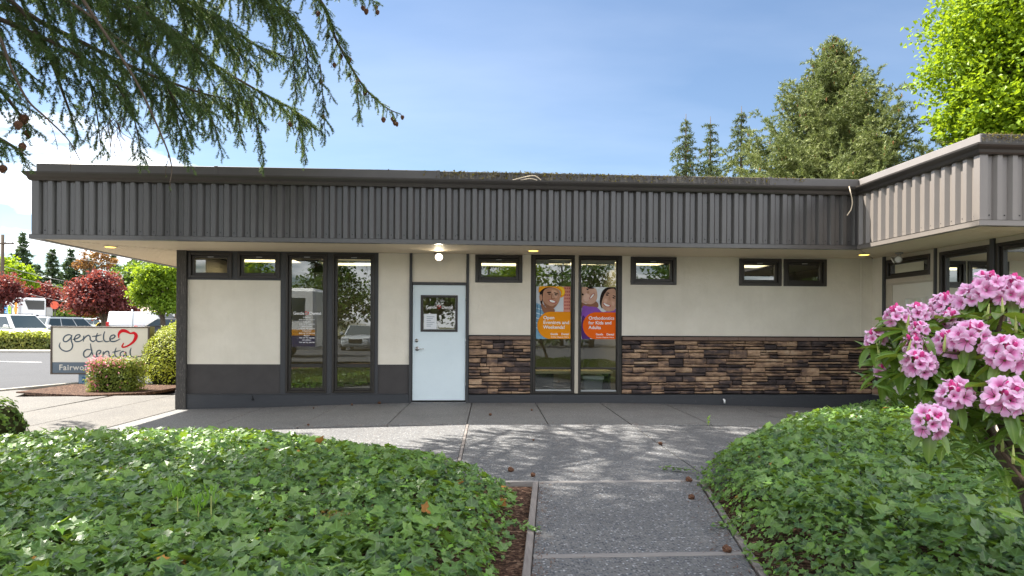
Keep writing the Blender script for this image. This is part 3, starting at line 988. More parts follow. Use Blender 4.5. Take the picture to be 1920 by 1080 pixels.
def stone(u0, u1, z0, z1, plane):
    g = 0.0042; d = ra.uniform(0.024, 0.080); n = 4
    us = [u0 + g + (u1 - u0 - 2 * g) * k / n for k in range(n + 1)]
    mb = MB(); vs = []
    tz0 = [z0 + g + ra.uniform(-0.002, 0.006) for _ in us]; tz1 = [z1 - g + ra.uniform(-0.007, 0.002) for _ in us]
    for k, u in enumerate(us):
        e = 0.006 if k in (0, n) else 0
        dd = d + ra.uniform(-0.009, 0.009) - (0.012 if k in (0, n) else 0)
        zm = (tz0[k] + tz1[k]) / 2
        for z, w in ((tz0[k], 0.0), (tz0[k] + 0.003, -dd + 0.009), (zm, -dd - ra.uniform(0, 0.007)), (tz1[k] - 0.003, -dd + 0.008), (tz1[k], 0.0)):
            vs.append((u, D + w, z) if plane == 'F' else (XW + w, u, z))
    fs = []
    for k in range(n):
        for j in range(4): fs.append((k * 5 + j, (k + 1) * 5 + j, (k + 1) * 5 + j + 1, k * 5 + j + 1))
    fs += [(0, 1, 2, 3, 4), tuple(n * 5 + j for j in (4, 3, 2, 1, 0))]
    mb.add(vs, fs)
    return mb.build("stone", M['stone'], office)


ZCAP = ZK - 0.075
YR = 11.735      # the stone returns round the corner to here
for r in lay(wx(879.3), wx(994.4), ZD0, ZCAP, 'F') + lay(pb + 0.003, XW - 0.035, ZD0, ZCAP, 'F'): stone(*r, 'F')
for r in lay(YR, D - 0.035, ZD0, ZCAP, 'W'): stone(*r, 'W')
for u0_, u1_ in ((wx(879.3), wx(994.4)), (pb + 0.003, XW - 0.06)):
    u = u0_
    while u < u1_ - 0.02:
        b_ = min(u + ra.uniform(0.46, 0.56), u1_)
        if u1_ - b_ < 0.15: b_ = u1_
        a = MB(); a.box(u + 0.002, b_ - 0.002, D - 0.082, D - 0.001, ZCAP + 0.002, ZK - 0.012)
        a.build("cap_stone", M['cap'], office, bevel=0.006); u = b_
a = MB(); a.box(XW - 0.082, XW - 0.001, YR, D - 0.084, ZCAP + 0.002, ZK - 0.012); a.build("cap_stone", M['cap'], office, bevel=0.006)
a = MB(); a.box(wx(879.3), wx(994.4), D - 0.03, D - 0.001, ZK - 0.010, ZK + 0.008); a.box(pb + 0.003, XW - 0.03, D - 0.03, D - 0.001, ZK - 0.010, ZK + 0.008)
a.build("flashing", M['black'], office)

# ---------------------------------------------------------------- the wing's wall, facing left
YE2 = 8.45
wy = lambda px, py=560: float(onX(px, py, XW)[1])
wzz = lambda px, py: float(onX(px, py, XW)[2])
tr = (wy(1744), wy(1662.5), 2.225, 2.56)
big1 = (wy(1857), wy(1762.5), 0.35, 2.555)
big2 = (YE2 + 0.03, wy(1868.5), 0.35, 2.555)
dr = (wy(1748.7), wy(1671.5), 0.05, 2.11)
a = MB(); cells(a, 'W', YE2, D + 0.1, gz(XW) - 0.1, ZS, 0.0, 0.16, [tr, big1, big2, dr]); a.build("wing_wall", M['beige_trim'], office)
a = MB(); a.box(XW - 0.012, XW - 0.0005, YR + 0.03, D - 0.001, ZK, ZS); a.build("stucco_panel", M['stucco'], office)
a = MB(); a.box(XW - 0.03, XW - 0.001, YR, D - 0.031, gz(XW) - 0.05, ZD0 - 0.014); a.build("baseboard", M['board'], office)
for p0, p1 in ((1661.2, 1657.0), (1757.0, 1753.5), (1867.0, 1858.5)):
    a = MB(); a.box(XW - 0.035, XW - 0.001, wy(p0), wy(p1), gz(XW) - 0.1, ZS); a.build("post", M['trim'], office, bevel=0.004)
window('W', *tr, fw=0.05, sash=0.04, latch=False)
w1, _ = window('W', *big1, fw=0.05, sash=0.05, latch=False)
w2, _ = window('W', *big2, fw=0.05, sash=0.05, latch=False)
a = MB(); a.box(XW - 0.03, XW - 0.001, wy(1756) + 0.04, wy(1664), 2.135, 2.185); a.build("door_head", M['beige_trim'], office, bevel=0.004)
a = MB(); cells(a, 'W', dr[0] + 0.005, dr[1] - 0.005, dr[2] + 0.01, dr[3], 0.02, 0.06, [(dr[0] + 0.16, dr[1] - 0.36, 0.95, 1.86)])
d2 = a.build("door", M['door2'], office); tag(d2, "cream side door with a divided upper light")
y0_, y1_ = dr[0] + 0.16, dr[1] - 0.36
a = MB(); ring(a, 'W', y0_ - 0.03, y1_ + 0.03, 0.92, 1.89, 0.035, 0.006, 0.066); a.build("window_frame", M['door2'], d2, bevel=0.004)
a = MB()
for k in range(1, 4): a.box(XW + 0.02, XW + 0.05, y0_ + (y1_ - y0_) * k / 4 - 0.008, y0_ + (y1_ - y0_) * k / 4 + 0.008, 0.95, 1.86)
for k in range(1, 5): a.box(XW + 0.023, XW + 0.047, y0_, y1_, 0.95 + 0.91 * k / 5 - 0.008, 0.95 + 0.91 * k / 5 + 0.008)
a.build("muntins", M['door2'], d2)
a = MB(); a.add([(XW + 0.036, y0_, 0.95), (XW + 0.036, y1_, 0.95), (XW + 0.036, y1_, 1.86), (XW + 0.036, y0_, 1.86)], [(0, 1, 2, 3)]); a.build("pane", M['glass'], d2, fix=False)
a = MB(); a.box(XW - 0.045, XW + 0.05, dr[0] - 0.01, dr[1] + 0.01, gz(XW) - 0.02, dr[2] + 0.004); a.build("threshold", plain("brass_threshold", (0.28, 0.16, 0.05), 0.5, 0.4), office, bevel=0.004)
# wing front wall (turned away from the photograph) and the left and far walls
a = MB(); a.box(XW + 0.161, 13.0, YE2, YE2 + 0.16, -0.3, ZS); a.build("wing_front_wall", M['stucco'], office)
a = MB(); a.box(X0 + 0.02, X0 + 0.16, D + 0.1605, 21.0, -0.35, ZS); a.build("side_wall", M['stucco'], office)
a = MB(); a.box(X0, 13.0, 21.001, 21.16, -0.35, ZS); a.box(13.001, 13.16, YE2, 21.0, -0.35, ZS); a.build("rear_wall", M['stucco'], office)

# ---------------------------------------------------------------- roof edge
path = [(XL, 21.5), (XL, EV), (XE, EV), (XE, YW), (13.6, YW)]
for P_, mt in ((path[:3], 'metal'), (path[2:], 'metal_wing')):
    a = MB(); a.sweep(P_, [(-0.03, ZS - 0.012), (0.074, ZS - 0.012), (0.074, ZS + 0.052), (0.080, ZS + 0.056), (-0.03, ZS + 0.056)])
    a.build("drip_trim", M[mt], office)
gp = [(-0.02, ZG0), (0.075, ZG0), (0.088, ZG0 + 0.018), (0.098, ZG0 + 0.05), (0.128, ZG0 + 0.078), (0.142, ZG0 + 0.10), (0.146, ZG1), (0.130, ZG1), (0.126, ZG1 - 0.012), (-0.02, ZG1 - 0.03)]
a = MB(); a.sweep(path, [(o, z - 0.0) for o, z in gp]); a.build("gutter", M['gutter'], office)
cpoints = [-6.49, float(onY(405, 318, EV)[0]), float(onY(822, 320, EV)[0]), float(onY(1445, 330, EV)[0]), XE - 0.001]
for k in range(4):
    dz = (0.0, 0.004, -0.006, -0.004)[k]
    a = MB(); xq0, xq1 = cpoints[k] + 0.003, cpoints[k + 1] - 0.003
    a.box(xq0, xq1, EV - 0.004 + 0.002 * (k % 2), EV + 0.28, ZG1 - 0.02, ZC + dz)
    a.build("coping", M['coping_clean' if k != 2 else 'coping_old'], office, bevel=0.006)
    if k:
        a = MB(); a.box(cpoints[k] - 0.025, cpoints[k] + 0.025, EV - 0.009, EV + 0.286, ZG1 - 0.02, ZC + 0.008); a.build("coping_clip", M['coping_clean'], office, bevel=0.003)
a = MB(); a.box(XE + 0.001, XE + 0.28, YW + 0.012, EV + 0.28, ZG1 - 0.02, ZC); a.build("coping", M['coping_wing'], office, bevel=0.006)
a = MB(); a.box(XE + 0.02, 13.6, YW + 0.002, YW + 0.28, ZG1 - 0.02, ZC - 0.004); a.build("coping", M['coping_old'], office, bevel=0.006)
a = MB(); a.box(XL - 0.02, XL + 0.26, EV + 0.286, 21.5, ZG1 - 0.02, ZC); a.build("coping", M['coping_clean'], office, bevel=0.006)
a = MB(); a.prism([(XL + 0.05, EV + 0.1), (XE + 0.1, EV + 0.1), (XE + 0.1, YW + 0.1), (13.6, YW + 0.1), (13.6, 21.5), (XL + 0.05, 21.5)], ZG0 - 0.1, ZG1)
a.build("roof", M['far_ground'], office)


def corrug(name, length, fn, lead=0.045, mat='metal'):
    """ribbed sheet from s=0 to length; fn(s,o,z)->point. Low and high flats with sloping sides"""
    HI = 0.050
    pts = [(0.0, HI), (lead, HI), (lead + 0.036, 0.0)]
    s = lead + 0.036
    while s < length - 0.02:
        for a_, o in ((0.064, 0.0), (0.099, HI), (0.163, HI), (0.198, 0.0)):
            if s + a_ < length: pts.append((s + a_, o))
        s += 0.198
    pts.append((length, pts[-1][1]))
    # cut into sheets
    sheets = []; cur = [pts[0]]
    for p in pts[1:]:
        cur.append(p)
        if p[0] - cur[0][0] > 0.95: sheets.append(cur); cur = [p]
    if len(cur) > 1: sheets.append(cur)
    z0, z1 = ZS + 0.05, ZG0 + 0.03
    for sh in sheets:
        n = len(sh); mb = MB()
        mb.add([fn(s_, o, z0) for s_, o in sh] + [fn(s_, o, z1) for s_, o in sh], [(i, i + 1, n + i + 1, n + i) for i in range(n - 1)])
        mb.build(name, M[mat], office, fix=False)
    # screw heads along the foot
    mb = MB()
    for i in range(len(pts) - 1):
        if abs(pts[i][1]) < 1e-6 and abs(pts[i + 1][1]) < 1e-6 and pts[i + 1][0] - pts[i][0] > 0.03:
            c0 = np.array(fn((pts[i][0] + pts[i + 1][0]) / 2, 0.0, ZS + 0.125)); c1 = np.array(fn((pts[i][0] + pts[i + 1][0]) / 2, 0.006, ZS + 0.125))
            mb.tube([c0, c1], 0.008, 6)
    o = mb.build("screw_heads", M['black'], office)


corrug("fascia_sheet", XE - XL, lambda s, o, z: (XL + s, EV - o + 0.004, z))
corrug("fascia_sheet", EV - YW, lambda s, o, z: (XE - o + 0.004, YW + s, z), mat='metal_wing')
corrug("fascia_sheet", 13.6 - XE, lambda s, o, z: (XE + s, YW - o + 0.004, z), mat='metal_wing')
corrug("fascia_sheet", 10.8, lambda s, o, z: (XL - o + 0.004, EV + s, z))
a = MB(); a.box(XE + 0.0095, XE + 0.02, YW + 0.02, EV, ZS, ZG0); a.box(XL + 0.02, XE + 0.03, EV + 0.0125, EV + 0.03, ZS + 0.002, ZG0); a.box(XE + 0.03, 13.6, YW + 0.0125, YW + 0.03, ZS, ZG0)
a.build("fascia_backing", M['black'], office)

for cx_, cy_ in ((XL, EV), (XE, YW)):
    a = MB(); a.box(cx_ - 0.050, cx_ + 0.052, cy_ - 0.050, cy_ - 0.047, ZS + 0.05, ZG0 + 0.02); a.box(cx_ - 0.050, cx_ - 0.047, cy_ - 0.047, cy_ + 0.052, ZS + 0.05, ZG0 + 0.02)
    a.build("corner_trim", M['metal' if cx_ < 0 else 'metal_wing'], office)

# -- soffit boards: along the wall in front, along the side at the left and under the wing
PIT = 0.098
a = MB(); y = EV + 0.03
while y < D - 0.01:
    y1 = min(y + PIT - 0.007, D - 0.002); k = (y - EV)
    a.box(XL + 0.05 + k, XE + k * 0.777 - 0.01, y, y1, ZS, ZS + 0.014); y += PIT
a.build("soffit_boards", M['soffit'], office)
a = MB(); x = XL + 0.03
while x < X0 - 0.005:
    x1 = min(x + PIT - 0.007, X0 - 0.002); a.box(x, x1 - 0.008, EV + 0.03 + (x - XL) * 0.985, 21.4, ZS, ZS + 0.014); x += PIT
a.build("soffit_boards", M['soffit'], office)
a = MB(); x = XE + 0.03
while x < XW - 0.005:
    x1 = min(x + PIT - 0.007, XW - 0.002); a.box(x, x1, YW + 0.03, EV + (x - XE) / 0.777, ZS, ZS + 0.014); x += PIT
a.build("soffit_boards", M['soffit'], office)
a = MB(); y = YW + 0.03
while y < YE2 - 0.01:
    a.box(XW + 0.002, 13.5, y, y + PIT - 0.007, ZS, ZS + 0.014); y += PIT
a.build("soffit_boards", M['soffit'], office)
a = MB(); a.prism([(XL + 0.02, EV + 0.02), (XE + 0.02, EV + 0.02), (XE + 0.02, YW + 0.02), (13.5, YW + 0.02), (13.5, 21.4), (XL + 0.02, 21.4)], ZS + 0.016, ZS + 0.03)
a.build("soffit_backing", M['black'], office)

# moss and needle litter caught on the old coping
mv = []; mf = []
for k in range(1500):
    xq = ra.choice([ra.uniform(cpoints[2], cpoints[3] + 0.6), ra.gauss(1.0, 0.9), ra.uniform(XE + 0.05, 9.0)])
    front = XE if xq > XE + 0.04 else None
    if front is None and xq > 6.2: continue
    yb = YW if front else EV
    zt = ra.random()
    if zt < 0.5: p = (xq, yb + ra.uniform(-0.004, 0.12), ZC + ra.uniform(-0.01, 0.012))
    else: p = (xq, yb - 0.006, ZC - abs(ra.gauss(0, 0.05)))
    if p[2] < ZG1: continue
    s_ = ra.uniform(0.008, 0.03); b = len(mv)
    an = ra.uniform(0, 6.28); dx_, dz_ = math.cos(an) * s_, math.sin(an) * s_
    mv += [(p[0] - dx_, p[1], p[2] - dz_), (p[0] + dz_ * 0.4, p[1] - 0.01, p[2]), (p[0] + dx_, p[1] + ra.uniform(-0.02, 0.01), p[2] + abs(dz_) * 0.8), (p[0] - dz_ * 0.4, p[1], p[2] + 0.006)]
    mf.append((b, b + 1, b + 2, b + 3))
M['moss'] = leaf_mat("moss_litter", (0.07, 0.045, 0.02), (0.28, 0.24, 0.05), (0.2, 0.2, 0.04), 0.15, 0.9, 0.1, 5)
me = np_mesh("moss", np.array(mv) - np.array([0, D, 0]), np.array(mf), M['moss'])
o = bpy.data.objects.new("moss", me); COL.objects.link(o); o.parent = office; o["kind"] = "stuff"
a = MB(); q = onY(1592, 350, EV - 0.15)
a.tube(catmull([(q[0], q[1], 3.61), (q[0] + 0.01, q[1] - 0.03, 3.5), (q[0] + 0.05, q[1] - 0.01, 3.36), (q[0] + 0.03, q[1], 3.24), (q[0] - 0.03, q[1], 3.15)], 5), 0.009, 5)
tw = a.build("fallen_twig", M['soffit']); tag(tw, "dry pale twig hanging from the gutter at the inner corner", "twig")
a = MB(); q = onY(995, 338, EV - 0.1)
a.tube(catmull([(q[0] - 0.28, q[1], 3.62), (q[0] - 0.1, q[1] - 0.04, 3.66), (q[0] + 0.05, q[1] - 0.02, 3.69), (q[0] + 0.16, q[1], 3.63)], 5), 0.008, 5)
a.tube(catmull([(q[0] - 0.2, q[1], 3.61), (q[0] - 0.02, q[1] - 0.03, 3.64), (q[0] + 0.1, q[1] - 0.02, 3.62)], 5), 0.006, 5)
tw = a.build("fallen_twig", M['soffit']); tag(tw, "forked dry twig lying in the gutter amid moss", "twig")

# ---------------------------------------------------------------- lamps under the eaves
for pxy, lab in (((207, 462), "round yellow downlight under the left end of the eaves"), ((1000, 469), "round yellow downlight above the poster windows"),
                 ((1620, 476.5), "round yellow downlight at the inner corner by the wing")):
    r = ray(*pxy); p = r * ((ZS - EYE) / r[2])
    t_ = thing("downlight", lab, "ceiling light", (p[0], p[1], ZS), "downlights under the eaves")
    a = MB(); a.lathe((p[0], p[1], ZS - 0.014), [(0.085, 0.0), (0.105, 0.003), (0.108, 0.0125), (0.085, 0.0125)], 28); a.build("trim_ring", M['soffit'], t_, smooth=True)
    a = MB(); a.lathe((p[0], p[1], ZS - 0.022), [(0.001, 0), (0.06, 0.002), (0.084, 0.008), (0.084, 0.0095)], 28); a.build("lens", M['lens_y'], t_, smooth=True)


def lamp_head(t_, c, d, lit, s=1.0):
    d = Vector(d).normalized(); c = Vector(c)
    b = c - d * 0.075 * s
    a = MB(); a.lathe(b, [(0.018 * s, -0.02 * s), (0.030 * s, 0.0), (0.036 * s, 0.035 * s), (0.062 * s, 0.07 * s), (0.068 * s, 0.085 * s), (0.060 * s, 0.085 * s), (0.055 * s, 0.074 * s)], 20, d)
    h = a.build("lamp_head", M['lamp_body'], t_, smooth=True)
    a = MB(); a.lathe(b + d * 0.074 * s, [(0.057 * s, 0), (0.045 * s, 0.010 * s), (0.02 * s, 0.016 * s), (0.002, 0.018 * s)], 20, d)
    a.build("lens", M['lens'] if lit else M['white'], h, smooth=True)
    return b


p = onY(823, 482, D - 0.22)
t_ = thing("flood_lamp", "lit round flood lamp above the entrance door", "lamp", (p[0], p[1], ZS), "flood lamps under the eaves")
a = MB(); a.lathe((p[0] - 0.03, p[1] + 0.08, ZS - 0.03), [(0.05, 0), (0.055, 0.012), (0.055, 0.028)], 20); a.build("mount", M['lamp_body'], t_, smooth=True)
b = lamp_head(t_, p, (0.02, -0.75, -0.35), True, 1.15)
a = MB(); a.tube(catmull([(p[0] - 0.03, p[1] + 0.08, ZS - 0.03), (p[0] - 0.045, p[1] + 0.07, p[2] + 0.08), tuple(b)], 5), 0.012, 8); a.build("arm", M['lamp_body'], t_, smooth=True)
ls = bpy.data.lights.new("flood_lamp_light", 'SPOT'); ls.energy = 4; ls.spot_size = 2.2; ls.color = (1, 0.86, 0.62); ls.shadow_soft_size = 0.05
lo = bpy.data.objects.new("flood_lamp_light", ls); COL.objects.link(lo); lo.location = p + np.array([0, -0.04, -0.02]); lo.rotation_euler = Vector((0.02, -0.75, -0.35)).to_track_quat('-Z', 'Y').to_euler()
p = onX(1686, 485, XW - 0.2); py_ = p[1]
t_ = thing("flood_lamp", "unlit twin flood lamp above the side door of the wing", "lamp", (p[0], py_, ZS), "flood lamps under the eaves")
a = MB(); a.lathe((p[0], py_, ZS - 0.03), [(0.05, 0), (0.06, 0.012), (0.06, 0.028)], 20); a.build("mount", M['lamp_body'], t_, smooth=True)
for dy, dd in ((0.06, (-0.5, 0.25, -0.3)), (-0.05, (-0.5, -0.6, -0.25))):
    c_ = (p[0] - 0.06, py_ + dy * 1.3, p[2] - 0.02)
    b = lamp_head(t_, c_, dd, False, 0.95)
    a = MB(); a.tube([(p[0], py_ + dy * 0.4, ZS - 0.03), (p[0], py_ + dy * 0.9, p[2] + 0.05), tuple(b)], 0.011, 8); a.build("arm", M['lamp_body'], t_, smooth=True)

# ---------------------------------------------------------------- inside
M['room'] = plain("room_wall", (0.42, 0.39, 0.33), 0.8, 0.1, var=0.08)
M['room_dark'] = plain("carpet", (0.08, 0.075, 0.07), 0.95, 0.05)
a = MB()
a.box(X0 + 0.17, XW + 0.1, D + 4.6, D + 4.7, -0.05, ZS); a.box(wx(772) - 0.04, wx(772) + 0.04, D + 1.5, D + 4.6, -0.05, ZS); a.box(wx(1175), wx(1175) + 0.08, D + 0.9, D + 4.6, -0.05, ZS)
a.box(XW + 0.1, XW + 0.2, D + 0.17, D + 4.6, -0.05, ZS)
a.build("room_walls", M['room'], office)
a = MB(); a.box(X0 + 0.17, 13.0, YE2 + 0.2, D + 4.7, -0.06, -0.02) if False else a.box(X0 + 0.17, XW + 0.2, D + 0.17, D + 4.7, -0.06, -0.02); a.box(XW + 0.2, 12.9, YE2 + 0.2, D + 4.7, -0.06, -0.02)
a.build("room_floor", M['room_dark'], office)
a = MB(); a.box(XW + 3.6, XW + 3.7, YE2 + 0.2, D + 4.6, -0.05, ZS); a.box(XW + 0.2, XW + 3.6, D - 0.1, D, -0.05, ZS); a.build("room_walls", M['room'], office)
for x_, y_, lab in ((-3.9, D + 1.3, "glowing ceiling panel seen through the far left high window"), (-2.3, D + 1.8, "glowing ceiling panel seen at the top of the tall dark windows"),
                    (0.75, D + 1.5, "glowing ceiling panel seen through the high window right of the door"),
                    (2.15, D + 1.2, "glowing ceiling panel seen above the poster windows"), (3.15, D + 1.0, "glowing ceiling panel seen through the high window over the stone"),
                    (5.3, D + 1.3, "glowing ceiling panel seen through the paired high windows")):
    t_ = thing("ceiling_panel", lab, "ceiling light", (x_, y_, ZS - 0.02), "lit ceiling panels inside the office")
    a = MB()
    for q in ((-0.64, -0.6, -0.34, 0.34), (0.6, 0.64, -0.34, 0.34), (-0.6, 0.6, -0.34, -0.3), (-0.6, 0.6, 0.3, 0.34)): a.box(x_ + q[0], x_ + q[1], y_ + q[2], y_ + q[3], ZS - 0.05, ZS)
    a.build("frame", M['white'], t_)
    a = MB(); a.box(x_ - 0.6, x_ + 0.6, y_ - 0.3, y_ + 0.3, ZS - 0.035, ZS - 0.01); a.build("diffuser", M['panel_l'], t_)
t_ = thing("ceiling_panel", "glowing ceiling panel seen through the wing's large window", "ceiling light", (XW + 1.5, 10.6, ZS - 0.02), "lit ceiling panels inside the office")
a = MB(); a.box(XW + 1.2, XW + 1.8, 10.0, 11.2, ZS - 0.045, ZS - 0.02); a.build("diffuser", M['panel_l'], t_)
# blinds drawn up at the head of the poster windows
for g, lab in ((gP, "raised slat blind above the hard hat poster"), (gQ, "raised slat blind above the orthodontics poster")):
    t_ = thing("blind", lab, "window blind", ((g[0] + g[1]) / 2, D + 0.13, g[3]), "raised blinds in the poster windows")
    a = MB(); a.box(g[0] + 0.01, g[1] - 0.01, D + 0.11, D + 0.16, g[3] - 0.07, g[3] - 0.005); a.build("head_rail", M['paper'], t_, bevel=0.004)
    a = MB()
    for k in range(12): a.box(g[0] + 0.015, g[1] - 0.015, D + 0.112, D + 0.158, g[3] - 0.082 - k * 0.008, g[3] - 0.079 - k * 0.008)
    a.build("slats", M['room'], t_)
    a = MB()
    for f in (0.18, 0.78): a.box(g[0] + (g[1] - g[0]) * f - 0.012, g[0] + (g[1] - g[0]) * f + 0.012, D + 0.105, D + 0.109, g[3] - 0.19, g[3] - 0.07)
    a.build("tapes", M['paper'], t_)
zc_ = wz(1080, 697)
a = MB(); a.box(gP[0] - 0.4, gQ[1] - 0.02, D + 0.2, D + 0.85, zc_ - 0.05, zc_); ct = thing("counter", "pale counter running behind the poster windows", "counter", (gP[0] + 0.6, D + 0.5, -0.02))
a.build("counter_top", M['soffit'], ct, bevel=0.005)
a = MB(); a.box(gP[0] - 0.3, gP[0] + 0.36, D + 0.3, D + 0.8, -0.02, zc_ - 0.05); a.box(gQ[1] - 0.1, gQ[1] - 0.06, D + 0.2, D + 0.8, -0.02, zc_ - 0.05); a.build("side_panel", M['room_dark'], ct)
p = onY(1110, 730, D + 0.5)
t_ = thing("waste_bin", "grey waste bin with a pale liner behind the lower glass", "bin", (p[0], D + 0.5, -0.02))
a = MB(); zt = float(onY(1110, 706, D + 0.5)[2]); a.ext([(p[0] - 0.15, -0.02), (p[0] + 0.15, -0.02), (p[0] + 0.19, zt), (p[0] - 0.19, zt)], 'y', D + 0.38, D + 0.62)
a.build("body", plain("grey_plastic", (0.20, 0.21, 0.22), 0.5), t_, bevel=0.02, seg=2)
a = MB(); a.ext([(p[0] - 0.198, zt - 0.04), (p[0] + 0.198, zt - 0.05), (p[0] + 0.205, zt + 0.02), (p[0] - 0.2, zt + 0.025)], 'y', D + 0.37, D + 0.63); a.build("liner", M['white'], t_, bevel=0.01)
# pale curtains in the wing
for ya, yb, lab in ((big1[1] - 0.22, big1[1] - 0.08, "pale curtain inside the wing's near door-side window"), (big2[1] - 0.25, big2[1] - 0.07, "pale curtain inside the wing's right window")):
    a = MB(); P = [(XW + 0.2 + 0.02 * math.sin(k * 1.5), ya + (yb - ya) * k / 10) for k in range(11)]
    a.add([(q[0], q[1], 0.3) for q in P] + [(q[0], q[1], 2.55) for q in P], [(k, k + 1, 12 + k, 11 + k) for k in range(10)])
    tag(a.build("curtain", M['paper'], fix=False, smooth=True), lab, "curtain")

# ---------------------------------------------------------------- the two window posters
def poster(px0, px1, py0, py1, lab, builder):
    yq = D + 0.042
    x_0, x_1, z_0, z_1 = wx(px0), wx(px1), wz((px0 + px1) / 2, py1), wz((px0 + px1) / 2, py0)
    t_ = thing("poster", lab, "poster", ((x_0 + x_1) / 2, yq, z_0), "advertising posters in the window")
    a = MB(); a.box(x_0, x_1, yq, yq + 0.002, z_0, z_1)
    sheet = a.build("sheet", flat("poster_sheet_" + str(int(px0)), (0.62, 0.66, 0.70)), t_)
    lay_ = [0]

    def shape(name, pts, col, closed=True, smooth=True, parent=t_):
        """flat printed shape; points in picture fractions (0..1, top-left origin)"""
        lay_[0] += 1
        P = catmull([(p[0], p[1]) for p in pts], 5, True) if smooth else [np.array(p) for p in pts]
        yy = yq - 0.00035 * lay_[0]
        V = [(x_0 + (x_1 - x_0) * min(max(p[0], 0), 1), yy, z_1 - (z_1 - z_0) * min(max(p[1], 0), 1)) for p in P]
        bm = bmesh.new(); vs = [bm.verts.new(v) for v in V]
        for i in range(len(vs)): bm.edges.new((vs[i], vs[(i + 1) % len(vs)]))
        bmesh.ops.triangle_fill(bm, edges=bm.edges[:], use_beauty=True)
        me = bpy.data.meshes.new(name); org = Vector(((x_0 + x_1) / 2, yy, z_0))
        for v in bm.verts: v.co -= org
        bm.to_mesh(me); bm.free(); me.materials.append(col)
        return place(name, me, parent, org)

    def panel(col, lines, sub):
        W_, H_ = x_1 - x_0, z_1 - z_0
        r = 0.26 * H_; cxp, czp = 0.43 * W_, 0.742
        pts = [(1, 0.742 - 0.26), (0.43, 0.742 - 0.26)]
        for k in range(1, 24):
            an = math.pi / 2 + math.pi * k / 24
            pts.append((0.43 + math.cos(an) * r / W_, 0.742 - math.sin(an) * 0.26))
        pts += [(0.43, 0.998), (1, 0.998)]
        pn = shape("slogan_panel", pts, col, smooth=False)
        yy = yq - 0.00035 * (lay_[0] + 2)
        for k, (s_, frac) in enumerate(lines):
            text("slogan", s_, (x_0 + W_ * 0.205, yy, z_1 - H_ * (0.625 + 0.090 * k)), 0.083, M['white'], pn, 'LEFT', 0.020, width=W_ * frac)
        logo(x_0 + W_ * 0.685, z_1 - H_ * 0.925, yy, W_ * 0.53, M['white'], pn)
        text("slogan", sub, (x_0 + W_ * 0.43, yy, z_1 - H_ * 0.972), 0.026, M['white'], pn, 'LEFT', 0.016, width=W_ * 0.515)

    builder(shape, panel)
    return t_


SK1, SK1D, SK1L = flat("tan_skin_print", (0.47, 0.25, 0.16)), flat("skin_shade_print", (0.27, 0.125, 0.075)), flat("skin_light_print", (0.60, 0.36, 0.25))
HAIR, TEETH, LIP = flat("hair_print", (0.022, 0.014, 0.012)), flat("teeth_print", (0.86, 0.85, 0.82)), flat("lip_print", (0.42, 0.10, 0.09))


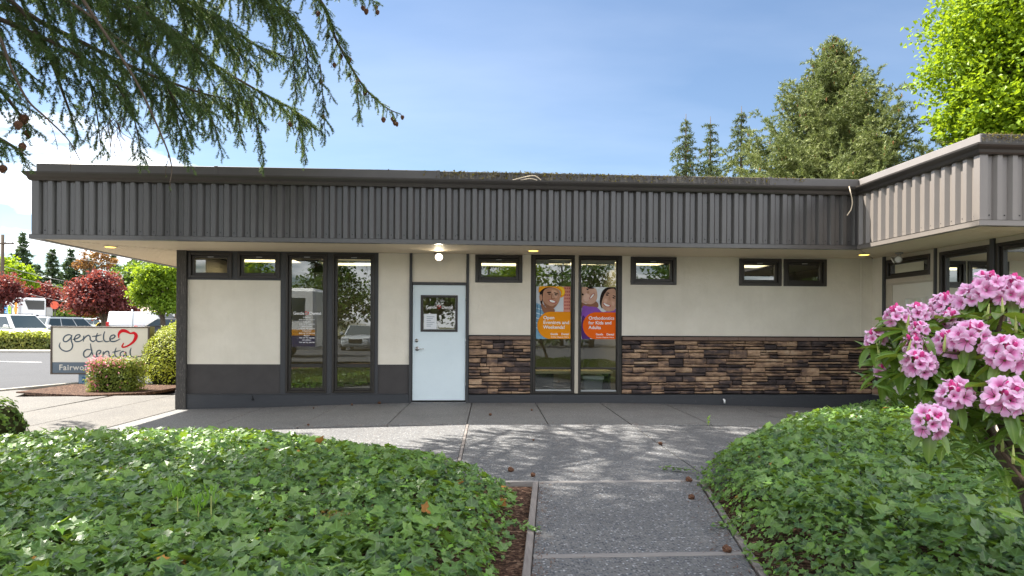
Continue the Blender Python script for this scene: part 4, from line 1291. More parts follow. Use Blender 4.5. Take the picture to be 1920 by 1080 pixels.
def man(S, panel):
    def q(x, y): return ((x - 120) / 392, (y - 402) / 588)
    def Q(*a): return [q(*p) for p in a]
    S("wall_print", Q((432, 402), (512, 402), (512, 690), (432, 690)), flat("salmon_print", (0.68, 0.30, 0.22)), smooth=False)
    for i in range(3):
        for j in range(7): S("window_print", Q((444 + i * 23, 412 + j * 38), (455 + i * 23, 412 + j * 38), (455 + i * 23, 432 + j * 38), (444 + i * 23, 432 + j * 38)), flat("red_window_print", (0.36, 0.05, 0.05)), smooth=False) if j < 7 else None
    S("shirt_print", Q((120, 590), (160, 600), (215, 690), (260, 700), (330, 660), (345, 720), (300, 990), (120, 990)), flat("blue_shirt_print", (0.20, 0.38, 0.52)), smooth=False)
    for k in range(5):
        S("plaid_line", Q((120, 640 + k * 55), (330, 700 + k * 55), (330, 708 + k * 55), (120, 650 + k * 55)), flat("plaid_print", (0.62, 0.74, 0.80)), smooth=False)
        S("plaid_line", Q((130 + k * 40, 610), (140 + k * 40, 610), (120 + k * 40, 900), (112 + k * 40, 900)), flat("plaid_dark_print", (0.07, 0.14, 0.24)), smooth=False)
    S("neck_print", Q((175, 570), (230, 640), (320, 650), (325, 690), (240, 710), (190, 670)), SK1D)
    S("hair_shape", Q((160, 420), (240, 405), (300, 410), (250, 470), (205, 520), (185, 600), (165, 570), (160, 490)), HAIR)
    S("face_print", Q((215, 440), (300, 412), (375, 445), (392, 500), (380, 570), (345, 625), (300, 655), (240, 640), (200, 580), (195, 510)), SK1)
    S("cheek_light", Q((300, 440), (352, 455), (362, 520), (330, 530), (300, 500)), SK1L)
    S("jaw_shade", Q((200, 560), (235, 600), (300, 625), (350, 600), (335, 635), (290, 655), (235, 640)), SK1D)
    S("ear_print", Q((158, 505), (180, 495), (188, 540), (175, 570), (160, 550)), SK1)
    S("hard_hat", Q((150, 470), (152, 425), (180, 402), (400, 402), (440, 430), (448, 470), (432, 510), (395, 525), (402, 480), (380, 440), (310, 412), (220, 420), (175, 450)), flat("orange_hat_print", (0.86, 0.36, 0.02)))
    S("hat_light", Q((370, 404), (420, 415), (440, 455), (430, 495), (412, 500), (415, 450)), flat("yellow_hat_print", (0.90, 0.62, 0.05)))
    for e in (((245, 468), (285, 462), (290, 472), (250, 478)), ((325, 468), (368, 480), (366, 490), (325, 478))): S("brow_print", Q(*e), HAIR)
    for e in (((252, 488), (270, 482), (285, 490), (268, 496)), ((328, 492), (345, 490), (360, 498), (342, 503))): S("eye_print", Q(*e), HAIR)
    S("nose_print", Q((298, 480), (312, 500), (328, 538), (305, 548), (290, 535)), SK1D)
    S("nose_light", Q((302, 490), (312, 505), (318, 532), (306, 534)), SK1L)
    S("lip_print", Q((262, 550), (300, 552), (350, 572), (338, 592), (300, 590), (272, 575)), LIP)
    S("teeth_print", Q((272, 555), (305, 558), (338, 574), (325, 583), (295, 580), (278, 570)), TEETH)
    panel(flat("orange_panel_print", (0.76, 0.27, 0.008)), (("Open", 0.32), ("Evenings and", 0.745), ("Weekends!", 0.63)), "Smiles Happen Here")


def women(S, panel):
    def q(x, y): return ((x - 635) / 385, (y - 408) / 587)
    def Q(*a): return [q(*p) for p in a]
    S("sky_print", Q((780, 408), (900, 408), (840, 560), (800, 560)), flat("pale_print", (0.74, 0.78, 0.82)), smooth=False)
    S("arm_print", Q((636, 580), (690, 600), (800, 570), (815, 640), (640, 650)), SK1D)
    S("shirt_print", Q((640, 650), (720, 630), (810, 640), (880, 690), (1018, 650), (1018, 760), (700, 985), (640, 985)), flat("purple_shirt_print", (0.25, 0.09, 0.42)))
    S("shirt_shade", Q((640, 760), (670, 740), (690, 860), (740, 985), (640, 985)), flat("dark_purple_print", (0.09, 0.035, 0.17)))
    S("kid_face_print", Q((636, 412), (700, 410), (790, 425), (812, 490), (800, 560), (750, 600), (690, 595), (636, 570)), flat("pale_skin_print", (0.62, 0.38, 0.28)))
    S("kid_cheek", Q((660, 500), (700, 480), (730, 520), (700, 570), (660, 555)), flat("pale_skin_light", (0.72, 0.48, 0.38)))
    S("kid_hair", Q((700, 410), (760, 409), (770, 425), (720, 428)), HAIR)
    S("eye_print", Q((640, 480), (660, 490), (652, 505), (638, 498)), HAIR)
    S("eye_print", Q((690, 425), (715, 430), (705, 442), (692, 438)), HAIR)
    S("nose_print", Q((695, 470), (712, 452), (720, 470), (708, 486)), SK1)
    S("lip_print", Q((722, 535), (740, 500), (772, 475), (782, 492), (760, 525), (735, 545)), LIP)
    S("teeth_print", Q((732, 532), (748, 504), (770, 484), (774, 496), (756, 520), (740, 537)), TEETH)
    S("hair_shape", Q((842, 600), (845, 520), (872, 450), (925, 412), (1018, 410), (1018, 470), (960, 450), (905, 500), (880, 590), (868, 650)), HAIR)
    S("face_print", Q((905, 470), (945, 432), (1018, 445), (1018, 640), (975, 678), (920, 680), (870, 640), (862, 590), (880, 520)), flat("woman_skin_print", (0.56, 0.33, 0.23)))
    S("cheek_light", Q((890, 545), (915, 540), (920, 580), (890, 590)), flat("woman_cheek_print", (0.63, 0.39, 0.29)))
    S("cheek_light", Q((975, 570), (1005, 580), (1000, 620), (980, 610)), flat("woman_cheek_print", (0.63, 0.39, 0.29)))
    S("brow_print", Q((900, 476), (935, 468), (948, 482), (920, 480)), HAIR)
    S("brow_print", Q((985, 498), (1010, 505), (1017, 518), (995, 510)), HAIR)
    S("eye_print", Q((905, 494), (925, 488), (940, 500), (920, 505)), HAIR)
    S("eye_print", Q((982, 520), (1000, 522), (1012, 534), (992, 534)), HAIR)
    S("nose_print", Q((950, 500), (958, 530), (965, 556), (945, 562), (935, 550)), SK1)
    S("lip_print", Q((872, 578), (905, 590), (962, 612), (955, 632), (915, 632), (885, 612)), LIP)
    S("teeth_print", Q((882, 584), (910, 597), (952, 614), (945, 624), (915, 624), (892, 606)), TEETH)
    panel(flat("red_orange_panel_print", (0.80, 0.13, 0.008)), (("Orthodontics", 0.75), ("for Kids and", 0.67), ("Adults", 0.365)), "Smiles Happen Here")


poster(1005.3, 1070, 536.8, 635.5, "orange window poster of a smiling man in a hard hat reading Open Evenings and Weekends", man)
poster(1090.8, 1155, 538, 636, "red-orange window poster of two smiling faces reading Orthodontics for Kids and Adults", women)

# ================================================================ THE GROUND
SIT = dict(kind="structure")


def sheet(name, poly, mat, dz=0.0, step=1.0, zf=None):
    """flat-ish ground sheet over an x,y polygon, following the fall of the ground; skirted 6 cm"""
    a = MB(); zf = zf or (lambda x, y: gz(x, y) + dz)
    a.prism(poly, lambda x, y: zf(x, y) - 0.06, zf)
    o = a.build(name, mat); o["kind"] = "structure"
    return o


def grid(name, x0, x1, y0, y1, nx, ny, zf, mat):
    xs = np.linspace(x0, x1, nx); ys = np.linspace(y0, y1, ny)
    V = np.array([(x, y, zf(x, y)) for y in ys for x in xs])
    F_ = np.array([(j * nx + i, j * nx + i + 1, (j + 1) * nx + i + 1, (j + 1) * nx + i) for j in range(ny - 1) for i in range(nx - 1)])
    o = place(name, np_mesh(name, V, F_, mat)); o["kind"] = "structure"
    return o


a = MB(); a.prism([(900 * math.cos(k * math.pi / 24), 900 * math.sin(k * math.pi / 24)) for k in range(48)], -0.6, -0.42)
o = a.build("ground", M['far_ground']); o["kind"] = "structure"
# soil under the beds and the near paving
grid("soil", -12.0, 14.0, -3.0, 13.0, 53, 17, lambda x, y: gz(x, y) - 0.045 + 0.012 * math.sin(x * 3.1) * math.sin(y * 2.3), M['mulch'])

# paving: slabs cast between timber strips; the joints run nearly towards the wall
JT = 0.031


def jx(x0, y): return x0 + JT * (y - 12.05)


walk = thing("walkway", None, None, (0, 9, 0), kind="structure")


def slab(poly, mat, name="paving_slab", parent=None, dz=0.0):
    a = MB(); n = len(poly)
    a.prism(poly, lambda x, y: gz(x, y) - 0.07, lambda x, y: gz(x, y) + dz)
    return a.build(name, M[mat], parent or walk, bevel=0.006)


G = 0.006
YJ = 9.42
joints = [-7.4, -6.2, -4.98] + [float(onG(px, 762)[0]) for px in (500, 632, 763, 885, 1010, 1137, 1258, 1388)] + [float(onG(1512, 765)[0]), XW - 0.02]
for i in range(len(joints) - 1):
    l, r_ = joints[i], joints[i + 1]
    yt = D - 0.035 if r_ > X0 + 0.05 else 14.6
    slab([(jx(l, YJ) + G, YJ + G), (jx(r_, YJ) - G, YJ + G), (jx(r_, yt) - G if i < len(joints) - 2 else XW - 0.05, yt), (jx(l, yt) + G, yt)], 'agg_sun' if r_ < -4.9 else 'agg_wall', dz=ra.uniform(-0.003, 0.003))
# wider slabs outside the eaves
jo = [-11.6, -9.0, -6.6, joints[3], joints[6], joints[8], joints[10], XW + 1.2]
for i in range(len(jo) - 1):
    l, r_ = jo[i], jo[i + 1]
    y0 = 5.93
    if i >= 6: y0 = 7.2
    gw = 0.032 if i in (4,) else G
    slab([(jx(l, y0) + (0.032 if i == 4 else G), y0), (jx(r_, y0) - G, y0), (jx(r_, YJ) - G, YJ - G), (jx(l, YJ) + (0.032 if i == 4 else G), YJ - G)], 'agg' if r_ > -4 else 'agg_sun', dz=-0.004)
# timber strip in the joint left of the path and its darker run to the wall
a = MB(); l = joints[6]
P = [(jx(l, 5.95) - 0.004, 5.95), (jx(l, 5.95) + 0.028, 5.95), (jx(l, YJ) + 0.028, YJ), (jx(l, YJ) - 0.004, YJ)]
a.prism(P, lambda x, y: gz(x, y) - 0.06, lambda x, y: gz(x, y) + 0.003); a.build("timber_strip", M['timber'], walk, bevel=0.003)
# plaza at the left
for P in ([(-14.5, YJ + 0.01), (-7.45, YJ + 0.01), (-7.43, 14.6), (-14.5, 14.4)], [(-14.5, 3.0), (-11.65, 3.0), (-11.65, YJ - 0.01), (-14.5, YJ - 0.01)], [(-14.5, 14.42), (-9.3, 14.62), (-9.9, 16.3), (-14.5, 16.1)]):
    slab(P, 'agg_sun')
# the near path, between timber edgings, with a cross strip
pl, pr = onG(1010, 905), onG(1310, 905)
pl2, pr2 = onG(996, 1080), onG(1421, 1080)
dl, drr = (pl2 - pl) / (pl2[1] - pl[1]), (pr2 - pr) / (pr2[1] - pr[1])
Lx = lambda y: float(pl[0] + dl[0] * (y - pl[1]))
Rx = lambda y: float(pr[0] + drr[0] * (y - pr[1]))
path_o = thing("path", None, None, (Lx(3), 3, 0), kind="structure")
yc = float(onG(1100, 1042)[1])
ytop = 5.86
for y0, y1 in ((yc + 0.03, ytop), (1.4, yc - 0.03), (-1.2, 1.34)):
    a = MB(); slab([(Lx(y0), y0), (Rx(y0), y0), (Rx(y1), y1), (Lx(y1), y1)], 'agg', parent=path_o)
for y0, w_, dz in ((yc, 0.058, 0.004), (1.37, 0.05, 0.004), (5.895, 0.064, 0.002)):
    a = MB(); a.prism([(Lx(y0) + 0.002, y0 - w_ / 2), (Rx(y0) - 0.002 + (0.0 if y0 < 5.5 else 0.04), y0 - w_ / 2), (Rx(y0) - 0.002 + (0.0 if y0 < 5.5 else 0.04), y0 + w_ / 2), (Lx(y0) + 0.002, y0 + w_ / 2)], -0.06, dz)
    a.build("timber_strip", M['timber_x'], path_o, bevel=0.004)
a = MB(); a.prism([(Lx(-1.2) - 0.050, -1.2), (Lx(-1.2) - 0.004, -1.2), (Lx(5.84) - 0.004, 5.84), (Lx(5.84) - 0.050, 5.84)], -0.10, 0.014); a.build("timber_edging", M['timber'], path_o, bevel=0.005)
ya_ = [5.86, 4.9, 3.7, 2.6, -1.2]
for k in range(4):
    y1, y0 = ya_[k] - 0.006, ya_[k + 1] + 0.006
    a = MB(); off = ra.uniform(0.0, 0.012)
    a.prism([(Rx(y0) + 0.004 + off, y0), (Rx(y0) + 0.05 + off, y0), (Rx(y1) + 0.05 + off, y1), (Rx(y1) + 0.004 + off, y1)], -0.10, 0.006); a.build("timber_edging", M['timber'], path_o, bevel=0.005)
a = MB(); a.prism([(Lx(5.9) - 0.42, 5.885), (Lx(5.9) - 0.002, 5.885), (Lx(5.9) - 0.002, 5.925), (Lx(5.9) - 0.42, 5.925)], -0.10, 0.008); a.build("timber_edging", M['timber_x'], path_o, bevel=0.005)

# ---------------------------------------------------------------- scatter helpers
def rotmats(nrm, spin):
    """frames whose z axis is nrm (N,3) turned by spin about it"""
    n = nrm / (np.linalg.norm(nrm, axis=1, keepdims=True) + 1e-9)
    ref = np.where(np.abs(n[:, 2:3]) < 0.95, np.array([[0, 0, 1.0]]), np.array([[1.0, 0, 0]]))
    x = np.cross(ref, n); x /= np.linalg.norm(x, axis=1, keepdims=True) + 1e-9
    y = np.cross(n, x)
    c, s = np.cos(spin)[:, None], np.sin(spin)[:, None]
    X = x * c + y * s; Y = -x * s + y * c
    return np.stack([X, Y, n], axis=2)


def scatter(TV, TF, pos, R, scale):
    """copies of a small template as one vertex/face soup"""
    TV = np.asarray(TV, float)
    N = len(pos); k = len(TV)
    sc = scale[:, None, None] if np.ndim(scale) == 1 else scale[:, None, :]
    V = np.einsum('nij,nkj->nki', R, TV[None] * sc) + pos[:, None, :]
    Fo = np.asarray(TF)[None] + (np.arange(N) * k)[:, None, None]
    return V.reshape(-1, 3), Fo.reshape(-1, np.asarray(TF).shape[1])


def merge(parts):
    Vs, Fs, k = [], [], 0
    for V, F_ in parts:
        Vs.append(V); Fs.append(F_ + k); k += len(V)
    return np.concatenate(Vs), np.concatenate(Fs)


def pt_in(poly, X, Y):
    ins = np.zeros(X.shape, bool); n = len(poly)
    for i in range(n):
        x1, y1 = poly[i]; x2, y2 = poly[(i + 1) % n]
        c = ((y1 > Y) != (y2 > Y)) & (X < (x2 - x1) * (Y - y1) / (y2 - y1 + 1e-12) + x1)
        ins ^= c
    return ins


def edge_dist(poly, X, Y):
    d = np.full(X.shape, 1e9); n = len(poly)
    for i in range(n):
        a_ = np.array(poly[i]); b_ = np.array(poly[(i + 1) % n]); ab = b_ - a_
        t = np.clip(((X - a_[0]) * ab[0] + (Y - a_[1]) * ab[1]) / (ab @ ab + 1e-12), 0, 1)
        d = np.minimum(d, np.hypot(X - a_[0] - t * ab[0], Y - a_[1] - t * ab[1]))
    return d


def wobble(x, y, s=1.0, seed=0.0):
    return (np.sin(x * 1.7 * s + 1.3 + seed) * np.sin(y * 2.1 * s + 0.4 + seed) + 0.6 * np.sin(x * 3.9 * s + y * 2.7 * s + seed * 2) + 0.35 * np.sin(x * 7.3 * s - y * 6.1 * s + seed)) / 1.95


# ivy leaf: five lobes, petiole at the origin, folded a little along its midrib
def ivy_template(kind):
    if kind == 0: rim = [(-0.10, 0.02), (-0.42, -0.10), (-0.36, 0.22), (-0.56, 0.36), (-0.24, 0.50), (0.0, 1.0), (0.24, 0.50), (0.56, 0.36), (0.36, 0.22), (0.42, -0.10), (0.10, 0.02)]
    elif kind == 1: rim = [(-0.14, -0.08), (-0.46, 0.02), (-0.44, 0.30), (-0.50, 0.46), (-0.22, 0.58), (0.0, 0.92), (0.22, 0.58), (0.50, 0.46), (0.44, 0.30), (0.46, 0.02), (0.14, -0.08)]
    else: rim = [(-0.12, -0.04), (-0.34, -0.06), (-0.33, 0.24), (-0.42, 0.52), (-0.20, 0.60), (0.0, 1.08), (0.20, 0.60), (0.42, 0.52), (0.33, 0.24), (0.34, -0.06), (0.12, -0.04)]
    V = [(0, 0.10, 0.0)] + [(x, y, 0.20 * abs(x) - 0.16 * max(0, y - 0.45) ** 1.3 - 0.06 * abs(x) * abs(x)) for x, y in rim]
    V = [(v[0], v[1] - 0.1, v[2]) for v in V]
    Fq = [(0, i + 1, i + 2) for i in range(len(rim) - 1)]
    vein = [1.0] + [1.0 if i in (1, 3, 5, 7, 9) else 0.0 for i in range(len(rim))]
    return np.array(V), np.array(Fq)[:, ::-1], np.array(vein)


def ivy_bed(name, poly, seed, dens, hmax, label, near):
    r = np.random.default_rng(seed)
    P = np.array(poly); lo, hi = P.min(0), P.max(0)
    n = int((hi - lo).prod() * dens)
    X = r.uniform(lo[0], hi[0], n); Y = r.uniform(lo[1], hi[1], n)
    wob = 0.06 * wobble(X, Y, 2.2, seed)
    ins = pt_in(poly, X, Y); ed = edge_dist(poly, X, Y)
    keep = (ins & (ed + wob > 0.0)) | ((~ins) & (ed < 0.05 + wob) & (r.random(n) < 0.5))
    sx_ = (X * _r.x + Y * _r.y) / np.maximum(X * _f.x + Y * _f.y, 0.3) * FPX; keep &= (np.abs(sx_) < 1750) & (r.random(n) < np.clip(1.25 - 0.06 * Y, 0.72, 1.0))
    X, Y, ed, ins = X[keep], Y[keep], ed[keep], ins[keep]
    ed = np.where(ins, ed, 0.0)
    # thin out far from the camera (leaves get small in the picture)
    G0 = np.array([gz(x) for x in np.linspace(-15, 15, 601)])
    g0 = np.interp(X, np.linspace(-15, 15, 601), G0)
    top = hmax * (1 - np.exp(-ed / 0.20)) * (1 + 0.30 * wobble(X, Y, 1.0, seed + 2)) + 0.035
    dep = r.random(len(X)) ** 1.5
    Z = g0 + top * (1 - 0.60 * dep) + r.normal(0, 0.012, len(X))
    # surface slope
    e = 0.04
    def H(x, y):
        i_ = pt_in(poly, x, y); d_ = np.where(i_, edge_dist(poly, x, y), 0.0)
        return hmax * (1 - np.exp(-d_ / 0.20)) * (1 + 0.30 * wobble(x, y, 1.0, seed + 2))
    nx = -(H(X + e, Y) - H(X - e, Y)) / (2 * e); ny = -(H(X, Y + e) - H(X, Y - e)) / (2 * e)
    nrm = np.stack([nx * 0.9 + r.normal(0, 0.50, len(X)), ny * 0.9 - 0.18 + r.normal(0, 0.50, len(X)), np.ones(len(X))], 1)
    # leaf size: small on fresh edges, bigger inside
    s = np.clip(r.lognormal(math.log(0.050), 0.46, len(X)), 0.018, 0.115) * (0.58 + 0.42 * np.clip(ed / 0.5, 0, 1)) * (1 + 0.15 * wobble(X, Y, 0.8, 5))
    # tips hang towards the light/camera: spin mostly outwards and down-slope
    spin = r.uniform(0, 2 * math.pi, len(X))
    R = rotmats(nrm, spin)
    kinds = r.integers(0, 3, len(X)); parts = []; veins = []
    roll = r.random(len(X))
    new = (roll < 0.035) | ((ed < 0.12) & (roll < 0.16)); dead = (roll > 0.9975)
    mats = [M['ivy'], M['ivy_new'], M['ivy_dead']]; mi = []
    for m_i, sel in enumerate((~new & ~dead, new, dead)):
        for k in range(3):
            q = sel & (kinds == k)
            if not q.any(): continue
            TV, TF, vn = ivy_template(k)
            V, F_ = scatter(TV, TF, np.stack([X, Y, Z], 1)[q], R[q], s[q] * (0.8 if m_i == 1 else 1.0))
            parts.append((V, F_)); veins.append(np.tile(vn, int(q.sum()))); mi.append(np.full(len(F_), m_i))
    V, F_ = merge(parts)
    org = np.array([P[:, 0].mean(), P[:, 1].mean(), 0.0])
    me = np_mesh(name, V - org, F_, mats, smooth=False, mi=np.concatenate(mi), attrs={"vein": np.concatenate(veins)})
    o = place(name, me, None, org); tag(o, label, "ivy", kind="stuff")
    # stems and dry stalks, part of the same growth
    return o


def gp_(px, py): q = onG(px, py); return (float(q[0]), float(q[1]))


# outlines from where the beds meet the paving
left_bed = [gp_(972, 938), (Lx(5.0) - 0.20, 5.0), (Lx(4.4) - 0.24, 4.4), (Lx(3.4) - 0.13, 3.4), (Lx(2.6) - 0.13, 2.6), (Lx(1.2) - 0.12, 1.2), (Lx(0.6) - 0.12, 0.6),
            (-9.5, 0.6), (-10.5, 4.0), (-9.2, 6.6), gp_(60, 832), gp_(200, 828), gp_(340, 822), gp_(470, 826), gp_(600, 836), gp_(720, 852), gp_(830, 872), gp_(915, 900)]
right_bed = [gp_(1322, 918), gp_(1318, 890), gp_(1352, 862), gp_(1404, 835), gp_(1470, 806), gp_(1530, 792), gp_(1600, 783), gp_(1690, 776), (7.0, 9.35),
             (6.85, 8.3), gp_(1768, 835), gp_(1850, 850), (6.2, 6.2), (7.6, 5.2), (7.8, 0.8), (Rx(0.8) + 0.10, 0.8), (Rx(2.0) + 0.08, 2.0), (Rx(3.4) + 0.06, 3.4), (Rx(4.6) + 0.05, 4.6)]
ivy_bed("ivy", left_bed, 3, 1450, 0.17, "deep bed of dark green ivy left of the path", 0)
ivy_bed("ivy", right_bed, 8, 1450, 0.30, "mounded bed of green ivy right of the path beneath the rhododendron", 0)

# ---------------------------------------------------------------- things lying about the paving and the beds
def cone_mesh():
    a = MB(); prof = [(0.003, -0.5), (0.16, -0.47), (0.30, -0.34), (0.36, -0.15), (0.33, 0.08), (0.24, 0.30), (0.12, 0.46), (0.002, 0.52)]
    n = 12
    base = []
    for i, (r_, h) in enumerate(prof):
        for k in range(n):
            t = 2 * math.pi * (k + 0.5 * (i % 2)) / n; rr = r_ * (1.18 if (k + i) % 2 else 0.88)
            a.v.append((rr * math.cos(t), rr * math.sin(t), h))
    for i in range(len(prof) - 1):
        for k in range(n): a.f.append((i * n + k, i * n + (k + 1) % n, (i + 1) * n + (k + 1) % n, (i + 1) * n + k)); a.m.append(0)
    me = bpy.data.meshes.new("cone"); me.from_pydata(a.v, [], a.f); me.materials.append(M['cone']); return me


CONE = cone_mesh()
cones = [((919, 779), 0.055, "brown fir cone on the shaded slab right of the white door, nearer the door"), ((997, 770), 0.045, "small dark cone below the hard hat poster window"),
         ((1238, 834), 0.055, "brown cone on the dark joint right of the path's centre"), ((1292, 903), 0.062, "brown cone against the tip of the right ivy bed"),
         ((1297, 936), 0.062, "round cone on the path below the timber strip"), ((1364, 1036), 0.068, "large shaggy cone on the path at the foot of the right ivy"),
         ((711, 757), 0.06, "brown cone against the baseboard left of the door"), ((660, 760), 0.05, "half hidden cone by the baseboard under the right tall window"),
         ((578, 798), 0.04, "small cone in the sunlit strip behind the left ivy"), ((1000, 826), 0.028, "tiny cone scrap on the slab left of the path centre"),
         ((999, 893), 0.055, "cone lying in the mulch corner at the head of the timber edging"), ((958, 884), 0.06, "cone half under the ivy by the mulch corner"),
         ((588, 766), 0.035, "tiny cone by the baseboard under the left tall window")]
for (px, py), s_, lab in cones:
    q = onG(px, py); o = bpy.data.objects.new("fir_cone", CONE); COL.objects.link(o)
    o.location = (q[0], q[1], q[2] + s_ * 0.30); o.scale = (s_, s_, s_); o.rotation_euler = (1.45 + ra.uniform(-0.25, 0.25), ra.uniform(-0.3, 0.3), ra.uniform(0, 6.28))
    tag(o, lab, "fir cone", "fallen fir cones")
q = onG(1328, 797)
t_ = thing("weed", "small bright lime weed growing from a joint in the paving", "weed", tuple(q))
for k in range(9):
    an = k * 2.4; L = 0.04 + 0.012 * (k % 3)
    d = np.array([math.cos(an) * 0.6, math.sin(an) * 0.6, 0.8]); d /= np.linalg.norm(d); b = np.array(q) + np.array([0, 0, 0.012 * k]); w_ = np.cross(d, [0, 0, 1.0]); w_ /= np.linalg.norm(w_); w_ *= L * 0.28
    a = MB(); a.add([b, b + d * L * 0.5 + w_, b + d * L + np.array([0, 0, -0.008]), b + d * L * 0.5 - w_], [(0, 1, 2, 3)]); a.build("leaf", M['ivy_new'], t_, fix=False)
a = MB(); a.tube([q, q + np.array([0.004, 0, 0.06]), q + np.array([0, 0, 0.12])], [0.004, 0.003, 0.002], 5); a.build("stem", M['shoot'], t_)
q = onG(1491, 773)
a = MB(); a.add([(q[0] - 0.05, q[1], q[2] + 0.008), (q[0] + 0.01, q[1] - 0.04, q[2] + 0.01), (q[0] + 0.06, q[1] + 0.01, q[2] + 0.022), (q[0] + 0.0, q[1] + 0.04, q[2] + 0.008)], [(0, 1, 2, 3)])
tag(a.build("paper_scrap", M['paper'], fix=False), "pale scrap of paper on the shaded slab below the stone wall", "litter")
# upright yellow-green shoots in the left ivy
for px, py, lab in ((333, 925, "lime shoots standing in the ivy, left clump"), (396, 930, "lime shoots standing in the ivy, right clump"), (372, 948, "lime shoots standing in the ivy, lowest clump")):
    q = at(px, py, 4.15)
    t_ = thing("sapling", lab, "young shoots", tuple(q), "young shoots in the left ivy")
    a = MB()
    for k in range(26):
        an = ra.uniform(0, 6.28); rr = ra.uniform(0, 0.06); b = np.array(q) + np.array([rr * math.cos(an), rr * math.sin(an), ra.uniform(-0.05, 0.03)])
        L = ra.uniform(0.035, 0.06); d = np.array([math.cos(an) * 0.25, math.sin(an) * 0.25, 1.0]); d /= np.linalg.norm(d); w_ = np.array([-math.sin(an), math.cos(an), 0]) * L * 0.16
        a.add([b, b + d * L * 0.55 + w_, b + d * L, b + d * L * 0.55 - w_], [(0, 1, 2, 3)])
    a.build("leaves", M['ivy_new'], t_, fix=False)
    a = MB(); a.tube([q + np.array([0, 0, -0.28]), q], 0.004, 5); a.build("stem", M['shoot'], t_)
# dry fir twigs fallen on the ivy
for px, py, d_, lab in ((628, 962, 3.9, "rusty dry fir sprig lying on the left ivy"), (272, 824, 7.2, "orange dry sprig at the back of the left ivy")):
    q = at(px, py, d_); a = MB()
    for k in range(60):
        b = q + np.array([ra.gauss(0, 0.05), ra.gauss(0, 0.03), ra.gauss(0, 0.008)]); an = ra.uniform(0, 6.28); d = np.array([math.cos(an), math.sin(an), ra.uniform(-0.2, 0.5)]) * 0.03; w_ = np.array([-math.sin(an), math.cos(an), 0]) * 0.0022
        a.add([b - w_, b + w_, b + d], [(0, 1, 2)])
    tag(a.build("dry_sprig", M['ivy_dead'], fix=False), lab, "dry sprig")

# fallen needles and leaf scraps: thick along joints, edgings and the foot of the wall
r = np.random.default_rng(77); LP = []
for k in range(4200):
    u = r.random()
    if u < 0.22: x, y = r.uniform(-4.8, 7.2), D - 0.05 - abs(r.normal(0, 0.10))
    elif u < 0.42: x, y = r.uniform(-4.5, 6.0), YJ + r.normal(0, 0.05)
    elif u < 0.60:
        j = joints[r.integers(2, len(joints) - 1)]; y = r.uniform(6.2, D - 0.1); x = jx(j, y) + r.normal(0, 0.035)
    elif u < 0.72: y = r.uniform(1.8, 5.9); x = Lx(y) + abs(r.normal(0, 0.07))
    elif u < 0.86: y = r.uniform(1.8, 5.9); x = Rx(y) - abs(r.normal(0, 0.10))
    else: x, y = r.uniform(-3.0, 5.0), r.uniform(2.0, 11.5)
    LP.append((x, y, gz(x) + 0.006))
LP = np.array(LP); n = len(LP)
V, F_ = scatter(np.array([(-0.5, -0.06, 0), (0.5, 0, 0.05), (-0.4, 0.08, 0.02)]), np.array([(0, 1, 2)]), LP, rotmats(np.stack([r.normal(0, .15, n), r.normal(0, .15, n), np.ones(n)], 1), r.uniform(0, 6.28, n)), r.uniform(0.016, 0.048, n))
o = place("needle_litter", np_mesh("needle_litter", V - np.array([0, 8, 0]), F_, M['cone']), None, (0, 8, 0)); tag(o, "scattered brown needles and scraps along the paving joints", "litter", kind="stuff")
# ragged trailers of young ivy creeping over the edgings
for (lab, pts) in (("ivy runner creeping over the timber edging, upper one", [(Lx(4.6) - 0.2, 4.6), (Lx(4.5) - 0.08, 4.52), (Lx(4.45) + 0.03, 4.42)]), ("ivy runner creeping towards the timber edging, lower one", [(Lx(3.5) - 0.22, 3.6), (Lx(3.45) - 0.10, 3.5), (Lx(3.4) - 0.02, 3.36)]),
                   ("ivy runner reaching onto the path from the right bed", [(Rx(4.5) + 0.16, 4.6), (Rx(4.5) + 0.04, 4.52), (Rx(4.4) - 0.09, 4.44)]), ("ivy runner trailing over the paving at the right bed's tip", [(Rx(5.6) + 0.1, 6.2), (Rx(5.6) - 0.02, 6.3), (Rx(5.6) - 0.13, 6.33)])):
    P = catmull([(x, y, gz(x) + 0.03) for x, y in pts], 6); t_ = thing("ivy_runner", lab, "ivy", (pts[0][0], pts[0][1], 0), "ivy runners over the edgings")
    a = MB(); a.tube(P, 0.0025, 5); a.build("stem", M['twig'], t_)
    TV, TF, vn = ivy_template(0); m_ = len(P) * 2
    pos = np.repeat(np.array(P), 2, 0) + r.normal(0, 0.018, (m_, 3)) * np.array([1, 1, 0.5])
    V, F_ = scatter(TV, TF, pos, rotmats(np.stack([r.normal(0, .35, m_), r.normal(-.2, .35, m_), np.ones(m_)], 1), r.uniform(0, 6.28, m_)), r.uniform(0.022, 0.045, m_))
    o = bpy.data.objects.new("leaves", np_mesh("leaves", V - np.array([pts[0][0], pts[0][1], 0]), F_, M['ivy'], attrs={"vein": np.tile(vn, m_)})); COL.objects.link(o); o.parent = t_; o["kind"] = "stuff"

# ---------------------------------------------------------------- rhododendron
rho_c = np.array(at(1985, 1040, 2.95)); rho_c[2] = 0.0
rho = thing("rhododendron", "pink rhododendron in full flower over the right ivy", "shrub", tuple(rho_c))


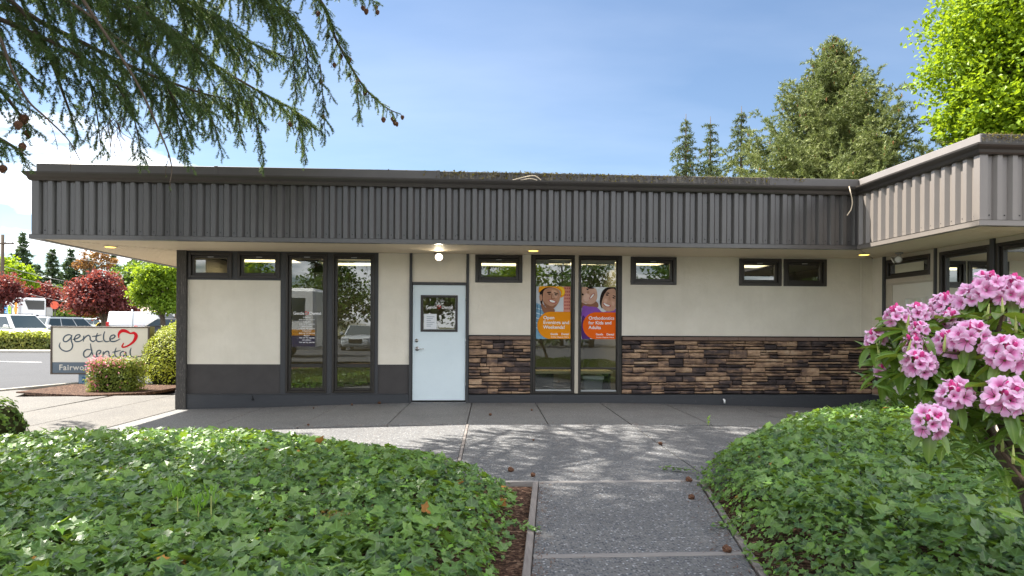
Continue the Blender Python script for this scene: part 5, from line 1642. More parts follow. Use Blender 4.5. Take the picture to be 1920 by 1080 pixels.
def petal_mesh(seed):
    r = random.Random(seed); V = []; F_ = []; vn = []
    for p in range(5):
        a0 = 2 * math.pi * p / 5 + r.uniform(-0.08, 0.08); half = 0.60 + r.uniform(-0.05, 0.08)
        b = len(V)
        for j, (rr, h, wf) in enumerate(((0.12, -0.55, 0.85), (0.36, -0.14, 0.95), (0.74, 0.10, 1.0), (1.0, 0.10 + r.uniform(-0.10, 0.06), 0.66))):
            for i in range(5):
                t = (i - 2) / 2.0
                an = a0 + t * half * wf
                hh = h + (0.10 * math.sin(i * 2.2 + p) if j == 3 else 0) - (0.10 * t * t if j >= 2 else 0) + (r.uniform(-0.04, 0.04) if j >= 2 else 0)
                rad = rr * (1 - 0.10 * t * t * (j == 3)) * (1 - 0.05 * (i == 2) * (j == 3))
                V.append((rad * math.cos(an), rad * math.sin(an), hh)); vn.append(min(1, max(0, (rr - 0.12) / 0.88)) * (0.82 if i == 2 and j < 3 else 1))
        for j in range(3):
            for i in range(4): F_.append((b + j * 5 + i, b + j * 5 + i + 1, b + (j + 1) * 5 + i + 1, b + (j + 1) * 5 + i))
    return np_mesh("flower", np.array(V), np.array(F_), M['petal'], True, attrs={"vein": vn})


FLOW = [petal_mesh(k) for k in range(5)]


def rho_leaf(fold, droop):
    V = []; vn = []; F_ = []
    n = 6
    for j in range(n + 1):
        t = j / n; w_ = 0.17 * math.sin(math.pi * min(1, t ** 0.85 * 0.97 + 0.015)) ** 0.8 * (0.75 + 0.5 * t); z = -droop * t * t
        V += [(-w_, t, z + fold * w_), (0, t, z), (w_, t, z + fold * w_)]; vn += [0.0, 1.0, 0.0]
    for j in range(n):
        for i in range(2): F_.append((j * 3 + i, j * 3 + i + 1, (j + 1) * 3 + i + 1, (j + 1) * 3 + i))
    return np_mesh("leaf", np.array(V), np.array(F_), M['leaf_rho'], True, attrs={"vein": vn})


RL = [rho_leaf(0.5, 0.16), rho_leaf(0.35, 0.34), rho_leaf(0.7, 0.05)]
TRUSS = [(1640.5, 630, 22, 3.05), (1680.5, 588, 23, 3.0), (1721, 583, 23, 3.0), (1723, 613, 17, 2.85), (1715, 641, 23, 2.85), (1725, 676, 29, 2.75), (1772, 564, 25, 3.1), (1778, 597, 26, 3.0),
         (1780, 636, 30, 2.8), (1822, 622, 36, 2.7), (1828, 550, 29, 3.0), (1857, 530, 32, 2.95), (1899, 538, 33, 2.9), (1890, 654, 36, 2.55), (1790, 733, 30, 2.6), (1889, 738, 38, 2.5), (1746, 785, 33, 2.55),
         (1651, 692, 12, 3.0), (1917, 594, 18, 3.05), (1955, 560, 32, 2.9), (1960, 690, 34, 2.6), (1985, 620, 34, 2.8)]
hub = at(1918, 880, 2.9); nleaf = 0


def quat_to(d): return Vector(d).to_track_quat('Z', 'Y')


def put_leaf(base, d, L, me=None):
    """one leaf lying along d, its upper face upwards"""
    o = bpy.data.objects.new("leaf", me or RL[ra.randrange(3)]); COL.objects.link(o); o.parent = rho
    d = Vector(d).normalized(); up = Vector((ra.uniform(-0.25, 0.25), ra.uniform(-0.25, 0.25), 1)); x = d.cross(up).normalized(); z = x.cross(d)
    o.matrix_local = Matrix.Translation(Vector(base) - ORG[rho.name]) @ Matrix((( x.x, d.x, z.x, 0), (x.y, d.y, z.y, 0), (x.z, d.z, z.z, 0), (0, 0, 0, 1))) @ Matrix.Diagonal((L, L, L, 1))


stems = MB()
trunk = MB()
main_ends = [at(1838, 775, 2.85), at(1800, 700, 2.9), at(1860, 650, 2.8), at(1930, 700, 2.8), at(1760, 640, 2.95)]
tb = rho_c + np.array([0, 0, -0.05])
trunk.tube(catmull([tb, tb + np.array([-0.02, 0.0, 0.25]), tb * 0.45 + hub * 0.55 + np.array([0.03, 0, 0]), hub], 5), [0.062 - 0.0016 * k for k in range(16)], 10)
for e in main_ends:
    m1 = hub * 0.5 + e * 0.5 + np.array([ra.uniform(-0.05, 0.05), ra.uniform(-0.05, 0.05), -0.04])
    trunk.tube(catmull([hub - np.array([0, 0, 0.06]), m1, e], 5), [0.030, 0.027, 0.024, 0.022, 0.020, 0.018, 0.016, 0.015, 0.014, 0.013, 0.012], 7)
trunk.build("trunk", M['bark'], rho, smooth=True)


def branch_to(c):
    e = min(main_ends, key=lambda q: np.linalg.norm(q - c)); m1 = e * 0.4 + c * 0.6 + np.array([0, 0, -0.05 * np.linalg.norm(c - e)])
    stems.tube(catmull([e, m1, c], 4), [0.011, 0.010, 0.009, 0.008, 0.0075, 0.007, 0.0065, 0.006, 0.006], 6)


for (px, py, rp, dep) in TRUSS:
    c = at(px, py, dep); R_ = rp / FPX * dep
    out = c - (hub + np.array([0, 0.0, 0.1])); out = out / np.linalg.norm(out)
    ax = out * 0.55 + np.array([-0.10, -0.55, 0.55]); ax /= np.linalg.norm(ax)
    cb = c - ax * R_ * 0.45
    branch_to(cb - ax * R_ * 0.3)
    mb = MB()
    nb = 2 + int(rp > 20) * 3
    q = quat_to(ax).to_matrix()
    for k in range(nb):
        an = ra.uniform(0, 6.28); rr = R_ * ra.uniform(0.05, 0.45); v = q @ Vector((rr * math.cos(an), rr * math.sin(an), R_ * ra.uniform(0.62, 0.9)))
        v = v + Vector((0, 0, R_ * 0.16))
        p1 = Vector(cb) + v
        mb.lathe(tuple(p1), [(0.001, -0.018), (0.006, -0.011), (0.0075, 0.0), (0.005, 0.009), (0.001, 0.012)], 7, tuple((v.normalized() + Vector((0, 0, 0.6)))))
    for k in range(10):
        an = 2.4 * k; v = q @ Vector((math.cos(an) * 0.5, math.sin(an) * 0.5, 0.7)); mb.tube([cb, cb + np.array(v) * R_ * 0.75], 0.0022, 4, 0, False)
    tr_ = mb.build("flower_truss", M['bud'], rho, smooth=True)
    nf = 6 if rp < 16 else (10 if rp < 24 else 14)
    fr = min(0.040, max(0.024, R_ * 0.50))
    for k in range(nf):
        t = (k + 0.5) / nf; th = math.acos(1 - 1.18 * t); an = k * 2.39996 + ra.uniform(-0.2, 0.2)
        v = q @ Vector((math.sin(th) * math.cos(an), math.sin(th) * math.sin(an), math.cos(th)))
        p1 = Vector(cb) + v * R_ * ra.uniform(0.80, 1.0)
        o = bpy.data.objects.new("flower", FLOW[ra.randrange(5)]); COL.objects.link(o); o.parent = tr_
        dv = (v + Vector((0, -0.22, 0.05)) + Vector((ra.uniform(-.2, .2), ra.uniform(-.2, .2), ra.uniform(-.2, .2)))).normalized()
        Q = dv.to_track_quat('Z', 'Y').to_matrix().to_4x4()
        s_ = fr * ra.uniform(0.76, 1.14)
        o.matrix_local = Matrix.Translation(p1 - ORG[tr_.name]) @ Q @ Matrix.Rotation(ra.uniform(0, 6.28), 4, 'Z') @ Matrix.Diagonal((s_, s_, s_, 1))
    # collar of leaves below the flowers
    for k in range(8):
        an = 2 * math.pi * k / 8 + ra.uniform(-0.3, 0.3)
        v = q @ Vector((math.cos(an), math.sin(an), ra.uniform(-0.30, 0.15))); v = v + Vector((0, 0, -0.35))
        put_leaf(cb - ax * R_ * 0.25, v, ra.uniform(0.105, 0.155)); nleaf += 1
# leafy shoots without flowers
SHOOTS = [(1700, 620, 2.95), (1668, 655, 3.0), (1745, 640, 3.0), (1690, 700, 2.9), (1760, 690, 2.8), (1800, 675, 2.75), (1840, 690, 2.7), (1850, 600, 2.85), (1880, 590, 2.75), (1842, 745, 2.7), (1735, 720, 2.85),
          (1815, 780, 2.7), (1780, 770, 2.7), (1905, 700, 2.65), (1700, 668, 2.8), (1750, 600, 3.05), (1805, 590, 2.95), (1860, 725, 2.6), (1905, 800, 2.6), (1905, 625, 2.7), (1650, 670, 3.0), (1770, 660, 2.72), (1900, 870, 2.5), (1925, 905, 2.42), (1880, 850, 2.6)]
for (px, py, dep) in SHOOTS:
    c = at(px, py, dep); branch_to(c)
    for k in range(6):
        an = 2 * math.pi * k / 6 + ra.uniform(-0.4, 0.4)
        if nleaf < 296: put_leaf(c, (math.cos(an), math.sin(an), ra.uniform(-0.75, 0.25)), ra.uniform(0.105, 0.155)); nleaf += 1
    if ra.random() < 0.55:
        a = MB(); up = np.array([ra.uniform(-0.2, 0.2), ra.uniform(-0.2, 0.2), 1.0]); a.tube([c, c + up * 0.02, c + up * 0.05, c + up * 0.07], [0.005, 0.006, 0.004, 0.001], 6); a.build("shoot", M['shoot'], rho, smooth=True)
# the inner, smaller leaves nobody could count
TV = np.array([(-0.17, 0.5, 0.05), (0, 0, 0), (0.17, 0.5, 0.05), (0, 1, -0.15), (0, 0.5, 0)]); TF = np.array([(1, 4, 0), (1, 2, 4), (0, 4, 3), (4, 2, 3)])
r = np.random.default_rng(5); n = 760
ctr = np.array([at(px, py, dep + 0.12) for px, py, _, dep in TRUSS] + [at(*s_) for s_ in SHOOTS] + [at(px, py, dd_) for px, py, dd_ in ((2040, 620, 3.0), (2090, 700, 2.9), (2060, 780, 2.8), (2130, 640, 3.0), (2010, 700, 3.1), (2110, 560, 3.0), (2000, 850, 2.8)) for _ in (0, 1)])
pos = ctr[r.integers(0, len(ctr), n)] * 0.82 + hub * 0.18 + r.normal(0, 0.07, (n, 3)) + np.array([0, 0.05, -0.02])
V, F_ = scatter(TV, TF, pos, rotmats(np.stack([r.normal(0, .6, n), r.normal(-.3, .6, n), np.ones(n)], 1), r.uniform(0, 6.28, n)), r.uniform(0.07, 0.12, n))
me = np_mesh("inner_leaves", V - rho_c, F_, M['leaf_rho'], attrs={"vein": np.tile([0, 1, 0, 1, 1.0], n)}); o = bpy.data.objects.new("inner_leaves", me); COL.objects.link(o); o.parent = rho; o["kind"] = "stuff"
stems.build("stems", M['twig'], rho, smooth=True)
# big leaves of another shoot at the right edge, low over the ivy

# ================================================================ TREES
class Foliage:
    def __init__(s): s.parts = []; s.mi = []

    def add(s, V, F_, m=0): s.parts.append((V, F_)); s.mi.append(np.full(len(F_), m))

    def build(s, name, mats, parent, kind=None):
        V, F_ = merge(s.parts)
        me = np_mesh(name, V - np.array(ORG[parent.name]), F_, mats, mi=np.concatenate(s.mi))
        o = bpy.data.objects.new(name, me); COL.objects.link(o); o.parent = parent
        if kind: o["kind"] = kind
        return o


def needles(segs, dens, L, wid, r, fwd=0.55):
    """thin triangles standing off twig segments (N,2,3)"""
    segs = np.asarray(segs); ln = np.linalg.norm(segs[:, 1] - segs[:, 0], axis=1)
    cnt = np.maximum(1, (ln * dens + r.random(len(ln))).astype(int)); idx = np.repeat(np.arange(len(segs)), cnt)
    a_, b_ = segs[idx, 0], segs[idx, 1]; t = r.random(len(idx))[:, None]; p = a_ + (b_ - a_) * t
    ax = (b_ - a_) / (ln[idx][:, None] + 1e-9); v = r.normal(size=p.shape); v -= ax * (v * ax).sum(1, keepdims=True); v /= np.linalg.norm(v, axis=1, keepdims=True) + 1e-9
    d = ax * fwd + v; d /= np.linalg.norm(d, axis=1, keepdims=True); l = L * r.uniform(0.7, 1.15, len(idx))[:, None]
    w_ = np.cross(d, r.normal(size=p.shape)); w_ /= np.linalg.norm(w_, axis=1, keepdims=True) + 1e-9
    V = np.stack([p - w_ * wid / 2, p + w_ * wid / 2, p + d * l], 1).reshape(-1, 3)
    return V, np.arange(len(V)).reshape(-1, 3)


def sticks(segs, r0, r1=None):
    """three-sided twigs along segments"""
    segs = np.asarray(segs); n = len(segs); r1 = r0 if r1 is None else r1
    ax = segs[:, 1] - segs[:, 0]; ax /= np.linalg.norm(ax, axis=1, keepdims=True) + 1e-9
    ref = np.where(np.abs(ax[:, 2:3]) < 0.9, np.array([[0, 0, 1.0]]), np.array([[1.0, 0, 0]])); u = np.cross(ax, ref); u /= np.linalg.norm(u, axis=1, keepdims=True); w_ = np.cross(ax, u)
    V = []
    for k, (e, rr) in enumerate(((0, r0), (1, r1))):
        for j in range(3):
            t = 2 * math.pi * j / 3; V.append(segs[:, e] + (u * math.cos(t) + w_ * math.sin(t)) * rr)
    V = np.stack(V, 1).reshape(-1, 3); Fq = []
    for j in range(3): Fq += [(j, (j + 1) % 3, 3 + (j + 1) % 3), (j, 3 + (j + 1) % 3, 3 + j)]
    F_ = (np.array(Fq)[None] + (np.arange(n) * 6)[:, None, None]).reshape(-1, 3)
    return V, F_


def polyseg(P): return [(P[i], P[i + 1]) for i in range(len(P) - 1)]


def spray(path, r, sec_gap, sec_len, droop, twig_gap, twig_len, bare=0.15, side_bias=0.0):
    """side branches and twigs along a branch: returns (needle segments, bare wood segments)"""
    path = [np.asarray(p, float) for p in path]; green = []; wood = []
    cum = [0]
    for i in range(len(path) - 1): cum.append(cum[-1] + np.linalg.norm(path[i + 1] - path[i]))
    T = cum[-1]; s = T * bare; sgn = 1
    while s < T:
        i = min(np.searchsorted(cum, s, 'right') - 1, len(path) - 2); f = (s - cum[i]) / (cum[i + 1] - cum[i] + 1e-9)
        p = path[i] * (1 - f) + path[i + 1] * f; ax = path[i + 1] - path[i]; ax /= np.linalg.norm(ax) + 1e-9
        side = np.cross(ax, [0, 0, 1.0]); side /= np.linalg.norm(side) + 1e-9; sgn = -sgn
        d = side * sgn * r.uniform(0.5, 1.0) + ax * r.uniform(0.35, 0.9) + np.array([0, 0, r.uniform(-0.5, 0.1) - 0.2 * droop])
        d /= np.linalg.norm(d); L = sec_len * r.uniform(0.45, 1.15) * (0.35 + 0.65 * min(1, (T - s) / (0.4 * T + 1e-6)))
        n = max(3, int(L / 0.12)); q = [p]
        dd = d.copy(); dr_ = droop * r.uniform(0.45, 1.5)
        for k in range(n):
            dd = dd + np.array([0, 0, -dr_ * 0.55 / n * (1 + k * 0.25)]) + r.normal(0, 0.11, 3); dd /= np.linalg.norm(dd); q.append(q[-1] + dd * L / n)
        sg = polyseg(q); green += sg[1:] if len(sg) > 3 else sg; wood += sg
        # twigs
        u = 0.08 * L; tg = 1
        while u < L:
            k = min(int(u / L * n), n - 1); b = q[k] + (q[k + 1] - q[k]) * (u / L * n - k); a2 = q[k + 1] - q[k]; a2 /= np.linalg.norm(a2) + 1e-9
            sd = np.cross(a2, r.normal(size=3)); sd /= np.linalg.norm(sd) + 1e-9; tg = -tg
            td = a2 * 0.8 + sd * 0.8 + np.array([0, 0, -0.35 * droop]); td /= np.linalg.norm(td); tl = twig_len * r.uniform(0.5, 1.2) * (1 - 0.5 * u / L)
            m1 = b + td * tl * 0.5; e = m1 + (td + np.array([0, 0, -0.35 * droop])) * tl * 0.5
            green += [(b, m1), (m1, e)]; wood += [(b, m1)]
            u += twig_gap * r.uniform(0.7, 1.3)
        s += sec_gap * r.uniform(0.7, 1.3)
    return green, wood


# ---------------------------------------------------------------- the fir that hangs into the picture at the left
r = np.random.default_rng(21)
FT = np.array([-6.3, 6.7, gz(-6.3) - 0.05])
fir = thing("fir_tree", "tall fir whose drooping branches and cones hang over the roof at upper left", "tree", tuple(FT))
a = MB(); a.tube([FT + np.array([0, 0, z]) + np.array([0.05 * math.sin(z), 0.04 * math.cos(z * 1.3), 0]) for z in (0, 0.25, 1, 3, 6, 10, 15, 20, 24.5)], [0.46, 0.38, 0.34, 0.31, 0.27, 0.22, 0.15, 0.08, 0.02], 14)
a.build("trunk", M['bark'], fir, smooth=True)
fo = Foliage(); wd = MB(); wood_s = []
# branches that reach into the picture; each leaves the trunk and droops outwards
VIS = [     # points the branch passes (photo x, y, distance), how closely it is set with side branches, their length
    ([(0, 12, 6.6), (90, 48, 6.9), (240, 122, 7.3), (330, 158, 7.6), (400, 180, 7.9), (470, 190, 8.1)], 1.0, 0.80),
    ([(60, -70, 6.2), (255, 15, 6.9), (330, 62, 7.3), (400, 120, 7.7), (480, 168, 8.0), (560, 212, 8.4), (592, 240, 8.6)], 1.1, 0.85),
    ([(300, -90, 7.2), (470, -30, 7.8), (545, 30, 8.1), (572, 90, 8.4), (580, 150, 8.6)], 1.3, 0.80),
    ([(420, -110, 7.6), (590, -10, 8.2), (632, 78, 8.6), (680, 160, 9.0), (722, 200, 9.2), (750, 214, 9.3)], 1.0, 0.42),
    ([(500, -120, 7.6), (610, -50, 8.3), (670, -18, 8.7), (706, 6, 8.9)], 1.1, 0.36),
    ([(-130, 90, 5.4), (-30, 140, 5.7), (30, 205, 6.0), (52, 245, 6.1)], 1.1, 0.42),
    ([(-160, 180, 5.2), (-40, 240, 5.6), (20, 272, 5.9), (50, 292, 6.0)], 1.1, 0.30),
    ([(-20, -70, 6.0), (130, 5, 6.3), (215, 70, 6.6), (290, 128, 6.9), (335, 205, 7.2), (358, 262, 7.4)], 1.2, 0.55),
    ([(-100, -60, 6.2), (30, 10, 6.4), (85, 90, 6.6), (120, 180, 6.8), (146, 252, 6.9)], 0.8, 0.40),
    ([(120, -110, 6.8), (330, -10, 7.2), (420, 45, 7.6), (480, 85, 7.9), (530, 105, 8.1)], 1.1, 0.75),
    ([(280, -120, 7.2), (420, -50, 7.6), (490, 0, 7.9), (545, 22, 8.1)], 1.1, 0.70),
    ([(-140, -20, 6.0), (10, 40, 6.3), (110, 85, 6.5), (200, 140, 6.8), (248, 205, 7.0)], 1.2, 0.60),
    ([(-60, -90, 6.4), (120, -30, 6.9), (250, 20, 7.3), (340, 75, 7.6), (380, 120, 7.8)], 1.2, 0.70),
    ([(20, -130, 6.8), (240, -50, 7.2), (350, 10, 7.6), (430, 80, 7.9), (480, 130, 8.1)], 1.2, 0.80),
    ([(-160, 30, 5.6), (-60, 70, 5.9), (20, 110, 6.2), (70, 150, 6.4)], 1.1, 0.50),
]
tips = []
dpt = lambda px, d: d + 1.5 * min(max((px - 230) / 330.0, 0), 1)
for pts, dens_, sl in VIS:
    Q = [at(p[0], p[1], dpt(p[0], p[2])) for p in pts]
    h_ = Q[0][:2] - FT[:2]; run = np.linalg.norm(h_); s0_ = (Q[0][2] - Q[1][2]) / (np.linalg.norm(Q[0][:2] - Q[1][:2]) + 1e-6)
    st = np.array([FT[0], FT[1], Q[0][2] + run * min(max(s0_, 0.05), 0.9)])
    P = catmull([st] + Q, 8); n = len(P)
    wd.tube(P, [0.028 * (1 - k / n) ** 0.9 + 0.005 for k in range(n)], 7)
    g, w_ = spray(P[8:], r, 0.068 / dens_, sl * 1.0, 1.05, 0.052, 0.16, bare=0.0)
    fo.add(*needles(g, 600, 0.030, 0.0060, r)); wood_s += w_; tips.append((P, g))
# side branches that hang down to the roof
for pts in ([(168, 150, 6.9), (182, 215, 7.0), (190, 285, 7.1)], [(236, 170, 7.2), (256, 240, 7.3), (266, 300, 7.35)], [(318, 170, 7.6), (336, 240, 7.7), (350, 300, 7.75)], [(372, 165, 8.2), (400, 230, 8.3), (412, 275, 8.3)],
            [(470, 185, 9.0), (484, 245, 9.1), (494, 306, 9.15)], [(552, 200, 9.7), (566, 250, 9.8), (572, 306, 9.8)], [(600, 120, 9.9), (606, 190, 9.95), (610, 262, 10.0)], [(545, 60, 9.4), (552, 130, 9.5), (556, 195, 9.5)], [(668, 150, 10.2), (672, 190, 10.2), (674, 228, 10.2)], [(430, 150, 8.6), (444, 200, 8.7), (452, 262, 8.7)]):
    P = catmull([at(*p) for p in pts], 5); n = len(P); wd.tube(P, [0.008 * (1 - k / n) + 0.003 for k in range(n)], 5)
    g, w_ = spray(P, r, 0.085, 0.34, 1.2, 0.055, 0.14, bare=0.0); fo.add(*needles(g, 600, 0.030, 0.0060, r)); wood_s += w_; tips.append((P, g))
# long, nearly bare hanging branches
for zt, pts in ((6.2, [(60, -160, 5.4), (118, -60, 5.55), (182, 40, 5.7), (228, 108, 5.8), (262, 165, 5.9), (290, 225, 6.0), (315, 285, 6.05), (322, 318, 6.1), (318, 345, 6.1)]),
                (5.7, [(-90, -80, 5.1), (-45, 0, 5.25), (0, 72, 5.4), (22, 130, 5.5), (52, 188, 5.6), (88, 222, 5.7), (128, 262, 5.8), (150, 300, 5.9)])):
    P = catmull([at(*p) for p in pts], 5); n = len(P); wd.tube(P, [0.013 * (1 - k / n) + 0.003 for k in range(n)], 6)
    g, w_ = spray(P[int(n * 0.55):], r, 0.22, 0.28, 0.8, 0.10, 0.09, 0.05); fo.add(*needles(g[::3], 300, 0.022, 0.003, r)); wood_s += w_
for k in range(16):     # dead twigs below
    b = at(ra.uniform(190, 235), ra.uniform(215, 240), 6.9); q = [b]; d = np.array([ra.uniform(-0.7, 0.7), ra.uniform(-0.4, 0.4), -1.0])
    for j in range(5): d = d + r.normal(0, 0.22, 3); d /= np.linalg.norm(d); q.append(q[-1] + d * ra.uniform(0.05, 0.11))
    wd.tube(q, [0.004, 0.0035, 0.003, 0.0025, 0.002, 0.0015], 4)
# the rest of the crown, above and behind the frame
cg = []; cn = []
lev = 5.6; az = 0.0
while lev < 23.6:
    rad = 6.9 * (1 - (lev - 4.5) / 20.5) ** 0.75
    for k in range(7):
        az += 2.39996 + r.normal(0, 0.25); L = rad * r.uniform(0.75, 1.08) * (1 + 0.62 * max(0.0, math.cos(az - 0.70)) ** 1.5) * (0.94 if math.cos(az - 0.70) < 0 else 1.0)
        d = np.array([math.cos(az), math.sin(az)]); P = []
        for j in range(7):
            t = j / 6; P.append(FT + np.array([d[0] * L * t, d[1] * L * t, lev + 0.35 * L * t - 0.62 * L * t * t * (0.8 if lev < 12 else 0.55)]))
        bad = False
        for p in P[1:]:
            q = proj(p - np.array([0, 0, 0.5]))
            if q and -80 < q[0] < 2000 and q[1] > -15: bad = True
        if bad: continue
        n = len(P); wd.tube(P, [0.05 * (1 - j / n) + 0.008 for j in range(n)], 5)
        g, w_ = spray(P, r, 0.20, 0.95, 0.8, 0.20, 0.34, bare=0.18); (cn if math.cos(az - 1.2) > 0.3 else cg).extend(g)
    lev += 0.40
for k in range(20):     # long upper boughs out of view, added to shade the walkway
    az = r.uniform(0.25, 1.45); L = r.uniform(5.0, 8.6); lev = r.uniform(8.8, 13.5); d = np.array([math.cos(az), math.sin(az)])
    P = [FT + np.array([d[0] * L * t, d[1] * L * t, lev + 0.32 * L * t - 0.42 * L * t * t]) for t in np.linspace(0, 1, 7)]
    wd.tube(P, [0.05 * (1 - j / 7) + 0.008 for j in range(7)], 5); g, w_ = spray(P, r, 0.20, 0.95, 0.6, 0.20, 0.34, bare=0.3); cn += g
cg = np.array(cg); print('fir coarse segs', len(cg)); fo.add(*needles(cg, 34, 0.090, 0.036, r)); fo.add(*needles(np.array(cn), 62, 0.095, 0.040, r))
fo.build("crown", M['needle'], fir)
V, F_ = sticks(wood_s, 0.0032, 0.0022); k = Foliage(); k.add(V, F_); k.build("twigs", M['twig'], fir, "stuff")
wd.build("limbs", M['bark'], fir, smooth=True)["kind"] = "stuff"
# hanging cones, each one to be seen; every one hangs from the twig nearest to it
ENDS = np.array([s_[1] for _, g in tips for s_ in g])
CPX = [(703, 3, 8.9), (712, 26, 8.9), (681, 22, 8.8), (688, 27, 8.8), (693, 33, 8.9), (665, 36, 8.7), (622, 65, 8.6), (616, 40, 8.5), (600, 25, 8.3), (541, 61, 8.1), (652, 101, 8.8), (678, 100, 9.0), (683, 107, 9.0), (449, 83, 7.9), (632, 121, 8.7),
       (669, 140, 9.0), (679, 137, 9.0), (687, 157, 9.1), (692, 158, 9.1), (689, 171, 9.1), (615, 151, 8.6), (602, 220, 8.6), (573, 228, 8.4), (543, 243, 8.2), (706, 248, 9.3), (720, 236, 9.3), (733, 240, 9.3), (747, 237, 9.3), (735, 225, 9.3), (754, 224, 9.3), (727, 219, 9.3),
       (48, 220, 6.0), (30, 224, 6.0), (60, 244, 6.1), (44, 275, 6.0), (10, 306, 5.9), (196, 187, 7.0), (20, 250, 5.9)]
for px, py, dep in CPX:
    c = at(px, py, dpt(px, dep)); c = ENDS[np.argmin(((ENDS - c) ** 2).sum(1))] + np.array([0, 0, -0.03]); o = bpy.data.objects.new("cone", CONE); COL.objects.link(o); o.parent = fir; o.location = Vector(c) - ORG[fir.name]
    s_ = ra.uniform(0.072, 0.092); o.scale = (s_, s_, s_); o.rotation_euler = (math.pi + ra.uniform(-0.3, 0.3), ra.uniform(-0.3, 0.3), ra.uniform(0, 6))


# ---------------------------------------------------------------- other trees
def conifer(label, base, h, rad, group, seed, mat='needle_far', dens=1.0, nl=0.16, nw=0.035, crown0=0.12, up=0.0, gap=0.55, per=5, lean=0.0, cat="tree", cones=0, clip=0.0, shape=0.85, name="conifer", nd=26, sl=0.7, jag=(0.62, 1.22)):
    r = np.random.default_rng(seed); base = np.array(base, float)
    t_ = thing(name, label, cat, tuple(base), group)
    a = MB(); a.tube([base + np.array([lean * f * h, 0, f * h]) for f in (0, 0.3, 0.6, 0.85, 1.0)], [h * 0.016, h * 0.013, h * 0.009, h * 0.004, h * 0.001], 8); a.build("trunk", M['bark'], t_, smooth=True)
    lev = h * crown0; az = r.uniform(0, 6); segs = []; ws = []
    while lev < h * 0.985:
        f = (lev / h - crown0) / (1 - crown0); R_ = rad * (1 - f) ** shape
        for k in range(per):
            az += 2.39996 + r.normal(0, 0.3); L = max(R_ * r.uniform(*jag), 0.22); n = 5; P = []
            for j in range(n + 1):
                t = j / n; P.append(base + np.array([lean * lev + math.cos(az) * L * t, math.sin(az) * L * t, lev + (0.10 + up) * L * t - (0.45 - up * 0.6) * L * t * t + up * L * t ** 3 * 0.7]))
            ws += polyseg(P[:4])
            step = max(0.26, L / 9) / dens
            g, _ = spray(P, r, step, min(0.50 * L, 1.3) * sl + 0.14, 0.35 - up * 0.4, step * 0.8, 0.26 + 0.05 * L, bare=0.22 if L > 1.2 else 0.0)
            segs += g + polyseg(P[2:])
        lev += gap * (0.65 + 0.35 * (1 - f)) * r.uniform(0.8, 1.2)
    segs = [s_ for s_ in segs if s_[0][2] > clip]
    fo = Foliage(); fo.add(*needles(np.array(segs), nd * dens, nl, nw, r, 0.8))
    fo.build("crown", M[mat], t_)
    k = Foliage(); k.add(*sticks(ws, h * 0.0016, h * 0.0010)); k.build("limbs", M['bark'], t_, "stuff")
    if cones:
        up_ = [s_ for s_ in segs if s_[1][2] > base[2] + h * 0.45]; idx = r.integers(0, len(up_), cones); pos = np.array([up_[i][1] for i in idx])
        TV = np.array([(0, 0, 0.5), (0.2, 0, 0), (-0.1, 0.17, 0), (-0.1, -0.17, 0), (0, 0, -0.6)]); TF = np.array([(0, 1, 2), (0, 2, 3), (0, 3, 1), (4, 2, 1), (4, 3, 2), (4, 1, 3)])
        V, F_ = scatter(TV, TF, pos - np.array([0, 0, 0.05]), rotmats(np.tile([0, 0, 1.0], (cones, 1)), r.uniform(0, 6, cones)), r.uniform(0.10, 0.15, cones))
        k = Foliage(); k.add(V, F_); k.build("cones", M['cone_tan'], t_, "stuff")
    return t_


M['cone_tan'] = plain("tan_cone", (0.26, 0.13, 0.055), 0.8, 0.2, var=0.3, vs=20)
LEAF_V = np.array([(0, 0, 0), (-0.30, 0.45, 0.06), (0, 0.5, -0.03), (0.30, 0.45, 0.06), (0, 1.0, -0.10)]); LEAF_F = np.array([(0, 2, 1), (0, 3, 2), (1, 2, 4), (2, 3, 4)])


LEAF2_V = np.array([(0, 0, 0), (-0.34, 0.48, 0.07), (0, 1.0, -0.10), (0.34, 0.48, 0.07)]); LEAF2_F = np.array([(0, 2, 1), (0, 3, 2)])


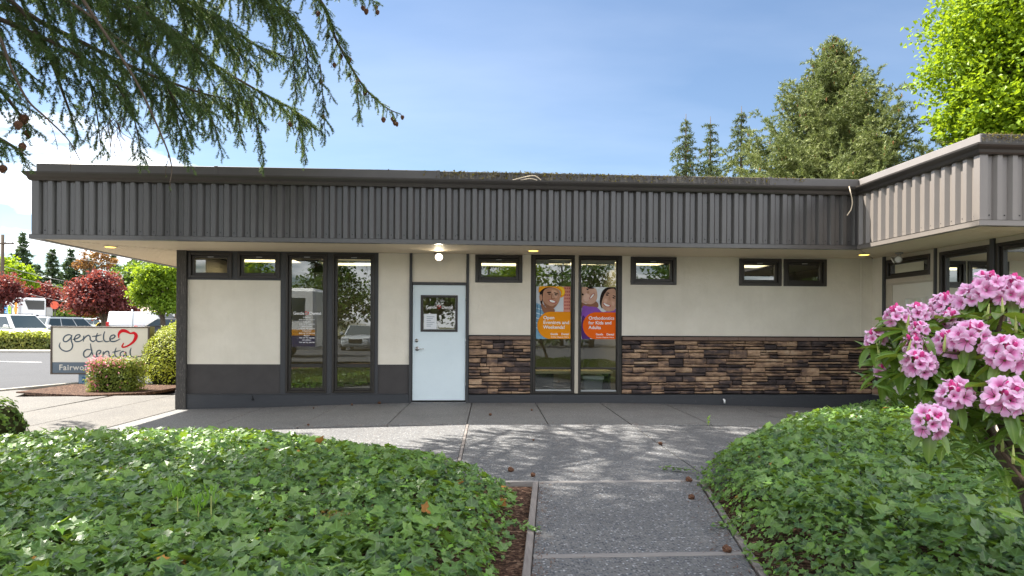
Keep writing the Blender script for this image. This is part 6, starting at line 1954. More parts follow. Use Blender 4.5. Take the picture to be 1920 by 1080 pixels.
def broadleaf(label, base, blobs, nleaf, size, mat, group, seed, trunk=0.12, cat="tree", hang=0.3, limbs=True, name="broadleaf_tree", clump=0.34, spl=1.0):
    """blobs: (x,y,z,rx,ry,rz) relative to the base; leaves gather in clumps through each blob, thinner in the middle"""
    r = np.random.default_rng(seed); base = np.array(base, float); t_ = thing(name, label, cat, tuple(base), group)
    vol = np.array([b[3] * b[4] * b[5] for b in blobs]); vol = vol ** 0.75; vol /= vol.sum(); pos = []; ctrs = []
    for b, f in zip(blobs, vol):
        n = int(nleaf * f); nc = max(6, int(n / 26)); d = r.normal(size=(nc, 3)); d /= np.linalg.norm(d, axis=1, keepdims=True); rr = r.uniform(0.35, 1.0, (nc, 1)) ** 0.55
        c = np.array(b[:3]) + d * rr * np.array(b[3:]) * (1 + 0.12 * r.normal(size=(nc, 1))); ctrs.append(c)
        cs = np.mean(b[3:]) * clump * r.uniform(0.5, 1.2, nc); i = r.integers(0, nc, n)
        off = np.clip(r.normal(size=(n, 3)), -1.7, 1.7) * cs[i][:, None] * np.array([1, 1, 0.55]); off[:, 2] -= 0.15 * np.abs(off[:, 0]) + 0.15 * np.abs(off[:, 1])
        pos.append(c[i] + off)
    pos = np.concatenate(pos) + base; n = len(pos)
    nrm = np.stack([r.normal(0, 0.7, n), r.normal(0, 0.7, n), r.normal(0.8, 0.5, n)], 1)
    V, F_ = scatter(LEAF2_V, LEAF2_F, pos, rotmats(nrm, r.uniform(0, 6.28, n)), size * r.uniform(0.6, 1.3, n)); fo = Foliage(); fo.add(V, F_); fo.build("crown", M[mat], t_)
    a = MB(); low = min(b[2] - b[5] for b in blobs); cen = np.mean([b[:3] for b in blobs], 0)
    fork = np.array([cen[0] * 0.25, cen[1] * 0.25, max(low * 0.9, 0.4)])
    a.tube(catmull([base + np.array([0, 0, -0.1]), base + fork * 0.5 + np.array([0.02, 0, 0]), base + fork], 4), [trunk * (1.15 - 0.04 * k) for k in range(9)], 9)
    a.build("trunk", M['bark'], t_, smooth=True)
    w_ = MB()
    for b in blobs:
        e = np.array(b[:3]) + np.array([0, 0, b[5] * 0.35]); m1 = fork * 0.45 + e * 0.55 + np.array([0, 0, 0.1 * b[5]]); P = catmull([base + fork - np.array([0, 0, 0.1]), base + m1, base + e], 4)
        w_.tube(P, [trunk * 0.55 * (1 - k / 9.5) + 0.008 for k in range(9)], 6)
        for k in range(5):
            s_ = P[ra.randrange(3, 8)]; d = np.array([ra.uniform(-1, 1) * b[3], ra.uniform(-1, 1) * b[4], ra.uniform(-0.3, 0.8) * b[5]]) * 0.7; w_.tube([s_, s_ + d * 0.5 + np.array([0, 0, 0.06]), s_ + d], [trunk * 0.2, trunk * 0.13, trunk * 0.05], 5)
    if limbs: w_.build("limbs", M['bark'], t_, smooth=True)["kind"] = "stuff"
    return t_


def gnd(px, d, z): p = at(px, 613, d); return np.array([p[0], p[1], z])


ZL = 0.12          # level of the car park across the drive
# behind the roof, right
b = gnd(1558, 24, -0.3)
conifer("large dense yellow-green spruce with cones rising behind the roof at right", b, 11.95, 5.1, None, 31, 'needle_sp', 1.5, 0.12, 0.030, 0.10, 0.50, 0.30, 8, cones=700, clip=3.0, shape=0.98, name="spruce_tree", nd=54, sl=0.55, jag=(0.5, 1.22))
_b = gnd(1571, 24.2, -0.3)
conifer("second pointed leader of the spruce group, just right of the tall one", _b, 11.5, 3.2, None, 32, 'needle_sp', 1.4, 0.12, 0.030, 0.35, 0.45, 0.34, 7, clip=4.5, shape=1.0, name="spruce_tree", nd=50, sl=0.55, jag=(0.5, 1.2))
b2 = gnd(1582, 24.3, -0.3)
a = MB()
for px, d, htop, rad, sd_, lab in ((1284, 34, 12.3, 3.8, 41, "slim dark conifer behind the roof, leftmost of three"), (1330, 36, 12.8, 3.3, 42, "narrowest slim conifer behind the roof, middle of three"), (1388, 34, 12.7, 4.0, 43, "slim conifer behind the roof next to the big spruce")):
    conifer(lab, gnd(px, d, -0.3), htop, rad, "slim conifers behind the roof", sd_, 'needle_slim', 1.1, 0.15, 0.044, 0.12, 0.06, 0.50, 6, clip=2.8, shape=0.95, cones=60, nd=36, sl=0.62, jag=(0.45, 1.25))
conifer("low broad conifer filling the gap between spruce and slim conifers", gnd(1448, 30, -0.3), 8.2, 2.4, None, 44, 'needle_sp', 0.9, 0.20, 0.042, 0.2, 0.2, 0.5, 5, cones=80, clip=3.0, sl=0.55, jag=(0.5, 1.25))
conifer("small conifer with brown cones between the spruce and the lime maple", gnd(1712, 24, -0.3), 8.3, 2.6, None, 45, 'needle_sp', 0.85, 0.20, 0.036, 0.3, 0.0, 0.6, 4, cones=160, clip=3.2, shape=0.6)
b = gnd(1905, 20, -0.3)
def PB(px, py, d, b): return at(px, py, d) - b
bl = []
for px, py, d, rr in ((1880, 40, 20, 1.9), (1830, 120, 20, 1.5), (1900, 150, 19.5, 1.8), (1825, 205, 20, 1.05), (1870, 225, 19.5, 1.5), (1960, 90, 20, 2.2), (1960, 230, 19, 1.8), (1900, -60, 20, 1.9), (1835, 40, 20.5, 0.9), (2060, 150, 20, 2.4), (2040, 0, 20, 2.2), (1812, 240, 20, 0.75), (1930, 290, 20, 1.6), (2050, 290, 20, 2.0)):
    q = PB(px, py, d, b); bl.append((q[0], q[1], q[2], rr, rr, rr * 0.8))
broadleaf("brilliant lime green maple rising over the wing at the right", b, bl, 72000, 0.15, 'leaf_lime', None, 51, 0.24, clump=0.17, name="maple_tree")

# far left: beyond the car park
conifer("tall grey-green conifer at far left beside the utility pole", gnd(42, 95, ZL), 14.2, 3.2, "dark conifers beyond the car park", 61, 'needle_far', 0.55, 0.55, 0.22, 0.12, 0.05, 0.75, 7)
for px, d, h_, rr, sd_, lab in ((97, 95, 12.2, 2.6, 62, "dark conifer behind the plum trees, left one of the close pair"), (132, 100, 12.6, 3.0, 63, "dark conifer behind the plum trees, right one of the close pair"), (70, 110, 11.0, 3.0, 64, "lower dark conifer between the tall one and the pair"),
                                (172, 96, 11.3, 3.0, 65, "dark conifer rising above the middle plum tree"), (212, 100, 12.0, 3.0, 66, "dark conifer with thin top right of the middle plum"), (250, 98, 11.4, 3.4, 67, "dark conifer behind the green maple by the eaves"),
                                (300, 96, 12.6, 3.6, 68, "dark conifer mostly hidden under the eaves by the corner post"), (-20, 90, 12.0, 3.2, 69, "dark conifer at the extreme left edge")):
    conifer(lab, gnd(px, d, ZL), h_, rr, "dark conifers beyond the car park", sd_, 'needle_far', 0.55, 0.55, 0.22, 0.10, 0.08, 0.75, 7)


def bush_tree(label, px, pbot, d, spec, n, size, mat, grp, sd_, trunk=0.12, clump=0.3, name="broadleaf_tree"):
    b = gnd(px, d, ZL); bl = []
    for x, y, rx, ry in spec:
        q = at(x, y, d + ra.uniform(-0.8, 0.8)) - b; bl.append((q[0], q[1], q[2], rx * d / FPX, rx * d / FPX, ry * d / FPX))
    return broadleaf(label, b, bl, n, size, mat, grp, sd_, trunk, clump=clump, name=name)


bush_tree("dark red plum tree in the middle of the car park", 196, 598, 52, [(180, 545, 42, 26), (195, 525, 30, 20), (215, 560, 34, 26), (160, 565, 34, 24), (190, 575, 40, 18), (235, 585, 20, 12)], 9500, 0.24, 'leaf_red', "plum trees round the car park", 71, 0.28, name="plum_tree")
bush_tree("reddish plum tree behind the white box truck", 78, 590, 88, [(70, 548, 28, 18), (95, 556, 18, 16), (45, 552, 22, 16), (80, 565, 26, 16)], 5000, 0.36, 'leaf_red', "plum trees round the car park", 72, 0.25, name="plum_tree")
bush_tree("red plum foliage at the left edge over the truck", -10, 590, 60, [(0, 535, 34, 22), (20, 550, 22, 18), (-30, 560, 34, 26)], 5200, 0.25, 'leaf_red', "plum trees round the car park", 73, 0.2, name="plum_tree")
bush_tree("lime green rounded tree at the left edge behind the plums", 20, 590, 78, [(10, 500, 26, 18), (35, 512, 24, 16), (50, 525, 16, 12), (-20, 505, 30, 22)], 5200, 0.36, 'leaf_lime', None, 74, 0.25)
bush_tree("bright green young maple with a grey stem beside the corner post", 308, 603, 38, [(285, 520, 30, 26), (305, 502, 26, 18), (320, 535, 28, 28), (280, 555, 30, 22), (310, 570, 28, 18), (268, 540, 18, 18)], 11000, 0.17, 'leaf_green', None, 75, 0.15, name="maple_tree")
bush_tree("pale green airy tree between the plum and the maple", 255, 590, 66, [(245, 520, 30, 24), (270, 505, 24, 22), (240, 545, 22, 20)], 4200, 0.30, 'leaf_mid', None, 76, 0.2)
bush_tree("rusty leaved thin tree above the middle plum", 165, 590, 80, [(165, 487, 18, 14), (185, 480, 16, 10), (150, 497, 14, 10), (200, 492, 16, 12)], 1500, 0.30, 'leaf_rust', None, 77, 0.2)
bush_tree("brown twiggy tree peeping out beside the corner post", 330, 590, 46, [(325, 510, 14, 22), (330, 540, 12, 20)], 1200, 0.18, 'leaf_rust', None, 78, 0.1)
bush_tree("dark bushy tree behind the box truck's right side", 118, 600, 92, [(118, 560, 16, 20), (128, 578, 18, 18), (108, 545, 12, 12)], 2600, 0.4, 'leaf_mid', None, 79, 0.2)


# ---------------------------------------------------------------- hedges and shrubs
def leaf_shell(label, name, base, sampler, n, size, mats, mi_fn, seed, core=None, cat="shrub", group=None, flat_=0.5):
    r = np.random.default_rng(seed); t_ = thing(name, label, cat, tuple(base), group)
    pos, nrm = sampler(r, n); nn = nrm + r.normal(0, flat_, nrm.shape)
    V, F_ = scatter(LEAF_V, LEAF_F, pos, rotmats(nn, r.uniform(0, 6.28, len(pos))), size * r.uniform(0.6, 1.3, len(pos)))
    mi = np.repeat(mi_fn(r, pos, nrm), len(LEAF_F)) if mi_fn else None
    me = np_mesh("leaves", V - np.array(base), F_, mats, mi=mi); o = bpy.data.objects.new("leaves", me); COL.objects.link(o); o.parent = t_
    if core is not None: core.build("twigs", M['core'], t_)
    return t_


def box_sampler(x0, x1, y0, y1, z0, z1, rough=0.04, ang=0.0, c=(0, 0)):
    def f(r, n):
        A = np.array([(x1 - x0) * (y1 - y0), (x1 - x0) * (z1 - z0), (x1 - x0) * (z1 - z0), (y1 - y0) * (z1 - z0), (y1 - y0) * (z1 - z0)]); q = r.choice(5, n, p=A / A.sum())
        u, v = r.random(n), r.random(n); X = x0 + (x1 - x0) * u; Y = y0 + (y1 - y0) * v; Z = np.full(n, z1); N_ = np.tile([0, 0, 1.0], (n, 1))
        for k, (ax, val, nn) in enumerate((('y', y0, (0, -1, 0.3)), ('y', y1, (0, 1, 0.3)), ('x', x0, (-1, 0, 0.3)), ('x', x1, (1, 0, 0.3)))):
            m = q == k + 1; Z[m] = z0 + (z1 - z0) * (v if ax == 'y' else u)[m]
            if ax == 'y': Y[m] = val
            else: X[m] = val
            N_[m] = nn
        off = r.normal(0, rough, n) - rough * 0.6 + 0.03 * wobble(X * 2, Y * 2 + Z * 3, 1.0, 1)
        P = np.stack([X, Y, Z], 1) + N_ * off[:, None]
        if ang:
            ca, sa = math.cos(ang), math.sin(ang); dx, dy = P[:, 0] - c[0], P[:, 1] - c[1]; P = np.stack([c[0] + dx * ca - dy * sa, c[1] + dx * sa + dy * ca, P[:, 2]], 1)
            N_ = np.stack([N_[:, 0] * ca - N_[:, 1] * sa, N_[:, 0] * sa + N_[:, 1] * ca, N_[:, 2]], 1)
        return P, N_
    return f


def dome_sampler(c, rx, ry, rz, bump=0.05):
    def f(r, n):
        d = r.normal(size=(n, 3)); d[:, 2] = np.abs(d[:, 2]) * 1.0 - 0.25; d /= np.linalg.norm(d, axis=1, keepdims=True)
        k = 1 + bump * wobble(d[:, 0] * 3, d[:, 1] * 3 + d[:, 2] * 2, 1.2, 3) + r.normal(0, 0.025, n)
        return np.array(c) + d * k[:, None] * np.array([rx, ry, rz]), d / np.array([rx, ry, rz])
    return f


# pink azalea hedge, clipped square, in front of the sign
p0, p1 = onG(163, 738), onG(268, 741)
zt = float(onY(210, 677, p0[1])[2]); xa_, xb_, ya_0 = float(p0[0]), float(onY(250, 700, p0[1])[0]), float(p0[1])
a = MB(); a.box(xa_ + 0.12, xb_ - 0.12, ya_0 + 0.12, ya_0 + 0.40, gz(xa_) - 0.05, zt - 0.1)
def az_mi(r, pos, nrm):
    top = np.clip((pos[:, 2] - (zt - 0.22)) / 0.2, 0, 1); lf = np.clip((xb_ - pos[:, 0]) / (xb_ - xa_), 0, 1)
    pr = 0.02 + 0.60 * top * (0.12 + 0.88 * lf ** 1.3) + 0.36 * (lf > 0.72) * (0.5 + 0.5 * np.sin(pos[:, 2] * 23 + pos[:, 0] * 11))
    return (r.random(len(pos)) < pr).astype(int)
leaf_shell("low square clipped azalea hedge with pink flowers in front of the sign", "azalea_hedge", (xa_, ya_0, gz(xa_)), box_sampler(xa_, xb_, ya_0, ya_0 + 0.52, gz(xa_) + 0.04, zt, 0.055), 5200, 0.055, [M['leaf_az'], M['petal_az']], az_mi, 81, a, "hedge")
# clipped boxwood dome by the corner post
q = onG(322, 722); cz = gz(q[0]); R1 = 1.18
a = MB(); a.lathe((q[0] + 0.0, q[1] + 1.0, cz - 0.05), [(0.8, 0), (1.0, 0.4), (0.93, 0.9), (0.6, 1.25), (0.05, 1.38)], 16)
leaf_shell("large yellow-green clipped boxwood dome beside the corner post", "boxwood", (q[0], q[1] + 1.0, cz), dome_sampler((q[0] + 0.05, q[1] + 1.0, cz + 0.34), 1.16, 1.16, 1.22), 12500, 0.052, M['leaf_box'], None, 82, a)
# dark shrub at the left edge of the ivy
q = onG(-8, 828)
a = MB(); a.lathe((q[0], q[1], gz(q[0]) - 0.05), [(0.25, 0), (0.32, 0.25), (0.2, 0.45), (0.02, 0.5)], 12)
leaf_shell("dark green leafy shrub at the left edge behind the ivy", "shrub", (q[0], q[1], gz(q[0])), dome_sampler((q[0] - 0.05, q[1], gz(q[0]) + 0.10), 0.36, 0.36, 0.42, 0.22), 1200, 0.06, M['leaf_mid'], None, 83, a)
# hedge along the far side of the drive
h0, h1 = gnd(-330, 30.0, ZL), gnd(120, 30.6, ZL); L_ = float(np.linalg.norm(h1 - h0)); an_ = math.atan2(h1[1] - h0[1], h1[0] - h0[0])
zt = float(at(50, 626, 30.3)[2]); c_ = ((h0[0] + h1[0]) / 2, (h0[1] + h1[1]) / 2)
a = MB(); a.obox((c_[0], c_[1] + 0.6, (ZL + zt) / 2 - 0.06), (L_ - 0.3, 0.9, zt - ZL - 0.25), Matrix.Rotation(an_, 3, 'Z'))
leaf_shell("long clipped hedge with bronze young tips along the drive", "hedge", (c_[0], c_[1], ZL), box_sampler(c_[0] - L_ / 2, c_[0] + L_ / 2, c_[1] - 0.05, c_[1] + 1.25, ZL + 0.02, zt, 0.07, an_, c_), 15000, 0.14,
           [M['leaf_hedge'], M['leaf_box']], lambda r, p, n_: ((p[:, 2] > zt - 0.14) & (r.random(len(p)) < 0.75)).astype(int), 84, a, "hedge")
# arborvitae row behind the cars
for k, (px, d, hh) in enumerate(((92, 82, 2.5), (102, 82, 2.6), (112, 81, 2.9), (122, 80, 3.1), (132, 80, 3.0), (142, 79, 3.2), (152, 79, 2.9), (162, 78, 3.0), (172, 78, 2.7))):
    q = gnd(px, d, ZL); a = MB(); a.lathe(tuple(q), [(0.2, 0), (0.26, hh * 0.4), (0.1, hh * 0.85)], 8)
    leaf_shell(("first", "second", "third", "fourth", "fifth", "sixth", "seventh", "eighth", "last")[k] + " arborvitae from the left in the row behind the parked cars", "arborvitae", tuple(q), dome_sampler((q[0], q[1], q[2] + hh * 0.35), 0.42, 0.42, hh * 0.65, 0.14), 380, 0.20, M['leaf_arb'], None, 90 + k, a, "shrub", "arborvitae row behind the parked cars", 0.35)
q = gnd(318, 33, ZL); a = MB(); a.lathe(tuple(q), [(0.4, 0), (0.5, 0.4), (0.1, 0.7)], 10)
leaf_shell("small dark round shrub under the young maple", "shrub", tuple(q), dome_sampler((q[0], q[1], q[2] + 0.25), 0.65, 0.65, 0.6, 0.1), 900, 0.09, M['leaf_mid'], None, 99, a)

# ================================================================ LEFT OF THE BUILDING
# bark bed with the sign and the clipped shrubs
o = sheet("bark_bed", [gp_(30, 737), gp_(146, 721.5), (-5.2, 16.3), (-5.2, 13.2), gp_(331, 729), gp_(272, 739), gp_(160, 744), gp_(95, 741)], M['mulch'], 0.03)
a = MB(); s0, s1 = gp_(-60, 740), gp_(150, 719.5)
a.prism([s0, s1, (s1[0] + 0.05, s1[1] + 0.35), (s0[0], s0[1] + 0.55)], lambda x, y: gz(x) - 0.2, lambda x, y: gz(x) + 0.045)
o = a.build("kerb", M['conc'], bevel=0.01); o["kind"] = "structure"
# the drive rises gently to the car park
a = MB(); xs_ = [(-140, 15.6), (-5.3, 15.6)]
V = [(-140, 15.8, -0.21), (-5.1, 15.8, -0.21), (-5.1, 29.3, 0.10), (-140, 29.3, 0.10), (-5.1, 160, 0.12), (-140, 160, 0.12)]
o = place("car_park", np_mesh("car_park", np.array(V), np.array([(0, 1, 2, 3), (3, 2, 4, 5)]), M['asphalt'])); o["kind"] = "structure"
k0, k1 = gnd(-330, 29.2, 0), gnd(128, 29.6, 0)
a = MB(); a.prism([(k0[0], k0[1]), (k1[0], k1[1]), (k1[0] + 0.3, k1[1] + 2.2), (k0[0], k0[1] + 2.2)], -0.1, 0.215); o = a.build("kerb_island", M['conc'], bevel=0.03); o["kind"] = "structure"
zr = lambda y: -0.21 + 0.31 * (y - 15.8) / 13.5
for (x0_, y0_), (x1_, y1_) in (((-22.5, 26.6), (-15.0, 25.0)), ((-24, 22.8), (-17.5, 21.2))):
    a = MB(); w_ = 0.055
    a.add([(x0_, y0_ - w_, zr(y0_ - w_) + 0.006), (x1_, y1_ - w_, zr(y1_ - w_) + 0.006), (x1_, y1_ + w_, zr(y1_ + w_) + 0.006), (x0_, y0_ + w_, zr(y0_ + w_) + 0.006)], [(0, 1, 2, 3)])
    o = a.build("parking_line", M['line'], fix=False); o["kind"] = "structure"
o = place("grass_island", np_mesh("grass_island", np.array([(p[0], p[1], 0.17) for p in (gnd(130, 50, 0), gnd(262, 48, 0), gnd(262, 58, 0), gnd(120, 62, 0))]), np.array([(0, 1, 2, 3)]), plain("lawn", (0.20, 0.26, 0.03), 0.95, 0.1, var=0.3))); o["kind"] = "structure"
# behind the camera
o = place("car_park", np_mesh("car_park", np.array([(-60, -2.9, -0.06), (-60, -60, -0.06), (60, -60, -0.06), (60, -2.9, -0.06)]), np.array([(0, 1, 2, 3)]), M['asphalt'])); o["kind"] = "structure"

# ---------------------------------------------------------------- the practice's sign
SY = float(onG(150, 720)[1])
S8 = lambda X, Y: onY(X / 3.272, 430 + Y / 3.272, SY)
tl, brq = S8(312, 594), S8(918, 889)
sx0, sx1, sz0, sz1 = float(tl[0]), float(brq[0]), float(brq[2]), float(tl[2])
sign = thing("sign", "cream monument sign lettered gentle dental with a red tooth heart", "sign", ((sx0 + sx1) / 2, SY, gz(-9)))
M['sign_face'] = plain("cream_sign_face", (0.70, 0.67, 0.58), 0.5, 0.3, var=0.05)
M['sign_frame'] = plain("brown_sign_frame", (0.085, 0.066, 0.052), 0.5, 0.4)
M['sign_band'] = plain("slate_sign_band", (0.115, 0.150, 0.185), 0.5, 0.3, var=0.06)
M['sign_ink'] = flat("slate_lettering", (0.075, 0.105, 0.135))
M['cream_ink'] = flat("cream_lettering", (0.62, 0.60, 0.54))
M['tan_side'] = plain("tan_cabinet_side", (0.20, 0.155, 0.075), 0.5, 0.4)
a = MB(); a.box(sx0 + 0.006, sx1, SY + 0.004, SY + 0.27, sz0, sz1); a.build("cabinet", M['tan_side'], sign)
a = MB(); t = 0.045
a.box(sx0, sx0 + t, SY - 0.022, SY + 0.0035, sz0 - 0.004, sz1 + 0.004); a.box(sx1 - t, sx1 + 0.004, SY - 0.022, SY + 0.0035, sz0 - 0.004, sz1 + 0.004)
a.box(sx0 + t, sx1 - t, SY - 0.022, SY + 0.0035, sz1 - t * 0.7, sz1 + 0.004); a.box(sx0 + t, sx1 - t, SY - 0.022, SY + 0.0035, sz0 - 0.004, sz0 + t * 0.7)
a.build("frame", M['sign_frame'], sign, bevel=0.004)
zb_ = float(S8(400, 815)[2])
a = MB(); a.box(sx0 + t, sx1 - t, SY - 0.006, SY + 0.003, zb_, sz1 - t * 0.7); a.build("face", M['sign_face'], sign)
a = MB(); a.box(sx0 + t, sx1 - t, SY - 0.006, SY + 0.003, sz0 + t * 0.7, zb_ - 0.001); a.build("name_band", M['sign_band'], sign)
RIB[0] = 0
def strokes(name, items, mat, wk=1.0):
    mb = MB()
    for pts, wid in items:
        P = [S8(*p) for p in pts]; sc = (sx1 - sx0) / 606.0
        ribbon(mb, [(p[0], p[2]) for p in P], [w * sc * wk for w in wid], SY - 0.0085)
    return mb.build(name, mat, sign, fix=False)
def cw(n, w=7.0, a0=0.6, a1=0.5): return [w * (a0 if i == 0 else a1 if i == n - 1 else 1.0) for i in range(n)]
W1 = [[(441, 652), (424, 646), (402, 654), (390, 672), (393, 686), (410, 688), (430, 672), (442, 650)], [(443, 648), (438, 680), (447, 712), (436, 738), (408, 748), (380, 738), (365, 716), (371, 694)],
      [(447, 676), (472, 670), (492, 656), (486, 646), (468, 652), (458, 672), (466, 688), (492, 686), (514, 670)], [(516, 652), (513, 672), (512, 689)], [(513, 678), (526, 660), (544, 650), (553, 660), (556, 678), (572, 688), (592, 676)],
      [(600, 636), (592, 656), (592, 678), (606, 689), (634, 684)], [(566, 657), (594, 654), (624, 646)], [(644, 626), (637, 650), (638, 676), (652, 689), (678, 684)],
      [(672, 675), (692, 670), (707, 657), (700, 648), (684, 653), (675, 670), (682, 686), (706, 687), (738, 672)]]
W2 = [[(556, 738), (536, 737), (518, 750), (514, 770), (524, 784), (546, 778), (562, 756), (566, 738)], [(556, 700), (560, 730), (568, 762), (582, 783), (596, 780)],
      [(590, 768), (608, 764), (620, 750), (612, 742), (598, 748), (592, 766), (602, 782), (626, 780)], [(636, 748), (633, 766), (632, 784)], [(633, 772), (646, 754), (662, 747), (669, 758), (672, 776), (688, 782), (702, 774)],
      [(714, 726), (706, 752), (708, 774), (722, 784), (742, 778)], [(690, 754), (712, 750), (742, 742)], [(772, 754), (754, 749), (740, 760), (740, 776), (754, 781), (768, 766), (774, 752)], [(775, 752), (774, 770), (784, 783), (798, 776)],
      [(806, 726), (799, 752), (804, 776), (824, 785), (850, 782), (874, 774)]]
strokes("lettering_gentle", [(p, cw(len(p), 8.0)) for p in W1], M['sign_ink'])
strokes("lettering_dental", [(p, cw(len(p), 7.6)) for p in W2], M['sign_ink'])
strokes("tooth_heart_mark", [([(p[0], p[1]) for p in HEART], [p[2] * 1.1 for p in HEART])], M['red_print'])
q = S8(362, 863)
hgt = float(S8(362, 828)[2] - S8(362, 863)[2])
text("lettering_name", "Fairwood", (float(q[0]), SY - 0.0085, float(q[2])), hgt * 1.38, M['cream_ink'], sign, 'LEFT', 0.016, spacing=1.12)
# the slab serifs of that lettering, for the letters the shrub leaves free
pe0, pe1 = S8(478, 893), S8(760, 950)
a = MB(); a.box(float(pe0[0]), float(pe1[0]), SY + 0.03, SY + 0.2, gz(-9) - 0.1, sz0 - 0.004); a.build("pedestal", plain("blue_pedestal", (0.20, 0.30, 0.40), 0.5, 0.3), sign)
q = S8(497, 938); text("lettering_number", "2", (float(q[0]), SY + 0.0285, float(q[2])), hgt * 1.35, flat("blue_number", (0.03, 0.14, 0.26)), sign, 'LEFT', 0.02)

# ---------------------------------------------------------------- vehicles
def car(label, kind, pos, head, paint_, group="cars in the car park", parts=True, name="parked_car"):
    """head: direction of the front as an angle from +x. Built facing +x, then turned"""
    L, Wd, zb, zs, zr, xr0, xr1, xf1, xf0, hood, tail = dict(
        suv=(4.6, 1.86, 0.24, 1.02, 1.68, -2.18, -1.80, 0.42, 1.12, 0.98, 0.98), sedan=(4.6, 1.8, 0.2, 0.92, 1.45, -1.75, -1.0, 0.35, 1.20, 0.86, 0.95),
        hatch=(4.1, 1.76, 0.2, 0.94, 1.50, -1.95, -1.55, 0.35, 1.10, 0.88, 0.94), van=(5.6, 2.0, 0.26, 1.12, 2.05, -2.75, -2.62, 1.15, 2.05, 1.10, 1.12))[kind]
    t_ = thing(name, label, "van" if kind == 'van' else "car", tuple(pos), group); t_.rotation_euler = (0, 0, head)
    p0 = np.array(pos)
    h = Wd / 2
    # lower body: loft of rounded sections
    st = [(-L / 2, 0.36, 0.62, h * 0.80), (-L / 2 + 0.06, zb + 0.05, tail - 0.12, h * 0.93), (-L / 2 + 0.35, zb, tail, h), (-0.9, zb, zs + 0.02, h), (0.6, zb, zs, h), (xf0, zb, hood + 0.02, h), (L / 2 - 0.45, zb, hood - 0.10, h * 0.98), (L / 2 - 0.10, zb + 0.03, hood - 0.24, h * 0.90), (L / 2, 0.36, 0.60, h * 0.78)]
    mb = MB(); ns = 9
    for x, z0, z1, w in st:
        for yy, zz_ in ((0, z0), (0.86, z0), (1.0, z0 + 0.16), (1.0, z0 + (z1 - z0) * 0.62), (0.955, z1 - 0.05), (0.80, z1), (0, z1 + 0.015)): mb.v.append((x + p0[0], yy * w + p0[1], zz_ + p0[2]))
        for yy, zz_ in ((-0.80, z1), (-0.955, z1 - 0.05), (-1.0, z0 + (z1 - z0) * 0.62), (-1.0, z0 + 0.16), (-0.86, z0)): mb.v.append((x + p0[0], yy * w + p0[1], zz_ + p0[2]))
    n = 12
    for i in range(len(st) - 1):
        for k in range(n): mb.f.append((i * n + k, i * n + (k + 1) % n, (i + 1) * n + (k + 1) % n, (i + 1) * n + k)); mb.m.append(0)
    mb.f.append(tuple(range(n))); mb.m.append(0); mb.f.append(tuple(range((len(st) - 1) * n, len(st) * n))); mb.m.append(0)
    O = np.array(pos)
    bo = mb.build("body", M[paint_], t_, smooth=True, org=O); e_ = bo.modifiers.new("b", 'BEVEL'); e_.width = 0.03; e_.segments = 2
    wr = h * 0.74; wb = h * 0.95
    def gh(x0, x1, x2, x3, za, zb2, wa, wb2): return [(x0, -wa, za), (x3, -wa, za), (x3, wa, za), (x0, wa, za), (x1, -wb2, zb2), (x2, -wb2, zb2), (x2, wb2, zb2), (x1, wb2, zb2)]
    mb = MB(); mb.add([np.array(v) + O for v in gh(xr0, xr1, xf1, xf0, zs - 0.02, zr, wb, wr)], [(0, 3, 2, 1), (4, 5, 6, 7), (0, 1, 5, 4), (1, 2, 6, 5), (2, 3, 7, 6), (3, 0, 4, 7)])
    mb.build("cabin", M[paint_], t_, org=O, bevel=0.07, seg=3)
    def quad(a_, b_, c_, d_, ins, nrm):
        P = [np.array(p, float) for p in (a_, b_, c_, d_)]; c0 = sum(P) / 4
        Q = [c0 + (p - c0) * (1 - ins) + np.array(nrm) * 0.022 for p in P]
        m_ = MB(); m_.add([q + O for q in Q] + [q + O - np.array(nrm) * 0.02 for q in Q], [(0, 1, 2, 3), (7, 6, 5, 4), (0, 4, 5, 1), (1, 5, 6, 2), (2, 6, 7, 3), (3, 7, 4, 0)]); return m_
    g = gh(xr0, xr1, xf1, xf0, zs - 0.02, zr, wb, wr)
    quad(g[1], g[2], g[6], g[5], 0.13, (0.55, 0, 0.8)).build("windscreen", M['car_glass'], t_, org=O)
    if kind != 'van': quad(g[3], g[0], g[4], g[7], 0.16, (-0.75, 0, 0.6)).build("rear_window", M['car_glass'], t_, org=O)
    def lerp(a_, b_, f): return tuple(np.array(a_) * (1 - f) + np.array(b_) * f)
    cuts = ((0.05, 0.30), (0.33, 0.62), (0.65, 0.95)) if kind != 'van' else ((0.72, 0.95),)
    for s_ in (-1, 1):
        A_, B_, C_, D_ = (g[0], g[1], g[5], g[4]) if s_ < 0 else (g[3], g[2], g[6], g[7])
        for f0, f1 in cuts:
            b0, b1, t0, t1 = lerp(A_, B_, f0), lerp(A_, B_, f1), lerp(D_, C_, f0), lerp(D_, C_, f1)
            pts = [lerp(b0, t0, 0.12), lerp(b1, t1, 0.12), lerp(b1, t1, 0.86), lerp(b0, t0, 0.86)]
            quad(*pts, 0.0, (0, s_ * 0.95, 0.3)).build("side_window", M['car_glass'], t_, org=O)
        m_ = MB(); m_.box(O[0] + xf0 - 0.36, O[0] + xf0 - 0.20, O[1] + s_ * (h + 0.10) - 0.09, O[1] + s_ * (h + 0.10) + 0.09, O[2] + zs + 0.02, O[2] + zs + 0.17); m_.build("mirror", M[paint_], t_, org=O, bevel=0.04, seg=2)
        m_ = MB(); m_.box(O[0] + L / 2 - 0.34, O[0] + L / 2 - 0.055, O[1] + s_ * h * 0.66 - 0.2, O[1] + s_ * h * 0.66 + 0.2, O[2] + 0.64, O[2] + 0.79); m_.build("headlight", M['clear_l'], t_, org=O, bevel=0.03, seg=2)
        z_t = (0.74, 0.96) if kind != 'van' else (0.85, 1.35)
